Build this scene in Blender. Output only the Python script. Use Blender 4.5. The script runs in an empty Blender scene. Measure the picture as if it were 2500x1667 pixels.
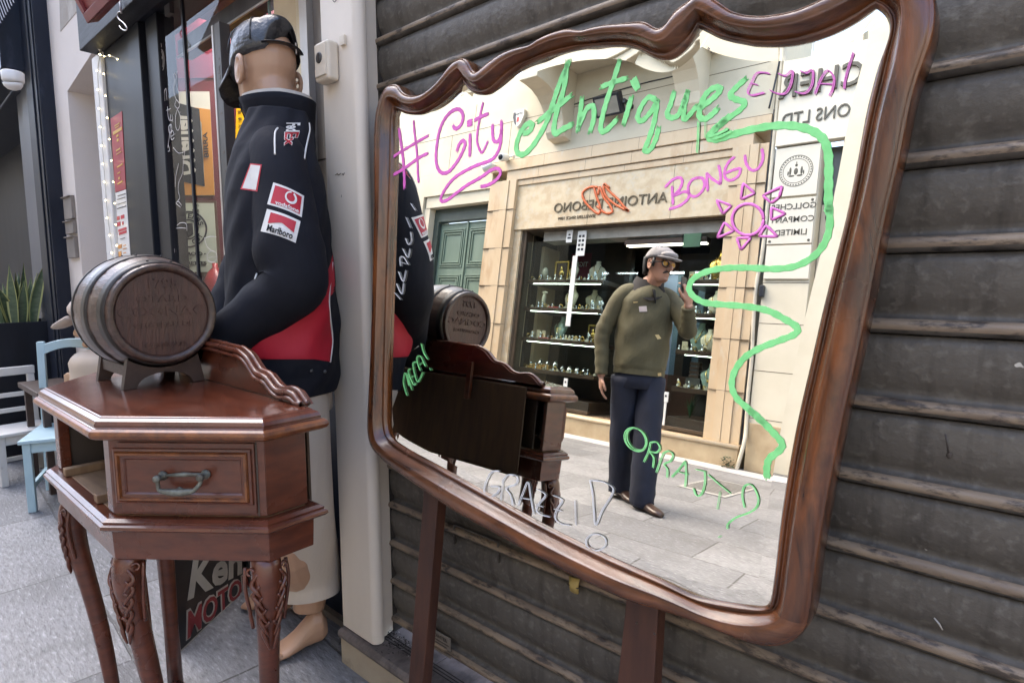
import bpy, bmesh, math, random
from math import sin, cos, pi, radians, sqrt, atan2
from mathutils import Vector, Matrix
from mathutils.bvhtree import BVHTree
random.seed(7)
C = bpy.context.scene
COL = C.collection
V = Vector

# ---------------------------------------------------------------- camera
F, CX, CY = 1450.0, 1250.0, 833.5          # focal length and centre in pixels of the 2500 px wide photograph
CAMZ = 1.08
_l = V((-400 - CX, 683 - CY, F)).normalized()
_Y = 13300.0
_a = -(_l.y * _Y + _l.z * F) / _l.x
_d = V((_a, _Y, F)).normalized()
AX, AZ = -_l, -_d
AY = AZ.cross(AX)
R3 = Matrix((AX, AY, AZ))                   # camera axes (x right, y down, z forward) to world
CAM = V((0, 0, CAMZ))
cd = bpy.data.cameras.new('camera'); co = bpy.data.objects.new('camera', cd); COL.objects.link(co)
_r, _u, _b = R3 @ V((1, 0, 0)), R3 @ V((0, -1, 0)), R3 @ V((0, 0, -1))
co.matrix_world = Matrix(((_r.x, _u.x, _b.x, 0), (_r.y, _u.y, _b.y, 0), (_r.z, _u.z, _b.z, CAMZ), (0, 0, 0, 1)))
cd.sensor_width = 36; cd.lens = 36 * F / 2500; cd.clip_start = 0.02; cd.clip_end = 400
C.camera = co

# ---------------------------------------------------------------- sky, sun, exposure
SUN_EL, SUN_AZ = 58, 292
w = bpy.data.worlds.new('World'); C.world = w; w.use_nodes = True
nt = w.node_tree; bg = nt.nodes['Background']
sk = nt.nodes.new('ShaderNodeTexSky'); sk.sky_type = 'NISHITA'; sk.sun_disc = False
sk.sun_elevation = radians(SUN_EL); sk.sun_rotation = radians(SUN_AZ); sk.air_density = 1.0; sk.dust_density = 3.5; sk.ozone_density = 1.0
nt.links.new(sk.outputs[0], bg.inputs[0]); bg.inputs[1].default_value = 0.15
sl = bpy.data.lights.new('sun', 'SUN'); so = bpy.data.objects.new('sun', sl); COL.objects.link(so)
sl.energy = 0.7; sl.angle = radians(60); sl.color = (1, .96, .9)
SD = V((sin(radians(SUN_AZ)) * cos(radians(SUN_EL)), cos(radians(SUN_AZ)) * cos(radians(SUN_EL)), sin(radians(SUN_EL))))
so.rotation_euler = SD.to_track_quat('Z', 'Y').to_euler()
so.location = (0, 0, 12)
C.view_settings.view_transform = 'Standard'; C.view_settings.look = 'None'; C.view_settings.gamma = 1
C.view_settings.exposure = 2.6
cy = C.cycles
cy.max_bounces = 9; cy.glossy_bounces = 5; cy.transmission_bounces = 6; cy.transparent_max_bounces = 12; cy.diffuse_bounces = 4
cy.caustics_reflective = False; cy.caustics_refractive = False; cy.use_denoising = True

# ---------------------------------------------------------------- picture <-> place
ZO = {'A': (900, 0, 800/2352), 'B': (950, 250, 350/2033), 'z5': (1700, 0, 800/2352), 'r6': (900, 500, 800/2352), 'r7': (1500, 500, 800/2352),
      'z8': (900, 1000, 1000/2351), 'zb': (1300, 1000, 600/2352), 's2': (900, 0, 500/2352), 's3': (1350, 0, 500/2352), 's4': (1800, 0, 520/2038),
      'S6': (1500, 380, 450/2352), 'q': (1700, 1000, 800/1881), 'r2': (2000, 500, 500/1307), 'r3': (2000, 1067, 500/1307), 'q4': (1900, 1300, 600/2352),
      'dr': (230, 1050, 450/2016), 'mz': (940, 560, 440/1568), 'man': (1380, 580, 360/1660), 'px': (0, 0, 1), 'L1': (0, 0, 900/2352),
      'L3': (0, 1067, 900/2352), 'jk': (540, 250, 300/1568), 'sh': (200, 0, 400/1568), 'sh2': (200, 350, 400/1792), 'lt': (0, 0, 400/2091), 'ch': (0, 800, 350/1098), 'w1': (1250, 560, 270/1924), 'w2': (1250, 760, 270/1628), 'cap': (500, 0, 300/1568)}
def P(z, *pts):
    x0, y0, s = ZO[z]
    return [(x0 + x * s, y0 + y * s) for x, y in pts]
def ray(p): return (R3 @ V((p[0] - CX, p[1] - CY, F))).normalized()
def hit(p, n, d):
    r = ray(p); n = V(n); return CAM + r * ((d - n.dot(CAM)) / n.dot(r))
def onX(p, d): return hit(p, (1, 0, 0), d)
def onY(p, d): return hit(p, (0, 1, 0), d)
def onZ(p, d): return hit(p, (0, 0, 1), d)
def at(x, y, depth): return CAM + R3 @ V(((x - CX) / F * depth, (y - CY) / F * depth, depth))
def proj(p):
    c = R3.transposed() @ (V(p) - CAM); return (CX + F * c.x / c.z, CY + F * c.y / c.z)
PHI = radians(5.0); YM = 0.86                 # the leaning mirror's plane
NM = V((0, -cos(PHI), sin(PHI))); OM = V((0, YM, CAMZ)); UM = V((1, 0, 0)); VM = V((0, sin(PHI), cos(PHI)))
def onM(p, off=0.0):
    r = ray(p); o = OM + NM * off; return CAM + r * (NM.dot(o - CAM) / NM.dot(r))
def mh(p, n, d):                               # what the mirror shows at p, on the real plane n.x = d
    r = ray(p); q = CAM + r * (NM.dot(OM - CAM) / NM.dot(r)); r2 = r - 2 * r.dot(NM) * NM
    n = V(n); return q + r2 * ((d - n.dot(q)) / n.dot(r2))
def mY(p, d): return mh(p, (0, 1, 0), d)
YF = -4.70                                     # face of the houses across the street

# ---------------------------------------------------------------- materials
def nd(t, kind, **kw):
    n = t.nodes.new(kind)
    for k, v in kw.items():
        if k in n.inputs: n.inputs[k].default_value = v
        else: setattr(n, k, v)
    return n
def base(name):
    m = bpy.data.materials.new(name); m.use_nodes = True
    t = m.node_tree; return m, t, t.nodes['Principled BSDF']
def c4(c): return (c[0], c[1], c[2], 1)
def noise(t, scale, stretch, detail=6, rough=.55, co_=None, dist=0):
    tc = nd(t, 'ShaderNodeTexCoord'); mp = nd(t, 'ShaderNodeMapping'); mp.inputs['Scale'].default_value = stretch
    t.links.new(tc.outputs['Object'], mp.inputs[0])
    n = nd(t, 'ShaderNodeTexNoise', Scale=scale, Detail=detail, Roughness=rough, Distortion=dist)
    t.links.new(mp.outputs[0], n.inputs[0]); return n
def ramp(t, src, stops):
    r = nd(t, 'ShaderNodeValToRGB'); e = r.color_ramp.elements
    while len(e) < len(stops): e.new(.5)
    for el, (p_, c) in zip(e, stops): el.position = p_; el.color = c4(c)
    t.links.new(src, r.inputs[0]); return r
def mix(t, a, b, fac):
    m = nd(t, 'ShaderNodeMix', data_type='RGBA')
    for s, i in ((fac, 0), (a, 6), (b, 7)):
        if hasattr(s, 'links') or hasattr(s, 'is_linked'): t.links.new(s, m.inputs[i])
        else: m.inputs[i].default_value = s if i == 0 else c4(s)
    return m.outputs[2]
MC = {}
def mat(name, c1, c2=None, rough=.5, scale=6, stretch=(1, 1, 1), detail=6, pos=(.35, .65), bump=0, bscale=90, bstretch=(1, 1, 1), metal=0,
        coat=0, spec=.5, dirt=None, rvar=0, dist=0, sheen=0):
    if name in MC: return MC[name]
    m, t, b = base(name)
    c2 = c2 or tuple(x * .75 for x in c1)
    n = noise(t, scale, stretch, detail, dist=dist)
    col = ramp(t, n.outputs[0], [(pos[0], c1), (pos[1], c2)]).outputs[0]
    if dirt:
        for dc, ds, lo, hi, dst in dirt:
            dn = noise(t, ds, dst, 8, .65)
            k = ramp(t, dn.outputs[0], [(lo, (0, 0, 0)), (hi, (1, 1, 1))])
            col = mix(t, col, dc, k.outputs[0])
    t.links.new(col, b.inputs['Base Color'])
    b.inputs['Roughness'].default_value = rough; b.inputs['Metallic'].default_value = metal
    b.inputs['Coat Weight'].default_value = coat; b.inputs['Coat Roughness'].default_value = .15; b.inputs['Specular IOR Level'].default_value = spec
    if sheen: b.inputs['Sheen Weight'].default_value = sheen
    if rvar:
        rn = noise(t, scale * 1.7, (1, 1, 1), 5); rr = nd(t, 'ShaderNodeMapRange')
        rr.inputs[3].default_value = max(0, rough - rvar); rr.inputs[4].default_value = min(1, rough + rvar)
        rr.inputs[1].default_value = .3; rr.inputs[2].default_value = .7
        t.links.new(rn.outputs[0], rr.inputs[0]); t.links.new(rr.outputs[0], b.inputs['Roughness'])
    if bump:
        bn = noise(t, bscale, bstretch, 4); bp = nd(t, 'ShaderNodeBump', Strength=min(1, bump), Distance=.002 * max(1, bump))
        t.links.new(bn.outputs[0], bp.inputs['Height']); t.links.new(bp.outputs[0], b.inputs['Normal'])
    MC[name] = m; return m
def emit(name, c, s):
    if name in MC: return MC[name]
    m, t, b = base(name); b.inputs['Base Color'].default_value = c4(c); b.inputs['Emission Color'].default_value = c4(c); b.inputs['Emission Strength'].default_value = s
    MC[name] = m; return m
def glassy(name, tint=(1, 1, 1), refl=1.0, film=0.0, filmc=(.6, .62, .62)):
    if name in MC: return MC[name]
    m = bpy.data.materials.new(name); m.use_nodes = True; t = m.node_tree; t.nodes.clear()
    o = nd(t, 'ShaderNodeOutputMaterial'); tr = nd(t, 'ShaderNodeBsdfTransparent'); tr.inputs[0].default_value = c4(tint)
    gl = nd(t, 'ShaderNodeBsdfGlossy', Roughness=0.01); gl.inputs[0].default_value = (refl, refl, refl, 1); lw = nd(t, 'ShaderNodeLayerWeight', Blend=.5); pw = nd(t, 'ShaderNodeMath', operation='POWER'); pw.inputs[1].default_value = 5.0; t.links.new(lw.outputs['Facing'], pw.inputs[0]); fr = nd(t, 'ShaderNodeMath', operation='MULTIPLY_ADD'); fr.inputs[1].default_value = .94; fr.inputs[2].default_value = .05; t.links.new(pw.outputs[0], fr.inputs[0])
    mx = nd(t, 'ShaderNodeMixShader'); t.links.new(fr.outputs[0], mx.inputs[0]); t.links.new(tr.outputs[0], mx.inputs[1]); t.links.new(gl.outputs[0], mx.inputs[2])
    out = mx
    if film:
        df = nd(t, 'ShaderNodeBsdfDiffuse'); df.inputs[0].default_value = c4(filmc)
        m2 = nd(t, 'ShaderNodeMixShader'); nn = noise(t, 3, (1, 1, .35), 6); k = nd(t, 'ShaderNodeMapRange'); k.inputs[1].default_value = .4; k.inputs[2].default_value = .75; k.inputs[4].default_value = film
        t.links.new(nn.outputs[0], k.inputs[0]); t.links.new(k.outputs[0], m2.inputs[0]); t.links.new(mx.outputs[0], m2.inputs[1]); t.links.new(df.outputs[0], m2.inputs[2]); out = m2
    t.links.new(out.outputs[0], o.inputs[0]); MC[name] = m; return m

WOODF = mat('mahogany frame', (.155, .055, .021), (.045, .015, .006), .24, 3.0, (2.2, 9, 9), 8, (.36, .66), .25, 60, (1, 8, 8), coat=.35, dirt=[((.035, .013, .008), 5, .56, .70, (1, 1, 1))], rvar=.08, dist=1.2)
WOODFV = mat('mahogany frame upright', (.15, .046, .013), (.036, .0115, .005), .22, 3.0, (10, 10, 2.0), 8, (.36, .66), .25, 60, (8, 8, 1), coat=.35, dirt=[((.035, .013, .008), 5, .56, .70, (1, 1, 1))], rvar=.08, dist=1.2)
POST = mat('brown stained post', (.072, .025, .013), (.043, .015, .009), .5, 5, (9, 9, 1.2), 6, bump=.2, dirt=[((.28, .22, .17), 22, .72, .8, (1, 1, 1))])
CAB = mat('red brown cabinet wood', (.115, .030, .0135), (.068, .0175, .0085), .3, 4, (5, 5, 16), 8, bump=.15, bscale=40, bstretch=(2, 2, 20), coat=.25, rvar=.08, dirt=[((.045, .014, .011), 3, .56, .72, (1, 1, 1))])
CABTOP = mat('worn cabinet top wood', (.112, .031, .016), (.066, .018, .010), .2, 3, (3, 12, 3), 8, bump=.1, coat=.5, rvar=.12, dirt=[((.15, .072, .05), 2.2, .5, .75, (1, 3, 1)), ((.34, .26, .22), 60, .77, .82, (1, .4, 1))])
CABEDGE = mat('orange worn moulding', (.20, .066, .018), (.082, .024, .010), .33, 12, (4, 4, 4), 6, coat=.2)
RAWWOOD = mat('raw pale wood', (.22, .135, .07), (.15, .085, .045), .75, 6, (2, 12, 2))
PLY = mat('brown back board', (.062, .034, .015), (.036, .018, .009), .7, 4, (14, 4, 2))
BARREL = mat('dark oak barrel', (.072, .038, .027), (.034, .019, .015), .38, 6, (1.5, 14, 14), 8, bump=.5, bscale=30, bstretch=(1, 10, 10), coat=.15, rvar=.12, dirt=[((.10, .062, .05), 9, .58, .74, (1, 4, 4))])
BHEAD = mat('barrel head oak', (.080, .034, .024), (.042, .018, .014), .45, 8, (4, 22, 2), 8, bump=.8, bscale=60, bstretch=(1, 5, 1), rvar=.1, dirt=[((.105, .068, .05), 11, .6, .76, (1, 1, 1))])
BSTAND = mat('dark stand wood', (.052, .030, .022), (.030, .017, .013), .5, 8, (4, 4, 4), bump=.3)
HOOP = mat('black iron hoop', (.022, .02, .02), (.04, .035, .033), .42, 20, bump=.2, metal=.5)
PILLAR = mat('cream painted pillar', (.66, .585, .50), (.60, .53, .45), .5, 3, (2, 2, .6), bump=.25, bscale=50, dirt=[((.40, .33, .26), 2.0, .58, .80, (1, 1, .5)), ((.16, .12, .09), 38, .72, .79, (1, 1, .7))])
LEDGE = mat('stone doorstep', (.40, .34, .25), (.33, .27, .20), .7, 6, bump=.5, dirt=[((.10, .085, .07), 8, .52, .72, (1, 1, 1))])
LEDGETOP = mat('grimy step tile', (.26, .215, .19), (.16, .13, .12), .55, 5, (1, 1, 1), bump=.4, dirt=[((.035, .028, .024), 6, .42, .66, (1.6, 1, 1))])
GRIME = mat('leaf litter', (.035, .027, .022), (.015, .012, .010), .9, 30, bump=.6)
PALE = mat('pale scrap', (.45, .42, .38), (.3, .28, .25), .6)
CREAMPL = mat('cream plastic', (.60, .53, .43), (.56, .49, .40), .42, 5, dirt=[((.35, .28, .2), 14, .62, .8, (1, 1, 1))])
DARKHOLE = mat('dark brown hole', (.06, .045, .035), rough=.5)
def shutter_mat():
    m, t, b = base('galvanised roller shutter')
    n = noise(t, 2.2, (1, 1, 2), 8); n2 = noise(t, 70, (1, 1, 1), 3); n3 = noise(t, 5, (7, 1, .8), 7)
    a = ramp(t, n.outputs[0], [(.3, (.066, .057, .047)), (.7, (.112, .098, .082))]).outputs[0]
    k = ramp(t, n3.outputs[0], [(.50, (0, 0, 0)), (.74, (.75, .75, .75))]).outputs[0]
    a = mix(t, a, (.030, .024, .019), k)
    n4 = noise(t, 24, (1, 1, 1), 5); a = mix(t, a, (.15, .135, .115), ramp(t, n4.outputs[0], [(.52, (0, 0, 0)), (.76, (.35, .35, .35))]).outputs[0]); a = mix(t, a, (.028, .023, .019), ramp(t, n4.outputs[0], [(.28, (.35, .35, .35)), (.46, (0, 0, 0))]).outputs[0])
    a = mix(t, a, (.16, .145, .125), ramp(t, n2.outputs[0], [(.54, (0, 0, 0)), (.74, (.7, .7, .7))]).outputs[0])
    ns = noise(t, 42, (1, 1, 1), 2); a = mix(t, a, (.5, .47, .42), ramp(t, ns.outputs[0], [(.775, (0, 0, 0)), (.80, (1, 1, 1))]).outputs[0])
    t.links.new(a, b.inputs['Base Color']); b.inputs['Roughness'].default_value = .56; b.inputs['Metallic'].default_value = .15
    bp = nd(t, 'ShaderNodeBump', Strength=.6, Distance=.003); t.links.new(n2.outputs[0], bp.inputs['Height']); t.links.new(bp.outputs[0], b.inputs['Normal'])
    return m
SHUT = shutter_mat()
RIB = mat('worn brown shutter rib', (.25, .185, .125), (.16, .115, .08), .5, 9, (1.2, 2, 6), 8, bump=.5, bscale=120, dirt=[((.05, .036, .027), 26, .50, .62, (1, 2, 3.2))])
RIBLOW = mat('grey shutter rib lip', (.10, .088, .075), (.052, .044, .037), .55, 16, (1, 2, 3), dirt=[((.02, .016, .013), 30, .5, .66, (1, 1, 2))])
def ground_mat():
    m, t, b = base('grey paving slabs')
    tc = nd(t, 'ShaderNodeTexCoord'); mp = nd(t, 'ShaderNodeMapping'); mp.inputs['Rotation'].default_value = (0, 0, radians(4)); mp.inputs['Location'].default_value = (.12, .07, 0)
    wn = noise(t, 2.5, (1, 1, 1), 4); wm = nd(t, 'ShaderNodeVectorMath', operation='SCALE'); wm.inputs[3].default_value = .035; wa = nd(t, 'ShaderNodeVectorMath', operation='ADD')
    t.links.new(wn.outputs[1], wm.inputs[0]); t.links.new(tc.outputs['Object'], mp.inputs[0]); t.links.new(mp.outputs[0], wa.inputs[0]); t.links.new(wm.outputs[0], wa.inputs[1])
    br = nd(t, 'ShaderNodeTexBrick', Scale=1.0); br.inputs['Brick Width'].default_value = .74; br.inputs['Row Height'].default_value = .43; br.inputs['Mortar Size'].default_value = .0045; br.inputs['Mortar Smooth'].default_value = .3; br.inputs['Bias'].default_value = 0
    br.offset = .37; br.inputs['Color1'].default_value = (.125, .124, .130, 1); br.inputs['Color2'].default_value = (.205, .202, .208, 1); br.inputs['Mortar'].default_value = (.075, .07, .066, 1)
    t.links.new(wa.outputs[0], br.inputs[0])
    mo = noise(t, 4, (1, 1, 1), 8); st = noise(t, 1.1, (1, 1.4, 1), 6)
    a = mix(t, br.outputs[0], (.085, .082, .082), ramp(t, mo.outputs[0], [(.46, (0, 0, 0)), (.78, (.7, .7, .7))]).outputs[0])
    a = mix(t, a, (.27, .27, .275), ramp(t, st.outputs[0], [(.5, (0, 0, 0)), (.75, (.6, .6, .6))]).outputs[0])
    mp2 = nd(t, 'ShaderNodeMapping'); mp2.inputs['Rotation'].default_value = (0, 0, radians(38)); mp2.inputs['Scale'].default_value = (26, 95, 60); t.links.new(tc.outputs['Object'], mp2.inputs[0])
    ch = nd(t, 'ShaderNodeTexNoise', Scale=1.0, Detail=5.0, Roughness=.65); t.links.new(mp2.outputs[0], ch.inputs[0])
    a = mix(t, a, (.10, .098, .10), ramp(t, ch.outputs[0], [(.30, (.95, .95, .95)), (.50, (0, 0, 0))]).outputs[0])
    a = mix(t, a, (.42, .42, .43), ramp(t, ch.outputs[0], [(.56, (0, 0, 0)), (.74, (.75, .75, .75))]).outputs[0])
    t.links.new(a, b.inputs['Base Color']); b.inputs['Roughness'].default_value = .62
    hm = nd(t, 'ShaderNodeMath', operation='SUBTRACT'); t.links.new(ch.outputs[0], hm.inputs[0]); t.links.new(br.outputs[1], hm.inputs[1])
    bp = nd(t, 'ShaderNodeBump', Strength=.8, Distance=.006); t.links.new(hm.outputs[0], bp.inputs['Height']); t.links.new(bp.outputs[0], b.inputs['Normal'])
    return m
GROUND = ground_mat()
TRAV = mat('warm travertine', (.58, .45, .30), (.49, .36, .225), .4, 2.2, (1, 1, .5), 8, (.3, .7), .2, 40, dirt=[((.40, .25, .13), 1.6, .55, .75, (1.6, 1, .5)), ((.52, .44, .33), 9, .56, .72, (1, 1, .4))])
TRAVP = mat('mottled travertine panel', (.58, .475, .325), (.48, .365, .23), .4, 7, (1, 1, 1), 8, (.38, .6), .2, 40, dirt=[((.52, .45, .34), 12, .52, .66, (1, 1, 1))])
LIME = mat('pale limestone', (.60, .545, .435), (.54, .485, .375), .75, 2, bump=.5, dirt=[((.42, .35, .26), 1.1, .62, .8, (1, 1, 1)), ((.25, .2, .15), 26, .74, .8, (1, 1, 1))])
LIMELOW = mat('weathered limestone base', (.42, .33, .21), (.30, .22, .13), .8, 4, bump=.6, dirt=[((.18, .13, .08), 3, .6, .8, (1, 1, 1))])
JOINT_SHADE = mat('dark joint and shadow line', (.10, .075, .05), rough=.8)
CREAMW = mat('cream rendered wall', (.64, .575, .53), (.60, .535, .49), .7, 2, bump=.4, dirt=[((.48, .42, .38), 1.2, .6, .8, (1, 1, .5))])
PLASTER = mat('bare grey plaster', (.36, .325, .29), (.30, .265, .23), .85, 5, bump=1, bscale=40, dirt=[((.23, .19, .155), 2.2, .5, .7, (1, 1, 1)), ((.48, .45, .42), 1.3, .55, .62, (1, 1, .7))])
NAVY = mat('navy painted timber', (.013, .017, .029), (.008, .0105, .019), .45, 5, (2, 2, .6), bump=.15, spec=.25, dirt=[((.06, .07, .10), 4, .6, .85, (1, 1, .4))])
SLATE = mat('slate blue painted column', (.075, .083, .105), (.05, .057, .076), .4, 3, (1, 1, .4))
BLACK = mat('black painted frame', (.007, .008, .012), (.012, .014, .02), .45, 4, (2, 2, .5), spec=.22, dirt=[((.08, .085, .10), 12, .66, .8, (1, 1, .3))])
BLACKF = mat('grainy black fascia', (.028, .030, .038), (.012, .013, .019), .55, 12, (.6, 3, 6), bump=.5, spec=.25)
WHITE = mat('white paint', (.70, .68, .66), (.64, .62, .6), .5, 3)
REDWALL = mat('dark red shop wall', (.115, .012, .022), (.085, .009, .017), .55, 3)
REDSIGN = mat('dark red sign', (.21, .032, .036), (.15, .022, .028), .5, 6)
STEEL = mat('dull grey steel', (.085, .082, .08), (.06, .058, .056), .5, 14, (2, 2, .5), metal=.4, dirt=[((.02, .018, .016), 34, .70, .76, (1, 1, .8))])
STEELHI = mat('bright steel edge', (.48, .45, .42), rough=.35, metal=.5)
CEIL = mat('grey shop ceiling', (.30, .27, .29), (.25, .225, .25), .7, 3)
MARBLE = mat('yellow marble', (.47, .36, .20), (.37, .265, .135), .25, 3, (1, 1, .6), 8, (.35, .65), dirt=[((.23, .15, .07), 2.6, .58, .64, (1, 1, .7))], dist=1.5)
MARBLEB = mat('brown grey marble', (.19, .155, .125), (.12, .098, .08), .3, 4, (1, 1, .5), 8)
GREENW = mat('sage green door paint', (.165, .225, .175), (.14, .195, .15), .45, 4, (2, 2, .6))
GREEND = mat('dark green lintel paint', (.055, .075, .065), rough=.45)
MIRROR = bpy.data.materials.new('mirror silver'); MIRROR.use_nodes = True
_b = MIRROR.node_tree.nodes['Principled BSDF']; _b.inputs['Base Color'].default_value = (.95, .92, .82, 1); _b.inputs['Metallic'].default_value = 1; _b.inputs['Roughness'].default_value = 0
def plain(name, c, rough=.5, metal=0, coat=0): return mat(name, c, tuple(x * .9 for x in c), rough, 5, metal=metal, coat=coat)

# ---------------------------------------------------------------- mesh helpers
def frame_of(d):
    d = V(d).normalized(); a = V((0, 0, 1)) if abs(d.z) < .9 else V((1, 0, 0))
    x = a.cross(d).normalized(); return x, d.cross(x).normalized()
def smoothpath(pts, n=6):                      # Catmull-Rom
    pts = [V(p) for p in pts]
    if len(pts) < 3: return pts
    o = []
    for i in range(len(pts) - 1):
        p0, p1, p2, p3 = pts[max(i - 1, 0)], pts[i], pts[i + 1], pts[min(i + 2, len(pts) - 1)]
        for k in range(n):
            u = k / n
            o.append(.5 * ((2 * p1) + (p2 - p0) * u + (2 * p0 - 5 * p1 + 4 * p2 - p3) * u * u + (3 * p1 - p0 - 3 * p2 + p3) * u ** 3))
    return o + [pts[-1]]
TXT = {}
def textmesh(s, extrude, bold):
    k = (s, extrude, bold)
    if k not in TXT:
        cu = bpy.data.curves.new('t', 'FONT'); cu.body = s; cu.size = 1; cu.extrude = extrude; cu.offset = bold; cu.resolution_u = 3; cu.align_x = 'CENTER'
        ob = bpy.data.objects.new('t', cu); COL.objects.link(ob); bpy.context.view_layer.update()
        me = bpy.data.meshes.new_from_object(ob.evaluated_get(bpy.context.evaluated_depsgraph_get()))
        TXT[k] = ([v.co.copy() for v in me.vertices], [tuple(p.vertices) for p in me.polygons])
        bpy.data.objects.remove(ob); bpy.data.curves.remove(cu); bpy.data.meshes.remove(me)
    return TXT[k]
XF = [None]
def xf(p): return CAM + (V(p) - CAM) * XF[0] if XF[0] else V(p)
class MB:
    def __init__(s, smooth=False): s.v = []; s.f = []; s.mi = []; s.sm = []; s.m = 0; s.s = smooth
    def add(s, vs, fs):
        o = len(s.v); s.v += [V(v) for v in vs]
        for f in fs: s.f.append(tuple(i + o for i in f)); s.mi.append(s.m); s.sm.append(s.s)
        return s
    def box(s, x0, x1, y0, y1, z0, z1):
        return s.add([(x, y, z) for z in (z0, z1) for y in (y0, y1) for x in (x0, x1)], [(0, 2, 3, 1), (4, 5, 7, 6), (0, 1, 5, 4), (2, 6, 7, 3), (0, 4, 6, 2), (1, 3, 7, 5)])
    def obox(s, o, ex, ey, ez):                # box from a corner and three edges
        o, ex, ey, ez = V(o), V(ex), V(ey), V(ez)
        return s.add([o + ex * a + ey * b + ez * c for c in (0, 1) for b in (0, 1) for a in (0, 1)], [(0, 2, 3, 1), (4, 5, 7, 6), (0, 1, 5, 4), (2, 6, 7, 3), (0, 4, 6, 2), (1, 3, 7, 5)])
    def extr(s, poly, vec):
        n = len(poly); vec = V(vec); p = [V(q) for q in poly]
        return s.add(p + [q + vec for q in p], [tuple(range(n))[::-1], tuple(range(n, 2 * n))] + [(i, (i + 1) % n, n + (i + 1) % n, n + i) for i in range(n)])
    def prism(s, poly, z0, z1): return s.extr([(x, y, z0) for x, y in poly], (0, 0, z1 - z0))
    def loft(s, rings, closed=True, cap=True, loop=False):
        n = len(rings[0]); vs = [p for r in rings for p in r]; fs = []
        m = len(rings)
        for i in range(m if loop else m - 1):
            j = (i + 1) % m
            for k in range(n if closed else n - 1):
                l = (k + 1) % n; fs.append((i * n + k, i * n + l, j * n + l, j * n + k))
        if cap and closed and not loop: fs += [tuple(range(n))[::-1], tuple((m - 1) * n + k for k in range(n))]
        return s.add(vs, fs)
    def tube(s, path, r, n=10, flat=1.0, up=None, cap=True, loop=False):
        path = [V(p) for p in path]; m = len(path); rings = []; x = None
        for i, p in enumerate(path):
            a, b = (path[i - 1], path[(i + 1) % m]) if loop else (path[max(i - 1, 0)], path[min(i + 1, m - 1)])
            d = (b - a).normalized()
            if x is None: x = V(up).cross(d).normalized() if up is not None else frame_of(d)[0]
            x = (x - d * x.dot(d)).normalized(); y = d.cross(x)
            q = r(i / max(1, m - 1)) if callable(r) else (r[i] if isinstance(r, list) else r)
            rx, ry = q if isinstance(q, tuple) else (q, q * flat)
            rings.append([p + x * (rx * cos(2 * pi * k / n)) + y * (ry * sin(2 * pi * k / n)) for k in range(n)])
        return s.loft(rings, cap=cap, loop=loop)
    def lathe(s, prof, o, axis=(0, 0, 1), n=32, cap=True):
        d = V(axis).normalized(); x, y = frame_of(d); o = V(o)
        return s.loft([[o + d * h + x * (r * cos(2 * pi * k / n)) + y * (r * sin(2 * pi * k / n)) for k in range(n)] for r, h in prof], cap=cap)
    def ball(s, c, r, n=14, axes=None):
        c = V(c); rx, ry, rz = r if isinstance(r, (tuple, list)) else (r, r, r); ax = axes or (V((1, 0, 0)), V((0, 1, 0)), V((0, 0, 1)))
        return s.loft([[c + ax[0] * (rx * sin(a) * cos(2 * pi * k / n)) + ax[1] * (ry * sin(a) * sin(2 * pi * k / n)) - ax[2] * (rz * cos(a)) for k in range(n)] for a in [pi * (.02 + .96 * i / (n // 2)) for i in range(n // 2 + 1)]])
    def quad(s, a, b, c, d): return s.add([a, b, c, d], [(0, 1, 2, 3)])
    def text(s, t, o, r, u, size, depth=.002, bold=0.0, xs=1.0, fn=None):
        vs, fs = textmesh(t, .5, bold); r, u = V(r).normalized(), V(u).normalized(); n = r.cross(u); o = V(o)
        if fn: return s.add([fn(v.x * size * xs, v.y * size, v.z * 2 * depth) for v in vs], fs)
        return s.add([o + r * (v.x * size * xs) + u * (v.y * size) + n * ((v.z + .5) * depth) for v in vs], fs)
    def stroke(s, pts, wd, n, h=.0012, sm=5):    # a rounded paint stroke lying on a plane with normal n
        pts = smoothpath(pts, sm) if sm else [V(p) for p in pts]; n = V(n); m = len(pts); rings = []
        for i, p in enumerate(pts):
            d = (pts[min(i + 1, m - 1)] - pts[max(i - 1, 0)]); d = d.normalized() if d.length > 1e-9 else V((1, 0, 0)); x = n.cross(d).normalized()
            k = wd * .5 * (.55 if i in (0, m - 1) else 1) * (1 + .12 * sin(i * 1.9 + wd * 4000))
            rings.append([p - x * k, p - x * k * .93 + n * h, p + x * k * .93 + n * h, p + x * k])
        return s.loft(rings)
    def build(s, name, mats, parent=None, loc=None, bevel=0, segs=2, sub=0, auto=None, weld=False, norm=True):
        mats = mats if isinstance(mats, (list, tuple)) else [mats]
        if XF[0]: s.v = [xf(v) for v in s.v]
        off = V((0, 0, 0)); q = parent
        while q is not None: off += q.location; q = q.parent
        if parent is None:
            if loc is None:
                xs = [v.x for v in s.v]; ys = [v.y for v in s.v]; loc = V(((min(xs) + max(xs)) / 2, (min(ys) + max(ys)) / 2, min(v.z for v in s.v)))
            off = V(loc)
        me = bpy.data.meshes.new(name); me.from_pydata([v - off for v in s.v], [], s.f)
        for m in mats: me.materials.append(m)
        me.polygons.foreach_set('material_index', s.mi); me.polygons.foreach_set('use_smooth', s.sm)
        if norm or weld:
            bm = bmesh.new(); bm.from_mesh(me)
            if weld: bmesh.ops.remove_doubles(bm, verts=bm.verts, dist=1e-5)
            bmesh.ops.recalc_face_normals(bm, faces=bm.faces); bm.to_mesh(me); bm.free()
        o = bpy.data.objects.new(name, me); COL.objects.link(o)
        if parent is None: o.location = off
        else: o.parent = parent
        if bevel:
            b = o.modifiers.new('bevel', 'BEVEL'); b.width = bevel; b.segments = segs; b.limit_method = 'ANGLE'; b.angle_limit = radians(35); b.harden_normals = False
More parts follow.
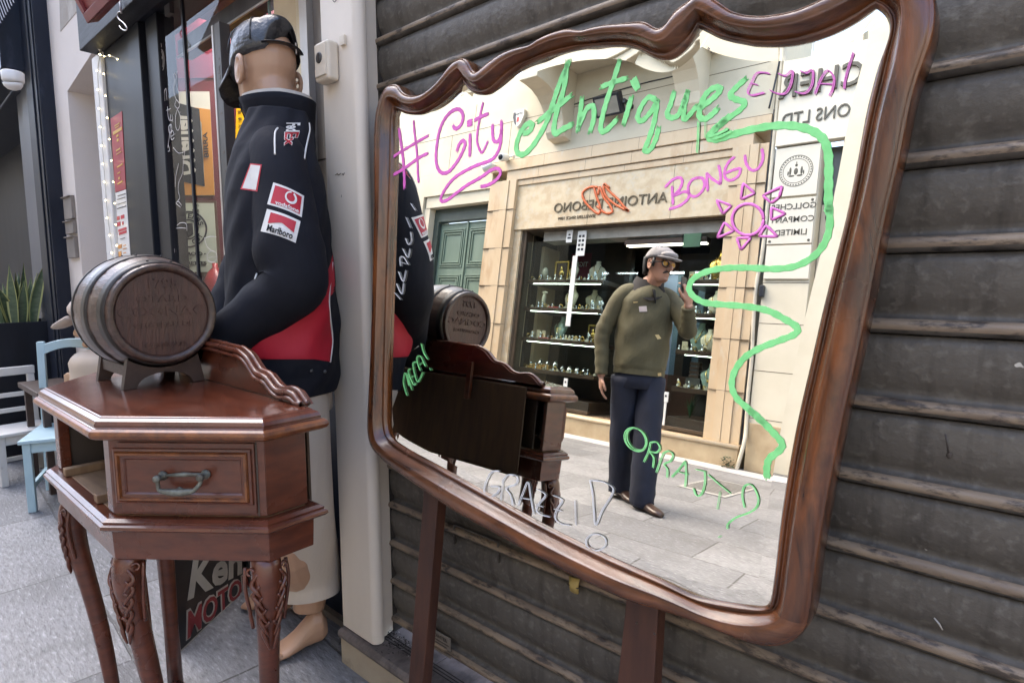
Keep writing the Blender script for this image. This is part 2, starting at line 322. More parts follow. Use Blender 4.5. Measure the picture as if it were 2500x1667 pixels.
        if sub:
            b = o.modifiers.new('sub', 'SUBSURF'); b.levels = sub; b.render_levels = sub
        return o
def tag(o, label=None, cat=None, group=None, kind=None):
    for k, v_ in (('label', label), ('category', cat), ('group', group), ('kind', kind)):
        if v_: o[k] = v_
    return o
def empty(name, loc, label, cat, group=None):
    o = bpy.data.objects.new(name, None); COL.objects.link(o); o.location = xf(loc); o.empty_display_size = .05
    return tag(o, label, cat, group)
def one(name, mb, mats, label, cat, group=None, **k): return tag(mb.build(name, mats, **k), label, cat, group)
def struct(name, mb, mats, **k): return tag(mb.build(name, mats, **k), kind='structure')
def copy_tree(o, loc, label=None, parent=None):
    c = o.copy(); COL.objects.link(c)
    if parent: c.parent = parent
    else:
        c.location = loc
        if label: c['label'] = label
    for ch in list(o.children): copy_tree(ch, None, None, c)
    return c
def arclen(pts, n):
    L = [0]
    for a, b in zip(pts, pts[1:]): L.append(L[-1] + (b - a).length)
    o = []
    for i in range(n):
        t = L[-1] * i / n; k = max(j for j in range(len(L)) if L[j] <= t + 1e-12); k = min(k, len(pts) - 2)
        u = (t - L[k]) / max(1e-9, L[k + 1] - L[k]); o.append(pts[k].lerp(pts[k + 1], u))
    return o
def poly_off(poly, d):                         # outward offset of a convex polygon in XY
    n = len(poly); o = []; A = sum(poly[i][0] * poly[(i + 1) % n][1] - poly[(i + 1) % n][0] * poly[i][1] for i in range(n)); sg = 1 if A > 0 else -1
    for i in range(n):
        p, q, r = V(poly[i - 1]), V(poly[i]), V(poly[(i + 1) % n])
        a, b = (q - p).normalized(), (r - q).normalized(); na, nb = V((a.y, -a.x)) * sg, V((b.y, -b.x)) * sg
        m = (na + nb); m = m / (1 + na.dot(nb)); o.append((q.x + m.x * d, q.y + m.y * d))
    return o

# ================================================================ SETTING ON THIS SIDE OF THE STREET
g = MB(); g.add([(-30, -30, 0), (30, -30, 0), (30, 30, 0), (-30, 30, 0)], [(0, 1, 2, 3)])
struct('street_paving', g, GROUND, loc=(0, 0, 0))
LZ = .104
st = MB(); st.m = 0; st.box(-1.405, 3, .856, 1.15, 0, LZ - .018)
nose = [(.848, LZ - .022), (.845, LZ - .014), (.848, LZ - .005), (.856, LZ), (1.15, LZ - .001), (1.15, LZ - .0185), (.86, LZ - .0185)]
st.m = 1
xs = [-1.405, -1.082, -.76, -.44, -.12, .2, .52, .84, 1.16, 1.5]
for a, b in zip(xs, xs[1:]): st.extr([(a + .0012, y, z) for y, z in nose], (b - a - .0024, 0, 0))
for y in (.905, .914, .923): st.m = 2; st.box(-1.40, 1.5, y, y + .003, LZ - .0008, LZ + .0006)
struct('doorstep', st, [LEDGE, LEDGETOP, GRIME], bevel=.001)
# pillar
pl = empty('pillar', (-1.33, .9, LZ), 'cream painted pillar between the dark shop doorway and the roller shutter', 'pillar')
pm = MB(True)
pm_poly = [(-1.405, .945), (-1.405, .8646), (-1.272, .8646)] + [(-1.272 + .020 * sin(a), .8846 - .020 * cos(a)) for a in [pi / 2 * i / 8 for i in range(1, 9)]] + [(-1.254, .893), (-1.2605, .899), (-1.2685, .9035), (-1.281, .950), (-1.281, 1.1), (-1.405, 1.1)]
pm.s = False; pm.prism(pm_poly, LZ + .003, 4.6)
pm.build('shaft', PILLAR, pl, bevel=.002)
# small key switch on the pillar
ks = empty('key_switch', onY(P('px', (807, 155))[0], .86), 'cream key switch box with a keyhole fixed to the pillar', 'key switch')
k0, k1 = onY((781, 205), .8646), onY((838, 118), .8646)
cx_, cz_ = -1.357, (k0.z + k1.z) / 2 + .003; hw, hh = .031, .047
b = MB(); b.box(cx_ - hw, cx_ + hw, .832, .8642, cz_ - hh, cz_ + hh); b.build('box', CREAMPL, ks, bevel=.008, segs=3)
b = MB(); b.box(cx_ - hw * .80, cx_ + hw * .80, .8295, .834, cz_ - hh * .78, cz_ + hh * .86); b.build('cover', CREAMPL, ks, bevel=.002)
b = MB(True); b.lathe([(.0135, 0), (.0135, .002), (.010, .003)], (cx_ - .004, .8303, cz_ + .008), (0, -1, 0), 20); b.build('lock_cylinder', STEEL, ks)
b = MB(); b.box(cx_ - .006, cx_ - .002, .8255, .829, cz_ - .001, cz_ + .017); b.build('keyhole', DARKHOLE, ks)
b = MB(); b.box(cx_ - .022, cx_ + .022, .8275, .8298, cz_ - .036, cz_ - .018); b.build('label_plate', CREAMPL, ks, bevel=.0008)
q = onY((840.5, 101), .8646)
b = MB(); b.box(q.x - .010, q.x + .010, .857, .8644, q.z - .011, q.z + .011); b.box(q.x - .004, q.x + .006, .8562, .8575, q.z - .006, q.z + .006)
one('cable_clip', b, CREAMPL, 'small cream square stub on the pillar above the key switch', 'wall fitting', bevel=.002)
# scuffs written on the pillar
b = MB()
for pts in (((819, 428), (824, 424), (826, 428), (833, 423)), ((836, 424), (838, 428), (841, 422)), ((812, 0), (817, 6), (824, -4)), ((834, 476), (834, 482))):
    b.stroke([onY(p, .8640) for p in pts], .0018, (0, -1, 0), .0006, 3)
b.build('pen_mark', DARKHOLE, pl)
# roller shutter
SX0, SX1, YS, PT = -1.2805, 1.7, .946, .1085
prof = [(0, .014), (.0012, .004), (.003, -.004), (.008, -.0085), (.0135, -.0098), (.0185, -.0075), (.0222, -.001), (.0238, .0085), (.030, .0095), (.036, .0075), (.044, .0035), (.056, -.001), (.075, -.0035), (.095, -.0025), (.1083, .001)]
rs = empty('roller_shutter', (0, YS, LZ), 'closed grimy metal roller shutter with worn brown ribs behind the mirror', 'roller shutter')
b = MB(True); zz0 = 1.3246 - PT * 11
for k in range(0, 26):
    z = zz0 + PT * k; pts = [(dz, y) for dz, y in prof]
    for i in range(len(pts) - 1):
        (d0, y0), (d1, y1) = pts[i], pts[i + 1]
        b.m = 2 if d1 <= .0085 else (1 if d1 <= .0223 else 0)
        b.s = i > 0
        b.quad((SX0, YS + y0, z + d0), (SX1, YS + y0, z + d0), (SX1, YS + y1, z + d1), (SX0, YS + y1, z + d1))
    b.m = 0; b.s = False; b.quad((SX0, YS + .001, z + .1083), (SX1, YS + .001, z + .1083), (SX1, YS + .014, z + PT), (SX0, YS + .014, z + PT))
b.build('slat_curtain', [SHUT, RIB, RIBLOW], rs, weld=True)
b = MB(); b.box(SX0 - .0005, SX0 + .0055, YS - .004, YS + .03, LZ, 3); b.build('guide_channel', GRIME, rs)
# name plate welded on the shutter, sticker, yellow tape and a few scraps
q = [onY(p, YS - .006) for p in P('z8', (590, 850), (735, 850), (760, 1020), (610, 940))]
b = MB(); x0, x1, z0, z1 = q[0].x - .06, q[1].x + .004, .437, .487
for xx in (x0, x1): b.box(xx, xx + .004, YS - .0085, YS, z0, z1)
b.box(x0, x1, YS - .0085, YS, z1 - .003, z1)
b.text('J.Galea & Co', ((x0 + x1) / 2, YS - .0065, z1 - .014), (1, 0, 0), (0, 0, 1), .013, .001)
b.build('maker_plate', RIBLOW, rs)
p0, p1 = onY((1063, 1527), YS - .004), onY((1104, 1588), YS - .004); zc = (p0.z + p1.z) / 2
sx0, sx1, sz0, sz1 = onY((1060, 1560), YS).x, onY((1105, 1575), YS).x, .130, .184
b = MB(); b.box(sx0 - .03, sx1, YS - .0075, YS - .0055, sz0, sz1); b.m = 1
b.text('RL CANTER', ((sx0 + sx1) / 2 - .012, YS - .0075, sz1 - .016), (1, 0, 0), (0, 0, 1), .013, .0008, .01)
for k in range(4): b.box(sx0 + .002, sx1 - .006 - .008 * (k % 2), YS - .0083, YS - .0075, sz1 - .024 - .0075 * k, sz1 - .0215 - .0075 * k)
one('paper_sticker', b, [mat('old sticker paper', (.22, .185, .15), (.17, .145, .12), .7, 30), DARKHOLE], 'small faded printed sticker low on the roller shutter beside the mirror leg', 'sticker', loc=((sx0 + sx1) / 2, YS, sz0))
q = onY((1402, 1430), YS - .02); b = MB(True)
b.tube([q + V((0, 0, .018)), q + V((.001, -.003, .006)), q + V((0, 0, -.012))], [(.013, .003), (.012, .006), (.011, .004)], 10, up=(0, 1, 0)); b.m = 1; b.box(q.x - .014, q.x + .013, q.y - .0062, q.y + .004, q.z + .0005, q.z + .003)
one('tape_scrap', b, [plain('yellow tape', (.42, .31, .10), .5), DARKHOLE], 'scrap of yellow tape sticking out under the mirror frame', 'tape')
q = onY((2293, 1522), YS - .004); b = MB(True); b.tube([q + V((-.006, 0, .006)), q, q + V((.004, 0, -.007))], [(.001, .001), (.0026, .001), (.0006, .0008)], 8)
one('bird_dropping', b, PALE, 'white fleck stuck on the shutter right of the mirror', 'stain')
q = onY((2318, 1112), YS - .004); b = MB(True); b.ball(q, (.0035, .001, .0045), 10); b.stroke([q + V((-.001, -.001, .004)), q + V((-.006, -.001, .028))], .004, (0, -1, 0), .0003, 2)
one('dark_drip', b, DARKHOLE, 'small dark drip mark on the shutter right of the mirror', 'stain')
b = MB(True); rr = random.Random(3)
for k in range(260):
    x = -1.285 + abs(rr.gauss(0, .075)); y = .935 - abs(rr.gauss(0, .028)); s_ = rr.uniform(.0015, .005); b.m = 1 if rr.random() < .07 else 0
    if x > -1.0 or (y < .90 and x < -1.25): continue
    a = rr.uniform(0, pi); d = V((cos(a), sin(a), rr.uniform(-.3, .3))) * s_; e = V((-sin(a), cos(a), .2)) * s_ * .5; c = V((x, y, LZ + s_ * .8 + max(0, .016 - abs(y - .935) * .4 - abs(x + 1.26) * .12) * rr.random()))
    b.add([c - d, c - e * .8 + V((0, 0, s_ * .4)), c + d, c + e], [(0, 1, 2, 3)])
tag(b.build('leaf_litter', [GRIME, PALE], loc=(-1.22, .92, LZ), norm=False), 'dark leaf litter and grit gathered at the pillar foot on the step', 'litter', kind='stuff')

# ================================================================ THE MIRROR
mr = empty('mirror', (-.68, .79, 0), 'large antique mirror with a scrolled mahogany frame and painted words leaning on the shutter', 'mirror')
inn = [P('px', (944, 1062), (940.5, 1045), (940, 1010), (942, 900), (948, 700), (951, 600), (954, 510), (957.2, 400), (958, 330), (959, 290), (962, 268)),
       P('s2', (292, 1262), (330, 1255), (400, 1290), (500, 1308), (600, 1300), (720, 1240), (850, 1150), (960, 1050), (1040, 960), (1078, 915)),
       P('s2', (1078, 915), (1105, 965), (1150, 1030), (1220, 1070), (1300, 1080)),
       P('s2', (1300, 1080), (1380, 1060), (1480, 980), (1600, 860), (1750, 760), (1900, 690), (2100, 620)) + P('s3', (250, 558), (400, 535), (600, 520), (800, 520), (950, 550), (1050, 600), (1150, 650), (1250, 670)),
       P('s3', (1250, 670), (1350, 660), (1450, 600), (1550, 500), (1620, 390), (1665, 305)),
       P('s3', (1665, 305), (1700, 320), (1800, 370), (1900, 420), (2050, 465), (2200, 490)) + P('s4', (150, 425), (350, 430), (550, 415), (750, 365), (950, 290), (1150, 180), (1270, 90), (1325, 58)),
       P('s4', (1325, 58), (1400, 100), (1450, 150), (1475, 230), (1465, 320), (1440, 400), (1400, 500), (1360, 600), (1330, 720), (1300, 850), (1270, 950), (1240, 1100), (1200, 1300), (1165, 1500)) + P('px', (2072, 510), (2046, 615), (2010, 760), (1983, 880), (1953, 1010), (1930, 1130), (1908, 1270), (1894, 1390), (1884, 1460), (1880, 1486)),
       P('px', (1880, 1486), (1862, 1486), (1800, 1478), (1700, 1459), (1623, 1423), (1453, 1346.6), (1304, 1272), (1176.5, 1200), (1061.6, 1136), (1005, 1106), (963.8, 1080.8), (944, 1062))]
out = [P('px', (906, 1093), (899, 1070), (897.5, 1040), (900, 989), (908, 836), (915, 530), (914.5, 360), (916, 290), (924, 247)) + P('s2', (205, 990)),
       P('s2', (205, 990), (228, 968), (280, 962), (330, 965), (380, 1040), (430, 1080), (520, 1098), (620, 1080), (700, 1030), (800, 940), (890, 830), (960, 730), (1030, 675), (1090, 665)),
       P('s2', (1090, 665), (1140, 700), (1190, 800), (1225, 830)),
       P('s2', (1225, 830), (1270, 810), (1330, 750), (1420, 680), (1550, 600), (1700, 550), (1870, 520), (1960, 450), (2100, 380), (2250, 335)) + P('s3', (200, 330), (330, 355), (450, 320), (600, 285), (800, 265), (1000, 240), (1080, 250), (1150, 300), (1210, 325)),
       P('s3', (1210, 325), (1290, 280), (1350, 190), (1420, 100), (1560, 0), (1640, -55), (1700, -72)),
       P('s3', (1700, -72), (1790, -60), (1880, 0), (1980, 70), (2060, 125), (2200, 165)) + P('s4', (70, 140), (250, 150), (450, 120), (600, 80), (780, 0), (950, -90), (1150, -200), (1300, -290), (1420, -330)),
       P('s4', (1420, -330), (1560, -330), (1720, -280), (1850, -160), (1905, 0), (1905, 160), (1880, 330), (1800, 560), (1725, 760)) + P('px', (2222, 265), (2195, 400), (2166, 520), (2143, 635), (2118, 760), (2088, 900), (2060, 1020), (2030, 1170), (2006, 1300), (1990, 1400), (1983, 1470)) + P('q4', (288, 870)),
       P('q4', (288, 870), (230, 980), (150, 1055), (50, 1092)) + P('px', (1897, 1581), (1857, 1578), (1793, 1557), (1708, 1523), (1623, 1493), (1538, 1470), (1453, 1432), (1368, 1391), (1283, 1344), (1197.7, 1297.7), (1113, 1251), (1048.9, 1208.4), (1006, 1179), (963.8, 1148.9), (935, 1125), (906, 1093))]
NS = [50, 44, 18, 80, 30, 60, 80, 90]
IN, OUT, SEG = [], [], []
for i in range(8):
    a = [onM(p, .004) for p in inn[i]]; b_ = [onM(p, .018) for p in out[i]]
    a = arclen(smoothpath(a, 5), NS[i]); b_ = arclen(smoothpath(b_, 5), NS[i])
    IN += a; OUT += b_; SEG += [i] * NS[i]
def flatM(p, off): return p - NM * ((p - OM).dot(NM) - off)
IN = [flatM(p, 0) for p in IN]; OUT = [flatM(p, 0) for p in OUT]
n = len(IN)
# tidy: light smoothing of both outlines
for L in (IN, OUT):
    for _ in range(2):
        L[:] = [L[i] if (L is IN and SEG[i] != SEG[i - 1] and SEG[i] in (1, 2, 5, 6)) else L[i] * .5 + (L[i - 1] + L[(i + 1) % n]) * .25 for i in range(n)]
stn = [(-.06, -.004), (-.02, .0015), (.03, .0065), (.085, .0085), (.13, .0055), (.155, .0030), (.19, .0050), (.27, .0135), (.35, .0205), (.40, .0245), (.43, .0262), (.455, .0258), (.52, .0268), (.64, .0278), (.76, .0272), (.85, .0250), (.905, .0222), (.93, .0196), (.955, .0196), (.985, .0150), (1.0, .008), (1.0, -.004), (.99, -.026), (.12, -.028)]
fr = MB(True)
for i in range(n):
    j = (i + 1) % n; fr.m = 1 if SEG[i] in (0, 6) else 0
    ring = lambda q: [IN[q].lerp(OUT[q], t) + NM * d for t, d in stn]
    a, b_ = ring(i), ring(j)
    for k in range(len(stn) - 1): fr.add([a[k], b_[k], b_[k + 1], a[k + 1]], [(0, 1, 2, 3)])
fr.build('frame', [WOODF, WOODFV], mr, weld=True)
# glass: flat middle with a bevelled edge
cen = sum(IN, V((0, 0, 0))) / n
def inset(L, d):
    o = []
    for i in range(len(L)):
        t = (L[(i + 3) % n] - L[i - 3]).normalized(); nn = NM.cross(t)
        if nn.dot(cen - L[i]) < 0 and False: nn = -nn
        o.append(L[i] + nn * d)
    return o
test = inset(IN, .02); sgn = 1 if sum((p - cen).length for p in test) < sum((p - cen).length for p in IN) else -1
BEV = inset(IN, .021 * sgn)
for _ in range(14): BEV = [BEV[i] * .5 + (BEV[i - 1] + BEV[(i + 1) % n]) * .25 for i in range(n)]
BEV = [flatM(p, 0) for p in BEV]; cen = flatM(cen, 0)
def ang(p): return atan2((p - cen).dot(VM), (p - cen).dot(UM))
sg = sum(((ang(BEV[(i + 1) % n]) - ang(BEV[i]) + pi) % (2 * pi)) - pi for i in range(n)); sg = 1 if sg > 0 else -1
last = BEV[0]
for i in range(1, n):
    if ((((ang(BEV[i]) - ang(last) + pi) % (2 * pi)) - pi) * sg) <= 1e-5: BEV[i] = last
    else: last = BEV[i]
keep = [i for i in range(n) if BEV[i] is not BEV[i - 1]]
gl = MB(); gl.add([BEV[i] for i in keep] + [cen], [(i, (i + 1) % len(keep), len(keep)) for i in range(len(keep))]); glo = gl.build('mirror_glass', MIRROR, mr, norm=False)
bv = MB(); bo = [IN[i].lerp(OUT[i], .03) - NM * .0011 for i in range(n)]
bv.add(BEV + bo, [(i, (i + 1) % n, n + (i + 1) % n, n + i) for i in range(n)]); bv.build('bevelled_edge', MIRROR, glo, norm=False)
bk = MB(); bk.add([p - NM * .010 for p in OUT], [tuple(range(n))]); 
bk.extr([IN[i].lerp(OUT[i], .5) - NM * .028 for i in range(0, n, 3)], -NM * .004); bk = MB().extr([IN[i].lerp(OUT[i], .5) - NM * .026 for i in range(0, n, 3)], -NM * .006); bk.build('backing_board', PLY, mr)
# two posts that stand on the paving
def legpost(tl, tr, bl, br, th):
    a = [onM(p, -.030) for p in (tl, tr)]; c = [onM(p, -.030) for p in (bl, br)]
    def ext(u, v_, z): k = (z - u.z) / (v_.z - u.z); return u + (v_ - u) * k
    f0, f1 = ext(a[0], c[0], 0.0), ext(a[1], c[1], 0.0); t0, t1 = a[0] + VM * .12, a[1] + VM * .12
    m = MB(); m.loft([[f0, f1, f1 - NM * th, f0 - NM * th], [t0, t1, t1 - NM * th, t0 - NM * th]])
    for v_ in m.v:
        if v_.z < .05: v_.z = 0.0
    return m
m1 = legpost((1035.5, 1234), (1071.6, 1241), (997.5, 1667), (1033.6, 1667), .028); l1 = m1.build('leg', POST, mr, bevel=.002)
m2 = legpost((1533.7, 1476), (1604, 1500), (1512, 1667), (1595, 1667), .030); l2 = m2.build('leg', POST, mr, bevel=.002)
for x, y in ((1555, 1520), (1598, 1546)):
    b = MB(True); b.ball(onM((x, y), -.0295), .0022, 8); b.build('screw_hole', DARKHOLE, l2)

# painted words on the glass (in front of the silver by the thickness of the glass)
PINK = mat('pink glass paint', (.80, .16, .56), (.72, .12, .48), .45, 60); GREENP = mat('green glass paint', (.27, .76, .28), (.21, .66, .22), .45, 60)
WHITEP = mat('white glass paint', (.72, .72, .72), rough=.4); PALEPINK = mat('thin pink glass paint', (.82, .22, .60), (.76, .18, .55), .4, 60); PALEGREEN = mat('thin green glass paint', (.32, .82, .32), (.28, .76, .28), .4, 60)
def wpx(z, w): p = w * ZO[z][2] / F; return p
def paint(name, zl, ml, label):
    b = MB(); rr = random.Random(len(label))
    for z, wd, pts in zl:
        pp = P(z, *pts); dist = (onM(pp[0]) - CAM).dot(R3 @ V((0, 0, 1))); s_ = ZO[z][2]
        thick = wd > 20; off = .0008 if thick else .0022
        for dx, k_ in (((0, 1.2),) if thick else ((-.36, .5), (.36, .5))):
            L = [onM((p[0] + dx * wd * s_ * .9, p[1] + dx * wd * s_ * .5), off) for p in pp]; W = wd * s_ / F * dist * k_
            b.stroke(L, W, NM, .0003)
            if thick and wd < 60 and len(L) > 1:
                for q, q2 in ((L[0], L[1]), (L[-1], L[-2])):
                    d = (q - q2).normalized(); x = NM.cross(d)
                    for u in (-.36, -.12, .14, .37): b.stroke([q + x * (u * W) - d * W * .2, q + x * (u * W) + d * (W * rr.uniform(.12, .55))], W * .2, NM, .0003, 0)
    o = b.build(name, ml, mr); o['label'] = label; return o
paint('painted_word', [('B', 44, [(140, 380), (165, 560), (190, 750), (205, 900), (215, 1060), (215, 1210)]), ('B', 34, [(345, 270), (360, 450), (385, 650), (400, 850), (405, 1000), (415, 1130)]),
    ('B', 34, [(30, 800), (120, 730), (250, 650), (400, 560), (550, 475)]), ('B', 38, [(65, 1025), (180, 960), (320, 860), (430, 780), (545, 725)]),
    ('B', 46, [(905, 335), (935, 375), (985, 355), (1030, 290), (1045, 190), (1010, 115), (950, 100), (870, 140), (790, 230), (730, 350), (690, 500), (665, 700), (665, 850), (700, 960), (760, 1005), (840, 985), (920, 900), (1000, 780), (1060, 650), (1075, 580), (1040, 545), (990, 600), (960, 690)]),
    ('B', 48, [(1145, 455), (1145, 600), (1140, 760)]), ('B', 88, [(1138, 245), (1140, 290), (1138, 345)]),
    ('B', 32, [(1330, 10), (1300, 130), (1270, 300), (1250, 430), (1245, 550), (1270, 650), (1310, 715), (1350, 660), (1395, 560)]), ('B', 44, [(1210, 255), (1300, 205), (1400, 165)]),
    ('B', 44, [(1465, 320), (1465, 450), (1480, 540), (1530, 560), (1570, 500), (1590, 400), (1590, 270)]), ('B', 44, [(1590, 400), (1580, 560), (1550, 680), (1490, 780), (1400, 840), (1250, 890), (1100, 960), (950, 1050), (850, 1150), (770, 1270), (730, 1360), (750, 1405), (830, 1380), (950, 1290), (1080, 1190), (1200, 1120), (1320, 1050), (1440, 965), (1530, 940), (1575, 980), (1560, 1050), (1480, 1130), (1380, 1180), (1300, 1195)])],
    PINK, 'thick pink painted hashtag City with a looped underline')
paint('painted_word', [('A', 38, [(1440, 440), (1370, 600), (1320, 750), (1270, 890), (1190, 1030), (1120, 1105), (1070, 1100), (1060, 1040), (1090, 950), (1140, 890), (1175, 900), (1150, 945), (1110, 960)]),
    ('A', 38, [(1425, 450), (1400, 640), (1350, 800), (1330, 955), (1400, 925), (1460, 895)]), ('A', 36, [(1215, 875), (1320, 790), (1450, 690)]),
    ('A', 34, [(1530, 710), (1520, 800), (1500, 940)]), ('A', 34, [(1505, 920), (1560, 790), (1610, 765), (1615, 850), (1590, 945)]),
    ('A', 36, [(1800, 440), (1760, 570), (1710, 720), (1680, 830), (1665, 930), (1700, 940), (1780, 860)]), ('A', 32, [(1670, 625), (1760, 590), (1850, 565)]),
    ('A', 36, [(1885, 700), (1860, 790), (1830, 890)]), ('A', 84, [(1893, 625), (1915, 605), (1938, 588)]),
    ('A', 34, [(2060, 720), (2010, 700), (1960, 760), (1930, 840), (1960, 870), (2020, 810), (2070, 730)]), ('A', 34, [(2070, 740), (2050, 870), (2010, 1000), (1980, 1080), (2020, 1075), (2060, 1000), (2080, 920)]),
    ('s3', 54, [(1390, 1060), (1350, 1200), (1310, 1310), (1360, 1355), (1440, 1320), (1500, 1180), (1545, 1060)]), ('s3', 54, [(1545, 1060), (1505, 1250), (1505, 1370), (1560, 1330), (1650, 1220)]),
    ('s3', 58, [(1690, 1240), (1790, 1170), (1890, 1080), (1920, 1020), (1850, 1010), (1760, 1080), (1700, 1200), (1680, 1330), (1740, 1370), (1820, 1320), (1890, 1250)]),
    ('s3', 58, [(2210, 910), (2110, 1000), (2035, 1090), (2090, 1140), (2200, 1180), (2150, 1260), (2000, 1370), (1860, 1490)])], GREENP, 'thick bright green painted word Antiques')
paint('painted_squiggle', [('px', 15, [(1783, 317), (1757, 330), (1735, 337)]), ('z5', 44, [(220, 850), (130, 930), (90, 985), (150, 1000), (250, 970), (400, 930), (550, 905), (700, 905), (830, 940), (910, 1000), (945, 1100), (950, 1250), (948, 1400), (950, 1530)]),
    ('r7', 42, [(1540, 0), (1545, 150), (1510, 270), (1430, 370), (1300, 440), (1150, 460), (950, 452), (800, 455), (680, 475), (580, 520), (535, 590), (560, 650), (640, 700), (760, 715), (950, 730), (1100, 760), (1220, 820), (1310, 880), (1290, 930), (1180, 975), (1040, 1030), (930, 1100), (860, 1200), (842, 1300), (880, 1390), (970, 1470), (1080, 1567)]),
    ('q', 32, [(300, 0), (380, 70), (440, 130), (490, 190), (480, 230), (420, 280), (405, 330), (405, 390)]), ('z5', 15, [(15, 870), (12, 1000), (5, 1100)]), ('z5', 12, [(65, 880), (62, 990)])], GREENP, 'long green squiggle wandering down the right of the mirror')
paint('painted_word', [('z5', 15, p) for p in ([(525, 528), (440, 525), (400, 590), (370, 660), (400, 685), (490, 665)], [(390, 598), (440, 610)], [(590, 530), (640, 545), (690, 510), (680, 600), (640, 670), (580, 672), (530, 650)], [(750, 512), (790, 525), (835, 508), (830, 610), (780, 670), (710, 660)], [(850, 680), (900, 560), (945, 508), (988, 560), (978, 640), (955, 690)], [(870, 600), (985, 606)], [(1130, 375), (1095, 480), (1068, 580), (1062, 640)])], PALEPINK, 'thin pink painted word EJJA at the top right')
paint('painted_word', [('S6', 30, p) for p in ([(735, 395), (740, 500), (748, 625)], [(650, 400), (740, 310), (830, 282), (865, 330), (830, 430), (760, 510), (880, 462), (950, 485), (930, 560), (830, 640), (700, 682)], [(1080, 280), (990, 310), (940, 400), (960, 500), (1040, 520), (1120, 450), (1150, 360), (1120, 290), (1060, 285)], [(1190, 450), (1180, 300), (1180, 230)], [(1180, 230), (1250, 300), (1350, 360)], [(1350, 360), (1355, 250), (1330, 130)], [(1530, 20), (1460, 80), (1410, 180), (1410, 280), (1480, 318), (1570, 270), (1605, 200), (1595, 165), (1500, 190), (1415, 228)], [(1665, 0), (1680, 100), (1740, 182), (1820, 175), (1880, 90), (1895, 0), (1880, -80)])], PALEPINK, 'pink painted word BONGU slanting upward')
sun = [[(1700 + 200 * cos(a), 815 + 200 * sin(a)) for a in [2 * pi * k / 24 for k in range(25)]]]
tri = [[(1640, 350), (1790, 480), (1610, 560), (1640, 350)], [(2140, 390), (2100, 530), (2000, 605), (1890, 510), (2140, 390)], [(1300, 565), (1490, 640), (1380, 745), (1300, 565)], [(1400, 850), (1310, 1050), (1520, 960), (1400, 850)], [(1560, 1050), (1740, 1050), (1610, 1205), (1560, 1050)], [(2000, 660), (2180, 740), (2000, 822), (2000, 660)], [(1930, 890), (1840, 1030), (2080, 1032), (1930, 885)]]
b = MB(True)
for L in sun: b.stroke([onM(p, .0020) for p in P('S6', *L)], .0042, NM, .0004, 2)
for L in tri:
    L = P('S6', *L)
    for u, v_ in zip(L, L[1:]): b.stroke([onM(u, .0020), onM(((u[0] + v_[0]) / 2, (u[1] + v_[1]) / 2), .0020), onM(v_, .0020)], .0036, NM, .0004, 2)
o = b.build('painted_sun', PALEPINK, mr); o['label'] = 'pink outline drawing of a sun with triangle rays'
paint('painted_word', [('r6', 10, p) for p in ([(275, 1370), (250, 1275), (265, 1205), (290, 1300), (278, 1215), (310, 1330)], [(300, 1175), (285, 1200), (322, 1290), (340, 1275)], [(305, 1240), (325, 1225)], [(340, 1125), (318, 1150), (350, 1270), (390, 1200)], [(370, 1190), (345, 1110), (370, 1085), (408, 1160)], [(365, 1150), (392, 1125)], [(378, 995), (395, 1060), (425, 1110)], [(440, 1170), (444, 1186)])], GREENP, 'thin green painted word MELA at the lower left')
paint('painted_word', [('r6', 10, p) for p in ([(188, 632), (230, 680)], [(200, 565), (238, 640), (252, 560)], [(215, 480), (248, 550), (268, 470)], [(230, 440), (225, 385), (250, 375), (285, 430)], [(228, 410), (270, 425)], [(245, 315), (282, 378), (298, 315)], [(265, 240), (285, 285), (308, 260), (302, 195)], [(268, 90), (300, 165)], [(302, -10), (335, 40)])], WHITEP, 'thin white painted word climbing the left of the mirror')
paint('painted_word', [('z8', 10, p) for p in ([(748, 350), (705, 360), (672, 420), (665, 480), (690, 502), (735, 480), (750, 442), (700, 440)], [(772, 405), (758, 520)], [(768, 412), (800, 375), (850, 382), (848, 425), (790, 450), (815, 490), (828, 550)], [(858, 550), (885, 480), (915, 415), (930, 500), (948, 600)], [(885, 508), (930, 515)], [(965, 455), (1015, 488), (985, 530), (962, 570), (985, 600), (1040, 614)], [(960, 545), (1000, 556)], [(1060, 492), (1112, 518), (1082, 570), (1070, 620), (1100, 652), (1160, 662)], [(1065, 570), (1110, 580)], [(1185, 520), (1190, 662)], [(1270, 405), (1285, 480), (1292, 570), (1303, 662), (1340, 580), (1395, 490), (1400, 445), (1340, 412), (1270, 405)])] + [('z8', 9, [(1305 + 58 * cos(a), 760 + 47 * sin(a)) for a in [2 * pi * k / 14 for k in range(15)]])], WHITEP, 'thin white painted word GRAZZI along the bottom')
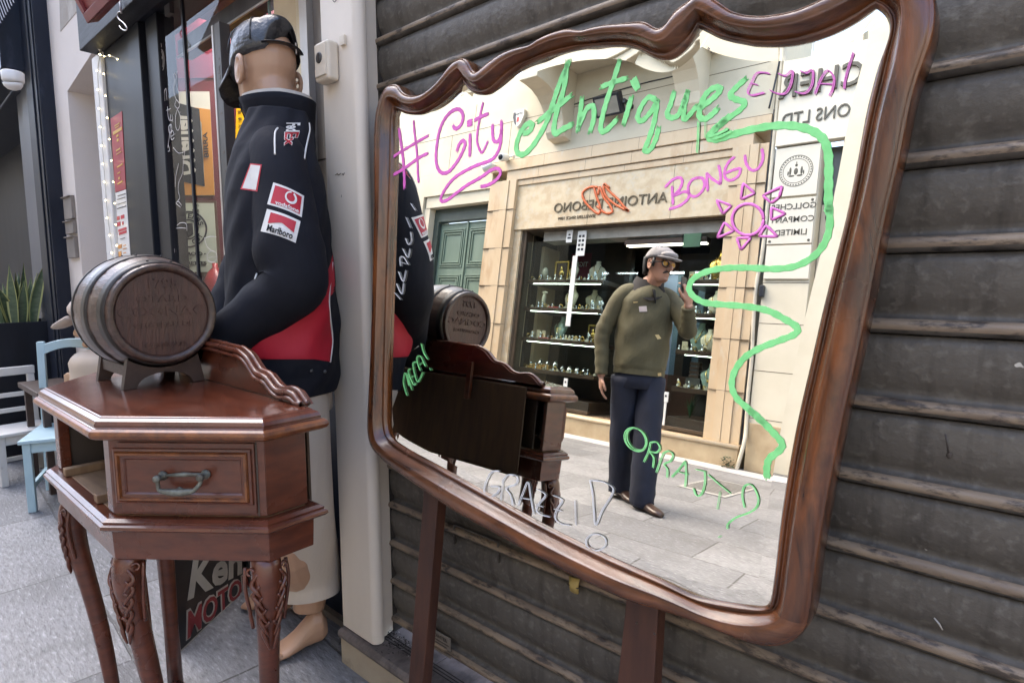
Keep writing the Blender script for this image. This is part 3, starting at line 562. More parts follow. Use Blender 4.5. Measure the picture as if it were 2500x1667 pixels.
paint('painted_word', [('zb', 19, [(985 + 100 * cos(a) + 25 * sin(a), 285 + 112 * sin(a)) for a in [2 * pi * k / 16 for k in range(17)]]), ('zb', 13, [(1000 + 92 * cos(a) + 25 * sin(a), 280 + 105 * sin(a)) for a in [2 * pi * k / 16 for k in range(17)]])] + [('zb', 17, p) for p in ([(1130, 310), (1110, 400), (1065, 500)], [(1130, 312), (1190, 312), (1220, 370), (1180, 410), (1120, 400), (1160, 460), (1152, 555)], [(1250, 420), (1220, 500), (1185, 600)], [(1245, 420), (1300, 395), (1345, 430), (1320, 490), (1260, 520), (1290, 570), (1288, 650)], [(1330, 645), (1400, 570), (1462, 490)], [(1462, 490), (1470, 620), (1460, 740)], [(1380, 590), (1490, 620)], [(1560, 570), (1660, 592)], [(1650, 590), (1650, 700), (1620, 800), (1570, 822), (1540, 750)], [(1680, 620), (1790, 715), (1895, 800)], [(1795, 785), (1770, 950)], [(2030, 940), (2008, 820), (2030, 730), (2100, 722), (2158, 830), (2150, 920), (2080, 980), (1950, 1030), (1872, 1090), (1865, 1140)], [(1780, 1222), (1800, 1208)])], PALEGREEN, 'thin green painted word ORRAJT at the lower right')

# ================================================================ CABINET, BARREL, MANNEQUIN
SCB = .927; ZG = CAMZ - CAMZ / SCB
XF[0] = SCB
cb = empty('corner_cabinet', (-1.4, .42, ZG), 'red brown half octagonal cabinet on carved cabriole legs carrying the barrel', 'cabinet')
PA = [(-1.185, .260), (-.950, .449), (-.953, .573), (-1.847, .573), (-1.85, .449), (-1.615, .260)]     # lip of the top moulding, Z .82
def ringz(off, z, poly=PA): return [V((x, y, z)) for x, y in poly_off(poly, off)]
def mould(name, prof, m, parent, cap=True): b = MB(); b.loft([ringz(o, z) for z, o in prof], cap=cap); return b.build(name, m, parent)
top = MB(); top.m = 1
top.loft([ringz(o, z) for z, o in [(.802, -.028), (.806, -.010), (.810, -.002), (.816, .001), (.822, -.001), (.8255, -.006)]]); top.m = 0
top.loft([ringz(o, z) for z, o in [(.8255, -.0062), (.8275, -.010), (.832, -.009), (.838, -.012), (.842, -.019), (.8445, -.021), (.8455, -.026)]])
cto = top.build('top', [CABTOP, CABEDGE], cb, bevel=.0012)
ZB, ZT = .667, .802
IN_ = .030
pin = [V((x, y, 0)) for x, y in poly_off(PA, -IN_)]
def wallpanel(b, i, t, z0, z1, a0=0.0, a1=1.0, out_=0.0):
    p, q = pin[i], pin[(i + 1) % 6]; d = q - p; L = d.length; d.normalize(); nn = V((d.y, -d.x, 0)); s = p + d * (a0 * L) + nn * out_; e = p + d * (a1 * L) + nn * out_
    b.obox((s.x, s.y, z0), e - s, -nn * t, V((0, 0, z1 - z0))); return s, e, nn
b = MB(); wallpanel(b, 0, .012, ZB, ZT); wallpanel(b, 1, .012, ZB, ZT, .0, .99, -.0015); wallpanel(b, 3, .012, ZB, ZT); wallpanel(b, 4, .012, ZB, ZT, 0, 1, -.0015)
b.m = 0; b.obox(pin[5] + V((.0, .0005, ZB)), (.034, 0, 0), (0, .02, 0), (0, 0, ZT - ZB)); b.obox(pin[0] + V((-.036, .0005, ZB)), (.033, 0, 0), (0, .02, 0), (0, 0, ZT - ZB))
b.m = 1; b.prism(poly_off(PA, -IN_ - .004), ZB - .002 - .010, ZB - .002)
b.m = 2; b.box(-1.80, -1.02, .535, .541, ZB, ZT)
for xx in (-1.53, -1.30): b.m = 1; b.box(xx, xx + .022, .285, .53, ZB - .002, ZB + .014)
for xx in (-1.585, -1.26): b.m = 2; b.box(xx, xx + .008, .30, .53, ZB - .002, ZT)
b.build('carcass', [CAB, RAWWOOD, DARKHOLE], cb, bevel=.0015)
mould('middle_moulding', [(.664, -.030), (.664, -.018), (.660, -.010), (.656, -.011), (.653, -.006), (.648, -.005), (.644, -.009), (.640, -.022)], CAB, cb)
b = MB(); b.loft([ringz(-.026, .586), ringz(-.024, .6405)]); b.build('apron', CAB, cb, bevel=.0015)
# drawer front on the right chamfer, its moulding and the drop handle
def onF(p, off=0.0):
    q0, q1 = pin[0], pin[1]; d = (q1 - q0).normalized(); nn = V((d.y, -d.x, 0)); o = q0 + nn * off; r = ray(p); return CAM + r * (nn.dot(o - CAM) / nn.dot(r))
dF = (pin[1] - pin[0]).normalized(); nF = V((dF.y, -dF.x, 0))
b = MB(); L0 = (pin[1] - pin[0]).length
b.obox(pin[0] + dF * .018 + V((0, 0, ZB + .006)) + nF * .0005, dF * (L0 - .034), nF * .0045, (0, 0, ZT - ZB - .010)); dr = b.build('drawer', CAB, cb, bevel=.0012)
b = MB(); b.obox(pin[0] + dF * (L0 - .0155) + V((0, 0, ZB)) + nF * .0002, dF * .003, nF * .0008, (0, 0, ZT - ZB)); b.build('shadow_gap', DARKHOLE, cb)
def sz(p): q = onF(p, .005); return ((q - pin[0]).dot(dF), q.z)
cs = [sz(p) for p in P('dr', (190, 203), (1715, 190), (1755, 800), (268, 812))]
u0, u1, z1, z0 = (cs[0][0] + cs[3][0]) / 2, (cs[1][0] + cs[2][0]) / 2, (cs[0][1] + cs[1][1]) / 2, (cs[2][1] + cs[3][1]) / 2
def rectring(b, prof):
    rings = []
    for ins, h in prof:
        rings.append([pin[0] + dF * u + nF * (.005 + h) + V((0, 0, z)) for u, z in ((u0 + ins, z0 + ins), (u1 - ins, z0 + ins), (u1 - ins, z1 - ins), (u0 + ins, z1 - ins))])
    b.loft(rings, cap=False)
b = MB(); rectring(b, [(0, 0), (.001, .004), (.0045, .0055), (.006, .004)]); b.m = 1; rectring(b, [(.006, .004), (.008, .0085), (.0115, .0085), (.0135, .004)]); b.m = 0; rectring(b, [(.0135, .004), (.018, .0035), (.0205, .001), (.021, 0)])
b.build('panel_moulding', [CAB, CABEDGE], dr)
BRZ = mat('verdigris bronze', (.085, .075, .058), (.19, .20, .17), .5, 60, metal=.35, bump=.5, bscale=200)
hd = [onF(p, .012) for p in P('dr', (735, 505), (1205, 490), (1150, 640), (755, 640))]
b = MB(True)
for q in hd[:2]: b.lathe([(.0075, -.007), (.0085, -.003), (.006, 0), (.0035, .008), (.0062, .010), (.0062, .016), (.003, .018)], q, nF, 14)
b.tube([hd[0] - nF * .004, (hd[0] + hd[1]) / 2 - nF * .004 + V((0, 0, .001)), hd[1] - nF * .004], [.0022, .0042, .0022], 8); b.build('handle_plate', BRZ, dr)
b = MB(True); ux = nF * .012
pp = [hd[0] + ux, hd[0] + ux + V((0, 0, -.010)) + dF * .001, hd[3] + ux + V((0, 0, .004)), hd[3] + ux + dF * .006, (hd[2] + hd[3]) / 2 + ux + V((0, 0, -.002)), hd[2] + ux - dF * .006, hd[2] + ux + V((0, 0, .004)), hd[1] + ux + V((0, 0, -.010)) - dF * .001, hd[1] + ux]
b.tube(smoothpath(pp, 5), lambda t: .0034 + .0028 * math.exp(-((t - .5) / .13) ** 2), 10); b.tube([(hd[2] * .6 + hd[3] * .4) + nF * .004, (hd[2] + hd[3]) / 2 + nF * .004 + V((0, 0, .003)), hd[2] * .4 + hd[3] * .6 + nF * .004], .0024, 7)
b.build('handle', BRZ, dr)
# backsplash: half outline from its reflection, mirrored about the centre
hp = [mY(p, .58) for p in P('mz', (430, 1020), (500, 1030), (570, 1070), (620, 1130), (660, 1170), (740, 1195), (780, 1230), (820, 1265), (880, 1290), (960, 1290), (1010, 1305), (1050, 1345), (1090, 1392))]
half = [(q.x, q.z) for q in hp]; zend = half[-1][1]; sc_ = (-1.0 - (-1.40)) / (half[-1][0] + 1.40) if half[-1][0] > -1.3 else 1
half = [(-1.40 + max(0, (x + 1.40)) * sc_, .846 + max(0, z - zend)) for x, z in half]
half = [(-1.40, half[0][1] + .004)] + half
ol = [(-2.8 - x, z) for x, z in half[::-1]] + half[1:]
ol2 = smoothpath([V((x, 0, z)) for x, z in ol], 4)
b = MB(); b.extr([(v_.x, .552, max(v_.z, .8458)) for v_ in ol2] + [(ol2[-1].x, .552, .8457), (ol2[0].x, .552, .8457)][:0], (0, .019, 0)); bs = b.build('backsplash', CAB, cb)
b = MB(True)
for oy, oz, r_ in ((.5475, -.004, .0062), (.5445, -.0145, .0048), (.559, .001, .006)): b.tube([(v_.x, oy, max(.849, v_.z + oz)) for v_ in ol2], r_, 8)
b.build('scroll_moulding', CAB, bs)
b = MB(); b.box(-1.77, -1.035, .5735, .579, .60, .835); b.box(-1.76, -1.04, .5735, .577, .588, .5998); b.m = 1; b.box(-1.262, -1.243, .5792, .590, .775, .885)
b.build('back_board', [PLY, CAB], cb, bevel=.001)
# cabriole legs with carved knees
def leg(corner, outd, scale=1.0):
    o = V((outd[0], outd[1], 0)).normalized(); t = V((-o.y, o.x, 0)); c = V((corner[0], corner[1], 0)) - o * .040
    prof_ = [(.592, .000, .033), (.575, .005, .0345), (.545, .0105, .0345), (.50, .008, .030), (.45, .000, .026), (.38, -.012, .0235), (.27, -.028, .0225), (.14, -.040, .0195), (.03, -.046, .0175), (ZG + .045, -.044, .018), (ZG + .022, -.036, .021), (ZG + .008, -.032, .021), (ZG, -.032, .018)]
    b = MB(True); rings = []
    for z, oo, hw_ in prof_:
        p = c + o * oo + V((0, 0, z)); hw_ *= .80; q = [(1, .35), (.35, 1), (-.35, 1), (-1, .35), (-1, -.35), (-.35, -1), (.35, -1), (1, -.35)]
        # corner of the square section points outward
        rings.append([p + (o * (a + b_) + t * (a - b_)) * (hw_ * .72) for a, b_ in q])
    b.loft(rings); lg = b.build('leg', CAB, cb, sub=1)
    k = MB(True)
    for sd in (-1, 1):
        f = (o + t * sd).normalized(); e = (o - t * sd).normalized()                     # face normal, direction on the face towards the ridge
        def pt(u, z, h=0.0):
            zz = [(z0_, o0, w0) for z0_, o0, w0 in prof_]; j = next(i for i in range(len(zz) - 1) if zz[i][0] >= z >= zz[i + 1][0]); w_ = (z - zz[j + 1][0]) / (zz[j][0] - zz[j + 1][0])
            oo = zz[j][1] * w_ + zz[j + 1][1] * (1 - w_); hw_ = (zz[j][2] * w_ + zz[j + 1][2] * (1 - w_)) * .80 * .95; return c + o * oo + V((0, 0, z)) + f * (hw_ + h) + e * u
        sp = [pt(-.014 + (.011 - .0022 * a) * cos(a + .4) * .9, .566 + (.011 - .0022 * a) * sin(a + .4), .001) for a in [i * .42 for i in range(12)]]
        k.tube(sp, .0026, 6)
        for i, (ua, za, ub, zb_) in enumerate(((-.012, .548, .004, .525), (-.010, .528, .008, .500), (-.006, .506, .012, .472), (-.001, .482, .014, .445), (.004, .458, .015, .418))):
            k.tube(smoothpath([pt(ua + .012, za + .018, -.001), pt(ua, za, .0018), pt((ua + ub) / 2 + .001, (za + zb_) / 2, .003), pt(ub, zb_, .0005)], 4), lambda s_: .0015 + .0028 * sin(pi * min(1, s_ * .9 + .1)), 7)
        k.tube(smoothpath([pt(-.024, .575, -.002), pt(-.026, .54, 0), pt(-.022, .50, .0), pt(-.017, .46, 0)], 4), .0034, 7)
    for i in range(0):
        z = .575 - i * .018; j = i
        k.ball(c + o * (max(-.004, .0125 - abs(z - .54) * .16) + .043 - max(0, .53 - z) * .06) + V((0, 0, z)), (.0038, .0038, .0085), 8)
    k.build('carving', CAB, lg); return lg
for cpt, od in ((PA[0], (.42, -1)), (PA[1], (1, -.25)), (PA[4], (-1, -.25)), (PA[5], (-.42, -1)), ((-.97, .56), (.6, .2)), ((-1.83, .56), (-.6, .2))):
    if cpt[1] > .5: continue
    leg(poly_off(PA, -.018)[PA.index(cpt)] if cpt in PA else cpt, od)
b = MB(True); b.tube([(-1.79, .545, .59), (-1.80, .55, .45), (-1.775, .545, .1), (-1.785, .55, ZG)], [.032, .026, .019, .021], 8); b.build('rear_leg', CAB, cb)
# barrel on its stand
BX0, BY, BZ = -1.405, .462, 1.004
br = empty('barrel', (BX0 - .13, BY, BZ - .125), 'small dark oak cognac barrel lying on a stand on top of the cabinet', 'barrel')
LB = .262
def brad(t): return .1055 + .0235 * (1 - (2 * t - 1) ** 2)
b = MB(True); ns = 96
rings = []
for i in range(25):
    t = i / 24; r = brad(t); rings.append([V((BX0 - LB * t, BY + (r - .0009 * (abs(((k * 16 / ns) % 1) - .5) > .44)) * cos(2 * pi * k / ns), BZ + (r - .0009 * (abs(((k * 16 / ns) % 1) - .5) > .44)) * sin(2 * pi * k / ns))) for k in range(ns)])
b.loft(rings, cap=False); rin = []
for r, x in ((.1055, 0), (.104, .0015), (.096, .0008), (.0915, -.004), (.0905, -.012)): rin.append([V((BX0 + x, BY + r * cos(2 * pi * k / ns), BZ + r * sin(2 * pi * k / ns))) for k in range(ns)])
b.loft(rin, cap=False); b.loft([[V((BX0 - LB, BY + r * cos(2 * pi * k / ns), BZ + r * sin(2 * pi * k / ns))) for k in range(ns)] for r in (.1055, .09)] + [[V((BX0 - LB + .01, BY + .0898 * cos(2 * pi * k / ns), BZ + .0898 * sin(2 * pi * k / ns))) for k in range(ns)]])
b.build('staves', BARREL, br)
b = MB(); b.lathe([(.0912, -.020), (.0912, -.0075), (.089, -.0068), (.0, -.0068)], (BX0, BY, BZ), (1, 0, 0), 64)
hdo = b.build('head', BHEAD, br)
b = MB(); rr_, uu = V((0, 1, 0)), V((0, 0, 1))
for s_, zz, sz_, xs_ in (('1795', .056, .028, 1.15), ('OTARD', .026, .020, 1.5), ('COGNAC', -.004, .029, 1.36), ('CHATEAU DE', -.028, .015, 1.3), ('COGNAC', -.072, .0155, 1.2)):
    b.text(s_, (BX0 - .0072, BY, BZ + zz), rr_, uu, sz_, .0030, 0.012, xs_)
b.build('carved_lettering', BHEAD, hdo)
for t0, t1 in ((.035, .12), (.27, .37), (.63, .73), (.88, .965)):
    b = MB(True); b.loft([[V((BX0 - LB * t, BY + (brad(t) + h) * cos(2 * pi * k / 64), BZ + (brad(t) + h) * sin(2 * pi * k / 64))) for k in range(64)] for t, h in ((t0, 0), (t0, .0019), (t1, .0019), (t1, 0))], cap=False)
    for a in (1.35, 1.75): b.ball((BX0 - LB * (t0 + t1) / 2, BY + (brad((t0 + t1) / 2) + .002) * cos(a), BZ + (brad((t0 + t1) / 2) + .002) * sin(a)), .003, 8)
    b.build('hoop', HOOP, br)
sd = empty('barrel_stand', (BX0 - .12, BY, .8455), 'dark wooden cradle with arched feet under the barrel', 'stand')
def cradle(x, tt):
    r = brad(tt) + .0015; w_ = .082
    arch = [(BY - w_ + .0, .846), (BY - w_ + .012, .9125)] + [(BY + r * sin(a), BZ - r * cos(a)) for a in [radians(v_) for v_ in range(-36, 37, 6)]] + [(BY + w_ - .012, .9125), (BY + w_, .846), (BY + w_ - .026, .846)] + [(BY + .056 * cos(a), .846 + .030 * sin(a)) for a in [radians(v_) for v_ in range(10, 171, 16)]] + [(BY - w_ + .026, .846)]
    b = MB(); b.extr([(x, y, z) for y, z in arch], (-.019, 0, 0)); return b.build('cradle_foot', BSTAND, sd, bevel=.0015)
cradle(BX0 - .022, .13); cradle(BX0 - .205, .87)
for yy in (BY - .071, BY + .058): b = MB(); b.box(BX0 - .205, BX0 - .041, yy, yy + .013, .872, .896); b.build('rail', BSTAND, sd, bevel=.001)

XF[0] = None
# --- mannequin
mq = empty('mannequin', (-1.56, .80, 0), 'barefoot shop mannequin in a black racing jacket and backward tilted black cap', 'mannequin')
SKIN = mat('mannequin skin', (.42, .255, .165), (.37, .215, .135), .42, 3, coat=.1)
def headrings(s_=1.0):
    T = [(-.118, .066, .034, .020), (-.110, .082, .012, .034), (-.090, .090, -.022, .047), (-.062, .090, -.052, .056), (-.03, .088, -.074, .064), (0, .085, -.090, .070), (.03, .091, -.098, .0735), (.06, .087, -.098, .073), (.088, .070, -.086, .062), (.108, .045, -.060, .043), (.119, .012, -.022, .014)]
    o = []
    for z, f, bk_, wd in T: o.append([((f + bk_) / 2 + (f - bk_) / 2 * cos(a), wd * sin(a) * (1 if cos(a) < .2 else 1 - .12 * cos(a)), z) for a in [2 * pi * k / 24 for k in range(24)]])
    return o
def placed(o, f, up=(0, 0, 1)):
    f = V(f).normalized(); u = V(up).normalized(); l = u.cross(f).normalized(); u = f.cross(l); o = V(o); return lambda p: o + f * p[0] + l * p[1] + u * p[2]
HC = at(648, 190, 1.515); hf = V((-.99, -.10, -.12)); HT0 = placed(HC, hf); HT = lambda p: HT0((p[0] * .95, p[1] * .95, p[2] * .93))
NB = at(686, 290, 1.53)
# torso frame
TB = V((-.42, -.907, 0)); TL = V((0, 0, 1)).cross(TB)
TC = at(682, 600, 1.52); TC.z = 0
def tpt(l, f, z, c=None): c = c or TC; return V((c.x, c.y, 0)) + TL * l + TB * f + V((0, 0, z))
b = MB(True); b.loft([[HT(p) for p in r] for r in headrings()])
for sgn_ in (1, -1):
    e = [HT((-.012 + .020 * cos(a) * (1 if cos(a) > 0 else 1.1) - .004 * sin(a), sgn_ * (.076 + .010 * (1 - cos(a)) * .5), .0 + .033 * sin(a) - .004)) for a in [2 * pi * k / 14 for k in range(14)]]
    b.tube(e, .0062, 8, loop=True); b.ball(HT((-.008, sgn_ * .075, -.004)), (.017, .0095, .030), 8, (hf.normalized(), V((0, 0, 1)).cross(hf).normalized(), V((0, 0, 1))))
b.tube(smoothpath([HT((-.02, 0, -.03)), HT((-.028, 0, -.085)), NB + V((0, 0, .03)), NB + V((0, 0, -.04)), NB + V((0, 0, -.09))], 4), [(.050, .055)] * 6 + [(.050, .053)] * 5 + [(.054, .058)] * 3 + [(.056, .06)] * 3, 20)
b.loft([[tpt(w_ * cos(a), d_ * sin(a), z) for a in [2 * pi * k / 20 for k in range(20)]] for z, w_, d_ in ((1.43, .05, .05), (1.38, .075, .06), (1.3, .11, .08), (1.1, .13, .09), (.95, .14, .09), (.86, .15, .09), (.78, .14, .085))])
F1h, F1t = V((-1.515, .875, 0)), onZ((672, 1602), 0) + V((0, 0, 0)); F2h, F2t = V((-1.73, .88, 0)), V((-1.905, .815, 0))
def footleg(b, hip, heel, toe, hz):
    d = (toe - heel).normalized(); s_ = V((0, 0, 1)).cross(d); L = (toe - heel).length
    an = heel + d * .045 + V((0, 0, .10 + hz)); kn = an.lerp(hip, .47) + TB * .025
    b.tube(smoothpath([hip, kn + V((0, 0, .1)), kn, kn - V((0, 0, .12)), an + V((0, 0, .08)), an], 4), lambda t: .080 - .030 * t - .016 * max(0, t - .6) + .008 * math.exp(-((t - .62) / .12) ** 2), 16)
    rings = []
    for t, w_, h0, h1 in ((-.02, .022, .015 + hz, .06 + hz), (.08, .033, .002 + hz * .8, .095 + hz), (.25, .035, .002 + hz * .6, .102 + hz * .8), (.42, .036, .004 + hz * .4, .080 + hz * .5), (.6, .042, .003 + hz * .1, .056 + hz * .2), (.78, .046, .002, .036), (.9, .044, .002, .026), (.96, .036, .003, .02)):
        p = heel + d * (L * t); rings.append([p + s_ * (w_ * cos(a)) + V((0, 0, (h0 + h1) / 2 + (h1 - h0) / 2 * sin(a))) for a in [2 * pi * k / 14 for k in range(14)]])
    b.loft(rings)
    for k in range(5):
        w_ = .034 - .0172 * k; ln = (.032, .028, .025, .022, .018)[k]; r = (.0105, .0072, .0068, .0064, .006)[k]
        p = heel + d * (L * (.90 - .022 * k)) + s_ * w_ * (1 if toe is F1t else -1); b.tube([p + V((0, 0, .016)), p + d * ln * .6 + V((0, 0, .015)), p + d * ln + V((0, 0, .010))], [r, r, r * .8], 8)
HIPL, HIPR = tpt(.085, 0, .84), tpt(-.085, 0, .84)
footleg(b, HIPL, F1h, F1t, .018); footleg(b, HIPR, F2h, F2t, .018)
body = b.build('body', SKIN, mq)
rm = body.modifiers.new('remesh', 'REMESH'); rm.mode = 'VOXEL'; rm.voxel_size = .0036; rm.use_smooth_shade = True
sm_ = body.modifiers.new('smooth', 'SMOOTH'); sm_.factor = .5; sm_.iterations = 3
# cap
CAPM = mat('black cap leather', (.010, .010, .012), (.02, .02, .023), .3, 9, bump=2.5, bscale=32, spec=.6)
b = MB(True); rings = []
capc = lambda p: HT(p)
nc = 64
def capedge(a):                                # how low the cap reaches, by angle (0 front, pi back); the gap at the back lies above the strap
    return .036 - .012 * cos(a) - .012 * (cos(a) > .3) - .006
gap = lambda a: abs((a % (2 * pi)) - pi) < .60
pts = []
for i in range(11):
    ph = i / 10 * pi / 2; row = []
    for k in range(nc):
        a = 2 * pi * k / nc; lo = capedge(a) + (.070 * (max(0, cos(((a % (2 * pi)) - pi) / .60 * pi / 2)) ** .35 if gap(a) else 0))
        z = lo + (.141 - lo) * sin(ph); rr_ = cos(ph) ** .55
        f = -.006 + .106 * cos(a) * rr_ if cos(a) > 0 else -.006 + .104 * cos(a) * rr_
        row.append(capc((f, .0825 * sin(a) * rr_, z)))
    pts.append(row)
b.loft(pts); cap = b.build('cap', CAPM, mq, norm=True)
sol = cap.modifiers.new('solid', 'SOLIDIFY'); sol.thickness = .003
b = MB(True); b.tube([capc((-.004 + .1050 * cos(a), .083 * sin(a), capedge(a) + .010)) for a in [pi - .72 + i * 1.44 / 12 for i in range(13)]], (.0105, .0022), 8, up=(0, 0, 1)); 
b.s = False; b.m = 1; a = pi + .36; q = capc((-.004 + .107 * cos(a), .085 * sin(a), capedge(a) + .010)); b.tube([q + V((0, 0, -.013)), q + V((0, 0, .013))], .0018, 6)
b.build('strap', [CAPM, STEELHI], cap)
b = MB(True); br_ = []
for i in range(9):
    a = -1.15 + 2.3 * i / 8; e = capc((-.006 + .105 * cos(a), .082 * sin(a), .026)); o_ = capc((-.006 + .105 * cos(a) + .072 * cos(a * .8) ** .6 * (1 if abs(a) < 1.1 else .2), .086 * sin(a), .026 - .052 * cos(a * 1.1) - .004)); br_.append((e, e.lerp(o_, .5) + V((0, 0, .006)), o_))
for j in range(8):
    for k in range(2): b.add([br_[j][k], br_[j + 1][k], br_[j + 1][k + 1], br_[j][k + 1]], [(0, 1, 2, 3)])
vz = b.build('peak', CAPM, cap, weld=True); sv = vz.modifiers.new('solid', 'SOLIDIFY'); sv.thickness = .004
b = MB(True)
for a in (0, 1.05, 2.1, 4.18, 5.23): b.tube([capc((-.006 + .1065 * cos(a) * cos(ph) ** .55, .084 * sin(a) * cos(ph) ** .55, .04 + .1025 * sin(ph))) for ph in [i * pi / 2 / 8 for i in range(1, 8)]], .0014, 5)
b.ball(capc((-.006, 0, .143)), .006, 8); b.build('seam', CAPM, cap)
# jacket
JK = mat('black jacket cloth', (.0062, .0066, .0105), (.0095, .0102, .016), .8, 4, bump=5, bscale=7, bstretch=(1, 1, .6), spec=.22)
JRED = mat('red jacket cloth', (.42, .006, .022), (.36, .005, .018), .7, 4, bump=4, bscale=7, bstretch=(1, 1, .6)); JWHITE = mat('white jacket trim', (.68, .66, .63), rough=.6); JREDP = plain('red patch cloth', (.45, .012, .028), .55); INNER = mat('pale quilted lining', (.50, .46, .41), (.44, .40, .36), .8, 30, bump=.4)
redpoly = P('px', (520, 862), (560, 852), (600, 842), (650, 826), (700, 798), (750, 750), (785, 700), (808, 640), (818, 585), (830, 560), (832, 700), (805, 724), (806, 770), (812, 830), (806, 883), (700, 880), (590, 876))
def inpoly(p, poly):
    c = False; j = len(poly) - 1
    for i in range(len(poly)):
        (x0, y0), (x1, y1) = poly[i], poly[j]
        if (y0 > p[1]) != (y1 > p[1]) and p[0] < (x1 - x0) * (p[1] - y0) / (y1 - y0) + x0: c = not c
        j = i
    return c
b = MB(True); NT, NZ = 220, 160
TZ = [(.795, .178, .125, 0, .0), (.83, .186, .132, 0, 0), (.90, .192, .136, 0, 0), (1.0, .196, .136, 0, 0), (1.1, .186, .130, 0, 0), (1.2, .178, .126, 0, 0), (1.28, .166, .120, 0, 0), (1.34, .148, .110, 0, 0), (1.39, .122, .098, 0, .0), (1.43, .098, .088, 0, .008), (1.462, .080, .078, .0, .012), (1.49, .066, .068, 0, .012)]
def tz(z):
    j = max(i for i in range(len(TZ) - 1) if TZ[i][0] <= z + 1e-9); w_ = (z - TZ[j][0]) / (TZ[j + 1][0] - TZ[j][0]); return [TZ[j][i] * (1 - w_) + TZ[j + 1][i] * w_ for i in range(5)]
rows = []
for i in range(NZ):
    z = .795 + (1.489 - .795) * i / (NZ - 1); _, w_, d_, ol_, of_ = tz(z); row = []
    for k in range(NT):
        a = 2 * pi * k / NT; ca, sa = cos(a), sin(a); e = .82
        wr = .0035 * sin(7 * a + z * 31) * sin(z * 23 + a * 2) + .004 * sin(3 * a - z * 40) * math.exp(-((z - .9) / .12) ** 2)
        row.append(tpt(w_ * math.copysign(abs(ca) ** e, ca) + wr * ca, d_ * math.copysign(abs(sa) ** e, sa) + wr * sa - of_, z))
    rows.append(row)
b.loft(rows, cap=False)
for fi, f in enumerate(b.f):
    c = sum((b.v[i] for i in f), V((0, 0, 0))) / 4
    pass
jk = b.build('jacket', [JK, JRED], mq, norm=True); jsol = jk.modifiers.new('solid', 'SOLIDIFY'); jsol.thickness = .004; jsol.offset = -1
torso_bvh = BVHTree.FromPolygons(b.v, b.f)
# sleeves
SH = tpt(.088, .0, 1.355); SE = at(716, 690, 1.37); SW = at(484, 884, 1.36)
def sleeve(path, radii, n_=40):
    p = smoothpath(path, 8); m = len(p); b = MB(True)
    def rf(t):
        x = t * (len(radii) - 1); j = min(int(x), len(radii) - 2); return radii[j] * (1 - (x - j)) + radii[j + 1] * (x - j)
    b.tube(p, lambda t: (rf(t) * (1 + .028 * sin(t * 46) * (t > .35) + .02 * sin(t * 17)), rf(t) * 1.02 * (1 + .02 * cos(t * 31))), n_); return b
sl_b = sleeve([tpt(.035, 0, 1.405), SH + V((0, 0, .012)), SH.lerp(SE, .35) + TL * .012, SH.lerp(SE, .72) + TL * .014, SE + TL * .004, SE.lerp(SW, .30) + V((0, 0, -.006)), SE.lerp(SW, .65), SW], [.045, .066, .073, .077, .075, .066, .052, .040])
slv = sl_b.build('sleeve', JK, jk); sleeve_bvh = BVHTree.FromPolygons(sl_b.v, sl_b.f)
SH2 = tpt(-.085, .01, 1.35); b = sleeve([tpt(-.05, 0, 1.41), SH2, tpt(-.13, .04, 1.22), tpt(-.10, .09, 1.08), tpt(-.06, .13, .98), tpt(-.02, .15, .90)], [.045, .062, .062, .06, .055, .045]); b.build('sleeve', JK, jk)
b = MB(True); b.ball(SW + (SW - SE).normalized() * .03, (.026, .018, .034), 12); b.build('hand', SKIN, mq)
def cast(p, off=.0012, bvhs=(sleeve_bvh, torso_bvh)):
    best = None; r = ray(p)
    for bv_ in bvhs:
        h = bv_.ray_cast(CAM, r)
        if h[0] is not None and (best is None or h[3] < best[1]): best = (h[0], h[3], h[1])
    if best is None: return None
    return best[0] - r * off
def decal(b, quad, nu, nv, off=.0016, curve=0.0, bvhs=(sleeve_bvh, torso_bvh)):
    tl, tr, brr, bl = [V((x, y)) for x, y in quad]; g_ = {}
    for j in range(nv + 1):
        for i in range(nu + 1):
            u, v_ = i / nu, j / nv; p = (tl * (1 - u) + tr * u) * (1 - v_) + (bl * (1 - u) + brr * u) * v_; p.y -= curve * sin(pi * u); c = cast(p, off, bvhs)
            if c is not None: g_[(i, j)] = c
    for j in range(nv):
        for i in range(nu):
            ks_ = [(i, j), (i + 1, j), (i + 1, j + 1), (i, j + 1)]
            if all(k in g_ for k in ks_): b.add([g_[k] for k in ks_], [(0, 1, 2, 3)])
def sub(quad, u0, v0, u1, v1):
    tl, tr, brr, bl = [V((x, y)) for x, y in quad]; f = lambda u, v_: tuple((tl * (1 - u) + tr * u) * (1 - v_) + (bl * (1 - u) + brr * u) * v_); return [f(u0, v0), f(u1, v0), f(u1, v1), f(u0, v1)]
def dtext(b, s_, quad, curve=0.0, off=.0034, bold=.02, bvhs=(sleeve_bvh, torso_bvh)):
    vs, fs = textmesh(s_, .5, bold); xs_ = [v_.x for v_ in vs]; ys_ = [v_.y for v_ in vs]; x0, x1, y0, y1 = min(xs_), max(xs_), min(ys_), max(ys_)
    tl, tr, brr, bl = [V((x, y)) for x, y in quad]; o = []
    for v_ in vs:
        u, w_ = (v_.x - x0) / (x1 - x0), 1 - (v_.y - y0) / (y1 - y0); p = (tl * (1 - u) + tr * u) * (1 - w_) + (bl * (1 - u) + brr * u) * w_; p.y -= curve * sin(pi * u)
        c = cast(p, off - .0008 * (v_.z < 0), bvhs); o.append(c if c is not None else (o[-1] if o else V((0, 0, 0))))
    b.add(o, fs)
Q1 = P('jk', (665, 1022), (1060, 1195), (1028, 1468), (586, 1300)); Q2 = P('L1', (1703, 1333), (1918, 1412), (1886, 1550), (1663, 1476))
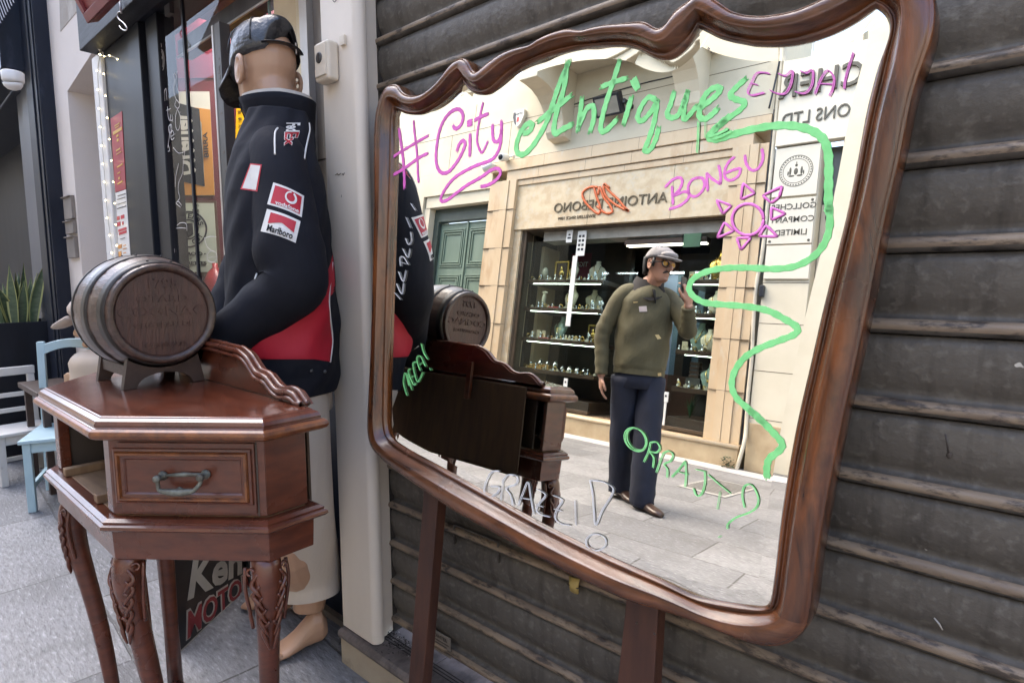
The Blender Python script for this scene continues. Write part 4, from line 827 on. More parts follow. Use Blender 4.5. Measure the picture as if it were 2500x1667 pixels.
b = MB(True); decal(b, Q1, 14, 10, .0016, 3); b.m = 1; decal(b, sub(Q1, .075, .085, .93, .90), 14, 10, .0026, 3); b.m = 0
ring = [sub(Q1, .5 + .0, 0, 1, 1)[0]]
def qp(q_, u, v_):
    tl, tr, brr, bl = [V(x) for x in q_]; p = (tl * (1 - u) + tr * u) * (1 - v_) + (bl * (1 - u) + brr * u) * v_; p.y -= 3 * sin(pi * u); return p
for k in range(26):
    a0, a1 = -1.2 + 2 * pi * k / 28, -1.2 + 2 * pi * (k + 1) / 28; ro, ri = .265, .185 - .02 * sin(k * .2)
    pts_ = [cast(qp(Q1, .62 + r * .70 * cos(a), .37 + r * 1.02 * sin(a)), .0038) for r, a in ((ro, a0), (ro, a1), (ri, a1), (ri, a0))]
    if all(p is not None for p in pts_): b.add(pts_, [(0, 1, 2, 3)])
dtext(b, 'vodafone', sub(Q1, .20, .68, .90, .86), 1, .004)
b.build('sleeve_patch', [JWHITE, JREDP], slv, norm=False)
b = MB(True); decal(b, Q2, 12, 8, .0016, 3); b.m = 1
for k in range(10):
    u0_, u1_ = .13 + .76 * k / 10, .13 + .76 * (k + 1) / 10; lo = lambda u: .60 - .20 * (1 - abs(u - .5) / .38)
    pts_ = [cast(qp(Q2, u, v_), .0028) for u, v_ in ((u0_, .10), (u1_, .10), (u1_, lo(u1_)), (u0_, lo(u0_)))]
    if all(p is not None for p in pts_): b.add(pts_, [(0, 1, 2, 3)])
b.m = 2; dtext(b, 'Marlboro', sub(Q2, .14, .60, .88, .90), 1, .0036, .015)
b.build('sleeve_patch', [JWHITE, JREDP, JK], slv, norm=False)
Q3 = P('px', (611, 399), (639, 402), (628, 468), (587, 462)); b = MB(True); b.m = 1; decal(b, Q3, 6, 8, .0015); b.m = 0; decal(b, sub(Q3, .08, .05, .90, .95), 6, 8, .0025); b.build('chest_patch', [JWHITE, JREDP], jk, norm=False)
b = MB(True)
dtext(b, 'Fed', [P('jk', (1012, 262))[0], P('jk', (1000, 372))[0], P('jk', (822, 372))[0], P('jk', (830, 262))[0]], 0, .0025, .03); b.m = 0
dtext(b, 'Ex', [P('jk', (1005, 376))[0], P('jk', (945, 556))[0], P('jk', (800, 556))[0], P('jk', (806, 376))[0]], 0, .0022, .055); b.m = 1
dtext(b, 'Ex', [P('jk', (998, 382))[0], P('jk', (938, 545))[0], P('jk', (808, 545))[0], P('jk', (815, 382))[0]], 0, .0040, .01)
b.build('shoulder_lettering', [JWHITE, JREDP], jk, norm=False)
b = MB(True)
for pts_ in (P('jk', (722, 330), (690, 380), (683, 480), (685, 580), (686, 668)), P('jk', (1122, 268), (1130, 350), (1112, 450), (1088, 560), (1070, 660), (1062, 722)), P('px', (826, 576), (812, 640), (804, 722), (806, 770), (812, 830), (806, 884)), P('px', (595, 846), (590, 876)), P('px', (627, 668), (622, 682))):
    L = [cast(p, .001) for p in pts_]; L = [p for p in L if p is not None]
    if len(L) > 1: b = MB(True); b.tube(smoothpath(L, 4), .0022, 6); b.build('piping', JWHITE, jk)
b = MB(True)
for x, y in ((760, 905), (793, 907)):
    c = cast((x, y), .001)
    if c is not None: b = MB(True); b.ball(c, .0045, 8); b.build('snap_button', STEEL, jk)
# red side panel
b = MB(True); g_ = []
for j in range(56):
    y = 566 + (882.5 - 566) * j / 55; xs_ = []
    for i in range(len(redpoly)):
        (xa, ya), (xb, yb) = redpoly[i], redpoly[(i + 1) % len(redpoly)]
        if (ya > y) != (yb > y): xs_.append(xa + (xb - xa) * (y - ya) / (yb - ya))
    row = None
    if len(xs_) >= 2: row = [cast((min(xs_) + (max(xs_) - min(xs_)) * i / 30, y), .0022, (torso_bvh,)) for i in range(31)]
    g_.append(row)
for j in range(55):
    if g_[j] and g_[j + 1]:
        for i in range(30):
            q = [g_[j][i], g_[j][i + 1], g_[j + 1][i + 1], g_[j + 1][i]]
            if all(p is not None for p in q) and max((q[0] - q[2]).length, (q[1] - q[3]).length) < .05: b.add(q, [(0, 1, 2, 3)])
b.build('red_panel', JRED, jk, norm=False)
# collar
def collar(b, h, r0, flip):
    rows = []
    for i in range(6):
        t = i / 5; row = []
        for k in range(41):
            a = pi / 2 + .35 + (2 * pi - .7) * k / 40; w_, d_ = .068 + .012 * t + flip, .072 + .014 * t + flip
            up = h * (1 - .12 * max(0, sin(a)))
            row.append(NB + V((0, 0, -.035)) - V((0, 0, .0)) + TL * (w_ * cos(a)) + TB * (d_ * sin(a) + .008 * t) + V((0, 0, up * t)))
        rows.append(row)
    b.loft(rows, closed=False, cap=False)
b = MB(True); collar(b, .078, 0, .006); c_ = b.build('collar', JK, jk); s_ = c_.modifiers.new('solid', 'SOLIDIFY'); s_.thickness = .004
b = MB(True); collar(b, .088, 0, -.002); c_ = b.build('lining', INNER, jk); s_ = c_.modifiers.new('solid', 'SOLIDIFY'); s_.thickness = .004
# trousers
TRO = mat('cream trousers', (.50, .435, .365), (.45, .385, .32), .8, 3, bump=5, bscale=9, bstretch=(1, 1, .35))
b = MB(True)
b.loft([[tpt(.168 * cos(a), .115 * sin(a), z) for a in [2 * pi * k / 28 for k in range(28)]] for z in (.74, .80, .86)])
hem = F1h + (F1t - F1h).normalized() * .05
b.tube(smoothpath([HIPL + V((0, 0, -.02)), HIPL.lerp(hem, .45) + V((0, 0, 0)) , V((hem.x + .012, hem.y - .0, .26)), V((hem.x + .015, hem.y, .175))], 6), lambda t: (.098 - .016 * t + .012 * max(0, t - .7), .098 - .010 * t), 26, cap=False)
hem2 = F2h + (F2t - F2h).normalized() * .05
b.tube(smoothpath([HIPR + V((0, 0, -.02)), HIPR.lerp(hem2, .45), V((hem2.x, hem2.y, .26)), V((hem2.x, hem2.y, .20))], 6), lambda t: (.098 - .016 * t + .012 * max(0, t - .7), .098 - .010 * t), 26, cap=False)
b.build('trousers', TRO, mq)

# --- oil sign under the cabinet
SG = empty('advertising_board', (-1.9, .75, 0), 'black and white motor oil sign leaning on the ground under the cabinet', 'sign')
s0, s1 = V((-1.799, .571, 0)), V((-2.083, .964, 0)); sdir = (s1 - s0).normalized(); slean = (V((sdir.y, -sdir.x, 0)) * -.10 + V((0, 0, 1))).normalized()
sn = slean.cross(sdir).normalized(); sn = -sn if sn.dot(CAM - s0) < 0 else sn
SBK = mat('scratched black sign enamel', (.014, .014, .016), (.022, .022, .024), .3, 20, dirt=[((.3, .3, .3), 60, .74, .8, (1, 1, 1))])
b = MB(); b.obox(s0 - sn * .006, sdir * .62, slean * .46, sn * .006); b.build('board', SBK, SG)
b = MB(); b.obox(s0 + sn * .0002, sdir * .62, slean * .004, sn * .0008); b.obox(s0 + sn * .0002, sdir * .004, slean * .46, sn * .0008)
def onS(p): r = ray(p); o = s0 + sn * .0008; q = CAM + r * (sn.dot(o - CAM) / sn.dot(r)); return q
def sgtext(b, t, quadpx, depth=.0008, bold=0):
    vs, fs = textmesh(t, .5, bold); xs_ = [v_.x for v_ in vs]; ys_ = [v_.y for v_ in vs]; x0, x1, y0, y1 = min(xs_), max(xs_), min(ys_), max(ys_); q = [onS(p) for p in quadpx]; o = []
    for v_ in vs: u, w_ = (v_.x - x0) / (x1 - x0), (v_.y - y0) / (y1 - y0); o.append((q[3] * (1 - u) + q[2] * u) * (1 - w_) + (q[0] * (1 - u) + q[1] * u) * w_ + sn * (depth * (v_.z + .5)))
    b.add(o, fs)
b.m = 0; sgtext(b, 'Ken', P('L3', (1235, 760), (1540, 700), (1545, 870), (1195, 1045)), .0008, .03); b.m = 1
sgtext(b, 'MOTOR', P('L3', (1200, 1110), (1600, 850), (1610, 950), (1195, 1290)), .0008, .02); sgtext(b, 'OIL', P('L3', (1615, 840), (1760, 740), (1765, 800), (1625, 930)), .0008, .02); b.m = 0
sgtext(b, 'MOTOR', P('L3', (1190, 1100), (1602, 838), (1614, 958), (1186, 1302)), .0004, .06)
b.build('lettering', [mat('grey white sign paint', (.42, .41, .37), rough=.4), plain('dull red sign paint', (.26, .035, .04), .4)], SG)

# ================================================================ THE SHOPS DOWN THE STREET (this side)
def bx(name, mats, label, cat, *boxes, bevel=.003, parent=None):
    b = MB()
    for q in boxes: b.box(*q)
    return one(name, b, mats, label, cat, bevel=bevel) if parent is None else b.build(name, mats, parent, bevel=bevel)
# vintage shop: house body above and behind, fascia, posts, glass
shop = empty('vintage_shop', (-2.5, .9, 0), 'dark framed vintage shop front with red walls behind the mannequin', 'shop')
b = MB(); b.box(-3.20, -1.405, 1.02, 1.3, 2.75, 3.6); b.box(-1.405, 3, 1.02, 1.3, 3.0, 3.6); b.build('upper_wall', CREAMW, shop)
FZ = 2.083
b = MB(); b.box(-3.26, -1.405, .80, .872, FZ, 2.75); b.build('fascia', BLACKF, shop, bevel=.003)
b = MB(); b.box(-3.20, -1.405, .872, 1.02, FZ + .001, 2.3); b.build('soffit', BLACK, shop)
b = MB(); b.box(-3.195, -2.86, .874, .93, 0, FZ); b.build('side_panel', BLACK, shop, bevel=.003)
b = MB(); b.box(-2.858, -2.72, .868, .93, 0, FZ); b.box(-2.70, -2.575, .886, .95, 0, FZ); b.box(-2.72, -2.70, .90, .93, 0, FZ); b.build('window_post', BLACK, shop, bevel=.004)
b = MB(); b.box(-2.05, -2.004, .872, .905, .0, 1.888); b.m = 1; b.box(-2.062, -2.0505, .870, .905, 0, 1.888); b.m = 2
rr = random.Random(5)
for k in range(26): z = .3 + 1.5 * rr.random(); b.box(-2.036 + .014 * rr.random(), -2.016, .8712, .874, z, z + .004 + .012 * rr.random())
b.build('steel_post', [STEEL, STEELHI, DARKHOLE], shop, bevel=.001)
b = MB(); b.box(-2.062, -1.985, .932, 2.0, 1.835, 1.888); b.m = 1; b.box(-2.064, -2.0615, .932, 2.0, 1.835, 1.889); b.build('transom_bar', [STEEL, STEELHI], shop, bevel=.001)
b = MB(); b.box(-2.56, -1.42, .95, 1.0, 1.93, 1.99); b.m = 1; b.box(-2.56, -1.42, .945, .952, 1.925, 1.933); b.build('head_beam', [STEEL, STEELHI], shop, bevel=.002)
b = MB(); b.box(-3.6, -1.2, 1.0, 3.4, 2.32, 2.36); b.m = 1; b.box(-2.56, -1.42, 1.0, 1.16, 2.10, 2.32); b.build('ceiling', [CEIL, STEEL], shop)
# red back wall square to the street corner view
RD = V((-.6586, .7447, 0)).normalized(); RT = V((.7447, .6586, 0)).normalized(); RO = at(500, 600, 2.78); RO.z = 0
b = MB(); b.obox(RO - RT * .30, RT * 2.4, RD * .08, (0, 0, 2.32)); b.build('red_wall', REDWALL, shop)
b = MB(); b.obox(RO - RT * .30 - RD * .012, RT * 2.4, RD * .012, (0, 0, .10)); b.obox(RO - RT * .30 - RD * .006 + V((0, 0, 1.98)), RT * 2.4, RD * .006, (0, 0, .012)); b.build('wall_trim', REDWALL, shop)
b = MB(); b.box(-3.2, -3.196, .93, .965, 0, 2.32); b.m = 1; b.box(-3.19, -1.2, .95, 3.4, 0, .02); b.build('interior', [BLACK, MARBLEB], shop)
b = MB(); b.box(-1.405, -1.30, 1.101, 2.6, 0, 3.0); b.box(-3.4, -1.2, 2.9, 3.0, 0, 2.4); b.build('side_wall', REDWALL, shop)
# marble reveal right of the doorway
b = MB(); b.box(-1.80, -1.665, .95, .985, .92, 2.9); b.build('marble_panel', MARBLE, shop)
b = MB(); b.box(-1.6648, -1.64, .945, .985, .92, 2.9); b.m = 1; b.box(-1.6398, -1.60, .94, .985, .92, 2.9); b.build('metal_strip', [mat('dull brass', (.48, .38, .22), rough=.35, metal=.4), STEELHI], shop, bevel=.001)
b = MB(); b.box(-1.5998, -1.4055, .96, 1.0, 1.42, 2.9); b.box(-1.5998, -1.4055, .962, 1.0, .92, 1.417); b.build('dark_marble', MARBLEB, shop, bevel=.001)
b = MB(); b.box(-1.80, -1.4055, .97, 1.0, .02, .918); b.build('kick_panel', NAVY, shop)
GL = glassy('window glass', (.93, .96, .95), 1.0)
b = MB(); b.box(-1.835, -1.801, .952, .958, .92, 2.1); b.m = 1; b.box(-1.8395, -1.8355, .951, .959, .92, 2.1); b.build('glass_edge', [GL, mat('green glass edge', (.12, .2, .15), rough=.2)], shop)
pane = MB(); pane.quad((-2.574, .9, .12), (-2.0625, .9, .12), (-2.0625, .9, FZ), (-2.574, .9, FZ)); pn = pane.build('window_pane', glassy('window glass film', (.95, .97, .96), .4, .03), shop)
b = MB(); p0, p1 = onY((441, 0), .896), onY((482, 640), .896); b.obox(V((p1.x - .006, .8935, .12)), (.013, 0, 0), (0, .009, 0), V((p0.x - p1.x, 0, 2.0)) * 0 + V((0, 0, 1.96))); b.build('glass_joint', BLACK, pn)
for x_ in (-2.50, -2.24): b = MB(); b.box(x_, x_ + .05, .89, .905, 2.045, 2.08); b.build('glass_clamp', STEEL, pn)
# drawings on the pane
CH = mat('chalk white drawing', (.62, .60, .60), rough=.8)
b = MB(True)
def ck(z, wd, *pts): b.stroke([onY(p, .8972) for p in P(z, *pts)], wd, (0, -1, 0), .0006, 3)
for L in ([(738, 190), (745, 300), (750, 400)], [(760, 470), (735, 530), (728, 600), (735, 670), (755, 700), (780, 660), (788, 580), (780, 510), (760, 472)], [(762, 490), (742, 550), (740, 620), (755, 680), (775, 630), (775, 540), (762, 490)], [(750, 400), (745, 440), (755, 460), (762, 440), (752, 400)], [(750, 520), (770, 560), (750, 600), (768, 640)],
          [(520, 690), (530, 740), (555, 700), (565, 680), (590, 715), (630, 720), (655, 770), (650, 840), (635, 850), (630, 800), (640, 780)], [(600, 720), (570, 800), (550, 880), (535, 870), (530, 820), (545, 820)], [(560, 850), (548, 950), (545, 1050), (565, 1080), (550, 1100), (540, 1060)], [(530, 740), (545, 790), (555, 850)],
          [(878, 710), (890, 705), (898, 720), (912, 685)], [(875, 712), (885, 780), (880, 880), (905, 960)], [(905, 700), (900, 800), (930, 900), (935, 960)], [(905, 955), (890, 1010), (920, 1040), (935, 1000), (905, 955)], [(915, 1045), (895, 1120), (900, 1220), (920, 1250), (940, 1200), (940, 1110), (915, 1050)],
          [(660, 880), (640, 950), (655, 1050), (660, 1150), (665, 1260), (630, 1330), (625, 1420), (650, 1500), (680, 1500)], [(650, 1290), (680, 1320), (675, 1400), (655, 1500), (640, 1540)]): ck('sh', .0024, *L)
for L in ([(780, 0), (790, 200), (795, 350), (815, 450), (820, 560), (830, 700), (815, 760), (845, 850), (850, 950), (835, 1080), (825, 1180)], [(800, 400), (830, 480), (850, 600), (835, 700), (850, 800), (870, 900), (860, 1000), (840, 1100)], [(1000, 50), (1060, 110), (1130, 90)], [(1130, 60), (1110, 220), (1100, 330), (1060, 430), (1055, 520), (1070, 600), (1030, 650)], [(1060, 220), (1030, 350), (1020, 480)], [(1090, 680), (1060, 640), (1030, 655), (1080, 700)],
          [(1040, 900), (1080, 870), (1140, 880), (1150, 960)], [(1030, 930), (1090, 925), (1140, 930)], [(790, 850), (780, 950), (790, 1080), (820, 1190), (845, 1235)], [(790, 900), (830, 1080)], [(785, 1030), (835, 1025)], [(800, 1120), (835, 1050)],
          [(980 + 38 * cos(a), 1190 + 85 * sin(a)) if 0 else (985 + 30 * cos(a), 1190 + 80 * sin(a)) for a in [2 * pi * k / 14 for k in range(15)]], [(955, 1190), (1015, 1190)], [(975, 1110), (995, 1270)], [(1425 + 55 * cos(a), 1240 + 62 * sin(a)) for a in [2 * pi * k / 14 for k in range(15)]], [(1340, 1030), (1370, 1130), (1425, 1180)], [(1370, 1250), (1480, 1240)], [(1340, 1040), (1400, 1020), (1470, 1025)]): ck('sh2', .0022, *L)
b.build('chalk_drawing', CH, pn)
b = MB(True)
for L in ([(722, 860), (735, 960), (750, 830)], [(765, 870), (775, 960)], [(790, 860), (795, 970)], [(788, 890), (805, 850), (815, 960)], [(820, 1020), (825, 1110), (840, 1160)], [(808, 1060), (850, 1040)], [(850, 1100), (845, 1150), (868, 1150), (865, 1100), (872, 1170)], [(850, 1190), (830, 1220), (840, 1280), (860, 1240), (850, 1190), (835, 1330), (820, 1440), (840, 1440), (825, 1380)], [(850, 1310), (880, 1290), (865, 1250), (850, 1300), (862, 1340), (885, 1320)], [(888, 1290), (892, 1280)], [(800, 1330), (780, 1400)]): ck('sh', .0034, *L)
b.build('chalk_word', CH, pn)
# posters on the red wall
def onR(p, off=.004): r = ray(p); o = RO - RD * off; return CAM + r * (RD.dot(o - CAM) / RD.dot(r))
def rpoly(b, pts, off): q = [onR(p, off) for p in pts]; b.extr(q, RD * .002)
def rtext(b, t, quadpx, off, bold=0):
    vs, fs = textmesh(t, .5, bold); xs_ = [v_.x for v_ in vs]; ys_ = [v_.y for v_ in vs]; x0, x1, y0, y1 = min(xs_), max(xs_), min(ys_), max(ys_); q = [onR(p, off) for p in quadpx]; o = []
    for v_ in vs: u, w_ = (v_.x - x0) / (x1 - x0), (v_.y - y0) / (y1 - y0); o.append((q[3] * (1 - u) + q[2] * u) * (1 - w_) + (q[0] * (1 - u) + q[1] * u) * w_ - RD * (.0015 * (v_.z + .5)))
    b.add(o, fs)
PCREAM = plain('poster cream', (.50, .48, .42), .35); PORANGE = plain('poster orange', (.50, .22, .045), .35); PBLACK = plain('poster black', (.016, .018, .026), .35); PYEL = mat('yellow enamel', (.52, .30, .012), (.46, .26, .01), .3, 6); PGREEN = plain('poster pale green', (.50, .53, .42), .4); PBROWN = plain('poster frame brown', (.10, .052, .035), .4); PRED = plain('poster red', (.33, .022, .04), .5)
ps = empty('beer_poster', onR((440, 478)), 'cream orange and black beer poster with gothic lettering on the red shop wall', 'poster')
b = MB(); rpoly(b, P('px', (364, 224), (511, 224), (524, 478), (391, 478)), .006); b.build('sheet', PCREAM, ps)
b = MB(); rpoly(b, P('px', (470, 262), (513, 268), (523.5, 477), (404, 477), (404, 431), (440, 440), (500, 456), (492, 300)), .008); b.build('orange_field', PORANGE, ps)
b = MB(); rpoly(b, P('px', (404, 243), (486, 266), (499.5, 455), (407, 436)), .010); b.build('black_field', PBLACK, ps)
b = MB(); rtext(b, 'Dreher', P('px', (426, 432), (412, 268), (462, 272), (472, 424)), .012, .03)
rr = random.Random(2)
for k in range(6):
    y = 285 + 24 * k; x = 461 + k * 1.7; rpoly(b, [(x, y), (x + 9, y + 10), (x + 2, y + 22), (x - 3, y + 12)], .0125)
b.build('gothic_lettering', PCREAM, ps)
b = MB(); rtext(b, 'BIRRA', P('px', (499, 385), (495, 324), (506, 323), (510, 384)), .012, .015); b.build('lettering', PBLACK, ps)
ps = empty('tobacco_poster', onR((460, 668)), 'pale framed tobacco poster with a round lifebuoy emblem under the beer poster', 'poster')
b = MB(); rpoly(b, P('px', (385, 490), (528, 490), (541, 674), (380, 674)), .008); b.build('poster_frame', PBROWN, ps)
b = MB(); rpoly(b, P('px', (390, 496), (522, 496), (532, 664), (388, 664)), .010); b.build('sheet', PGREEN, ps)
b = MB()
def rringpx(cx_, cy_, r0, r1, off, n_=36, sx=1.0):
    for k in range(n_):
        a0, a1 = 2 * pi * k / n_, 2 * pi * (k + 1) / n_; rpoly(b, [(cx_ + sx * r0 * cos(a0), cy_ + r0 * sin(a0)), (cx_ + sx * r1 * cos(a0), cy_ + r1 * sin(a0)), (cx_ + sx * r1 * cos(a1), cy_ + r1 * sin(a1)), (cx_ + sx * r0 * cos(a1), cy_ + r0 * sin(a1))], off)
rringpx(459, 560, 41, 45, .012, sx=1.04); rringpx(459, 560, 22, 24.5, .012, sx=1.04)
for t_, a0, st_ in (("PLAYER'S", -2.75, .33), ('NAVY CUT', 2.62, -.30)):
    for i, ch in enumerate(t_):
        if ch == ' ': continue
        a = a0 + st_ * i; cx_, cy_ = 459 + 33 * 1.04 * cos(a), 560 + 33 * sin(a); d = 1 if st_ > 0 else -1; rx, ry = -sin(a) * d, cos(a) * d; ux_, uy_ = cos(a) * d, sin(a) * d; h, w_ = 6.2, 4.6
        rtext(b, ch, [(cx_ - rx * w_ + ux_ * h, cy_ - ry * w_ + uy_ * h), (cx_ + rx * w_ + ux_ * h, cy_ + ry * w_ + uy_ * h), (cx_ + rx * w_ - ux_ * h, cy_ + ry * w_ - uy_ * h), (cx_ - rx * w_ - ux_ * h, cy_ - ry * w_ - uy_ * h)], .0125, .02)
rpoly(b, [(447, 545), (470, 545), (472, 572), (460, 580), (446, 573)], .012)
rtext(b, 'TOBACCO', P('px', (433, 615), (494, 615), (495, 624), (433, 624)), .012, .03); rtext(b, 'AND', P('px', (456, 629), (469, 629), (469, 632.5), (456, 632.5)), .012, .02); rtext(b, 'CIGARETTES', P('px', (424, 638), (504, 638), (505, 647), (424, 647)), .012, .03)
rtext(b, 'TO', P('px', (476, 498), (486, 498), (486, 505), (476, 505)), .012); rtext(b, 'FOR', P('px', (470, 511), (487, 511), (487, 518), (470, 518)), .012)
for x in (427, 500): rpoly(b, [(x - 1.5, 618), (x + 1.5, 618), (x + 1.5, 621), (x - 1.5, 621)], .012)
b.build('printed_lettering', PBLACK, ps)
ps = empty('thermometer_sign', onR((600, 495)), 'tall yellow enamel thermometer sign on the red wall beside the mannequin', 'sign')
b = MB(); rpoly(b, P('px', (578, 240), (660, 240), (662, 490), (569, 490)), .010); b.build('plate', PYEL, ps)
b = MB(); rpoly(b, P('px', (604, 268), (610, 268), (622, 480), (615, 480)), .014); b.build('tube', plain('glass tube cream', (.5, .45, .35), .3), ps)
b = MB()
for i, t_ in enumerate(('50', '40', '30', '20', '10', '0', '10', '20', '30')):
    y = 273.5 + 17.4 * i; x0 = 580 + .9 * i
    if t_ != '0': rtext(b, t_, [(x0, y - 3.2), (x0 + 9.5, y - 3.2), (x0 + 9.5, y + 3.2), (x0, y + 3.2)], .012, .005); rtext(b, t_, [(x0 + 46, y - 3.2), (x0 + 56, y - 3.2), (x0 + 56, y + 3.2), (x0 + 46, y + 3.2)], .012, .005)
    rpoly(b, [(x0 + 12, y + 2.6), (x0 + 22, y + 2.6), (x0 + 22, y + 3.3), (x0 + 12, y + 3.3)], .012)
    for k in range(1, 5): rpoly(b, [(x0 + 17, y + 2.6 + 3.5 * k), (x0 + 22, y + 2.6 + 3.5 * k), (x0 + 22, y + 3.1 + 3.5 * k), (x0 + 17, y + 3.1 + 3.5 * k)], .012)
rtext(b, 'C', P('px', (583, 258), (589, 258), (589, 265), (583, 265)), .012); rtext(b, 'MARTINI', P('px', (590, 242), (640, 242), (640, 251), (590, 251)), .012, .01) if False else None
b.build('scale_lettering', PBLACK, ps)
b = MB(True); q = onR((536, 870), .2); b.lathe([(.03, 0), (.05, .02), (.05, .2), (.03, .24), (.012, .26), (.012, .28)], onR((530, 740), .12) - V((0, 0, .10)), n=16); one('red_tin', b, mat('red tin', (.28, .025, .03), rough=.35), 'small red tin in the shop window behind the barrel', 'tin')
b = MB(); q = onZ((300, 900), 0); 
# down light and an added fill lamp
b = MB(True); q = at(596, 73, 3.0); b.lathe([(.07, 0), (.07, .012), (.05, .014)], (q.x, q.y, 2.303), (0, 0, 1), 20); one('ceiling_spot', b, PBLACK, 'black recessed spot in the grey shop ceiling', 'ceiling light')
FILLW = emit('white fill lamp', (1, .95, .9), 30.0)
lm = empty('fill_lamp', (-2.4, 1.5, 2.27), 'added white fill lamp under the ceiling of the vintage shop', 'lamp')  # strip lamp added only to brighten the red wall and posters
b = MB(); b.box(-2.95, -1.7, 1.18, 1.26, 2.285, 2.318); b.build('housing', WHITE, lm); b = MB(); b.box(-2.93, -1.72, 1.19, 1.25, 2.278, 2.2848); b.build('tube', FILLW, lm)
# posters on the black panel
ps = empty('menu_poster', (-3.03, .872, .9), 'dark red poster with yellow lettering on the black panel left of the window', 'poster')
b = MB(); pq = P('px', (270, 290), (297, 272), (307, 462), (281, 470)); b.extr([onY(p, .872) for p in pq], (0, .0018, 0)); b.build('sheet', PRED, ps)
b = MB()
def lrow(y, u0, u1, h):
    f = lambda u, yy: onY((270 + (yy - 290) * .06 + u * 27, yy - u * 17), .8705); b.extr([f(u0, y), f(u1, y), f(u1, y + h), f(u0, y + h)], (0, .0012, 0))
for y, u0, u1, h in ((312, .3, .75, 3), (318, .35, .7, 2.5), (325, .12, .92, 8), (338, .4, .6, 5), (348, .42, .58, 6), (372, .3, .7, 4), (382, .3, .75, 2), (412, .3, .8, 4), (428, .3, .55, 3), (440, .35, .5, 5), (452, .25, .7, 4)): lrow(y, u0, u1, h)
b.build('lettering', plain('poster yellow', (.55, .32, .06), .5), ps)
ps = empty('price_poster', (-2.98, .872, .5), 'white poster with red and orange printing under the dark red poster', 'poster')
b = MB(); b.extr([onY(p, .872) for p in P('px', (281, 472), (307, 463), (319, 640), (287, 650))], (0, .0018, 0)); b.build('sheet', WHITE, ps)
b = MB(); 
def l2(y, u0, u1, h):
    f = lambda u, yy: onY((281 + (yy - 472) * .035 + u * 28, yy - u * 9), .8705); b.extr([f(u0, y), f(u1, y), f(u1, y + h), f(u0, y + h)], (0, .0012, 0))
for y, u0, u1, h in ((530, .0, .3, 9), (530, .4, .7, 9), (544, .05, .35, 10), (546, .5, .62, 8), (562, .15, .85, 6), (570, .2, .85, 6)): l2(y, u0, u1, h)
b.m = 1
for y, u0, u1, h in ((600, .1, .4, 9), (616, .05, .35, 12), (604, .55, .75, 2), (612, .5, .8, 2), (622, .5, .75, 2), (632, .3, .7, 8)): l2(y, u0, u1, h)
b.m = 2
for y, u0, u1, h in ((480, .2, .9, 1.5), (488, .15, .85, 1.5), (500, .1, .9, 1.5), (510, .1, .9, 2), (586, .3, .7, 1.5)): l2(y, u0, u1, h)
b.build('printing', [PREDD if False else plain('bright red print', (.5, .03, .05), .5), plain('orange print', (.6, .25, .05), .5), PBLACK], ps)
# fairy lights down the white strip
ws = MB(); ws.box(-3.335, -3.20, .862, .90, 0, FZ - .001); one('white_strip', ws, WHITE, 'narrow white wall strip carrying the fairy lights', 'pilaster', bevel=.004)
fl = empty('fairy_lights', (-3.2, .85, .9), 'string of small warm fairy lights hanging beside the dark red poster', 'fairy lights')
CORD = plain('clear cord', (.55, .53, .48), .4); BULB = emit('warm fairy bulb', (1, .80, .38), 4.0)
def fy(p): return onY(p, .856)
b = MB(True); A1 = [fy(p) for p in P('lt', (1180, 290), (1230, 450), (1280, 680), (1300, 720), (1330, 900), (1350, 1130), (1370, 1350), (1385, 1560))] + [fy(p) for p in ((272, 370), (279, 450), (284, 520), (287, 600), (290, 650))]
A2 = [fy(p) for p in P('lt', (1280, 690), (1250, 890), (1255, 1110), (1272, 1330), (1285, 1550))] + [fy(p) for p in ((252, 385), (257, 450), (262, 520), (270, 580), (280, 660))]
A3 = [fy(p) for p in P('lt', (1285, 700), (1340, 725), (1410, 715), (1510, 762))]
for L in (A1, A2, A3): b.tube(smoothpath(L, 4), .0018, 6)
b.build('cord', CORD, fl)
b = MB(True)
for L in (A1, A2): 
    for q in arclen(smoothpath(L, 4), 12)[1:]: b.ball(q + V((0, -.004, 0)), .0030, 6)
for q in A3: b.ball(q + V((0, -.004, 0)), .0030, 6)
o = b.build('bulbs', BULB, fl); o['kind'] = 'stuff'
b = MB(True); q0 = fy((225, 58)); b.tube(smoothpath([fy((224, 56)), fy((236, 85)), fy((244, 122))], 4), .007, 8); b.build('cable_cover', WHITE, fl)
# red hanging sign, S hook
hs = empty('hanging_sign', onY((222, 52), .70), 'dark red box sign hanging high above the fascia at the top edge', 'sign')
c0 = onY((221, 57), .70); hv = V((0, -.42, .91)).normalized(); hn = V((0, -.91, -.42)).normalized()
b = MB(); b.obox(c0 - hn * .03, V((.9, 0, 0)), hn * .03, hv * .6); b.build('panel', REDSIGN, hs, bevel=.003)
b = MB()
b.obox(c0 + hn * .0002, V((.9, 0, 0)), hn * .012, hv * .03); b.obox(c0 + hn * .0002 + hv * .0302, V((.03, 0, 0)), hn * .012, hv * .55); b.build('border', REDSIGN, hs, bevel=.002)
b = MB(True); hk = [onY(p, .79) for p in P('lt', (1550, 160), (1520, 155), (1500, 200), (1520, 250), (1570, 290), (1610, 340), (1620, 380), (1590, 392), (1550, 370), (1525, 335))]
b.tube(smoothpath(hk, 5), .0026, 8); b.tube([onY(p, .79) for p in P('lt', (1550, 175), (1540, 100), (1530, 20))], .004, 6); one('s_hook', b, STEELHI, 'steel S hook hanging from the black fascia', 'hook')
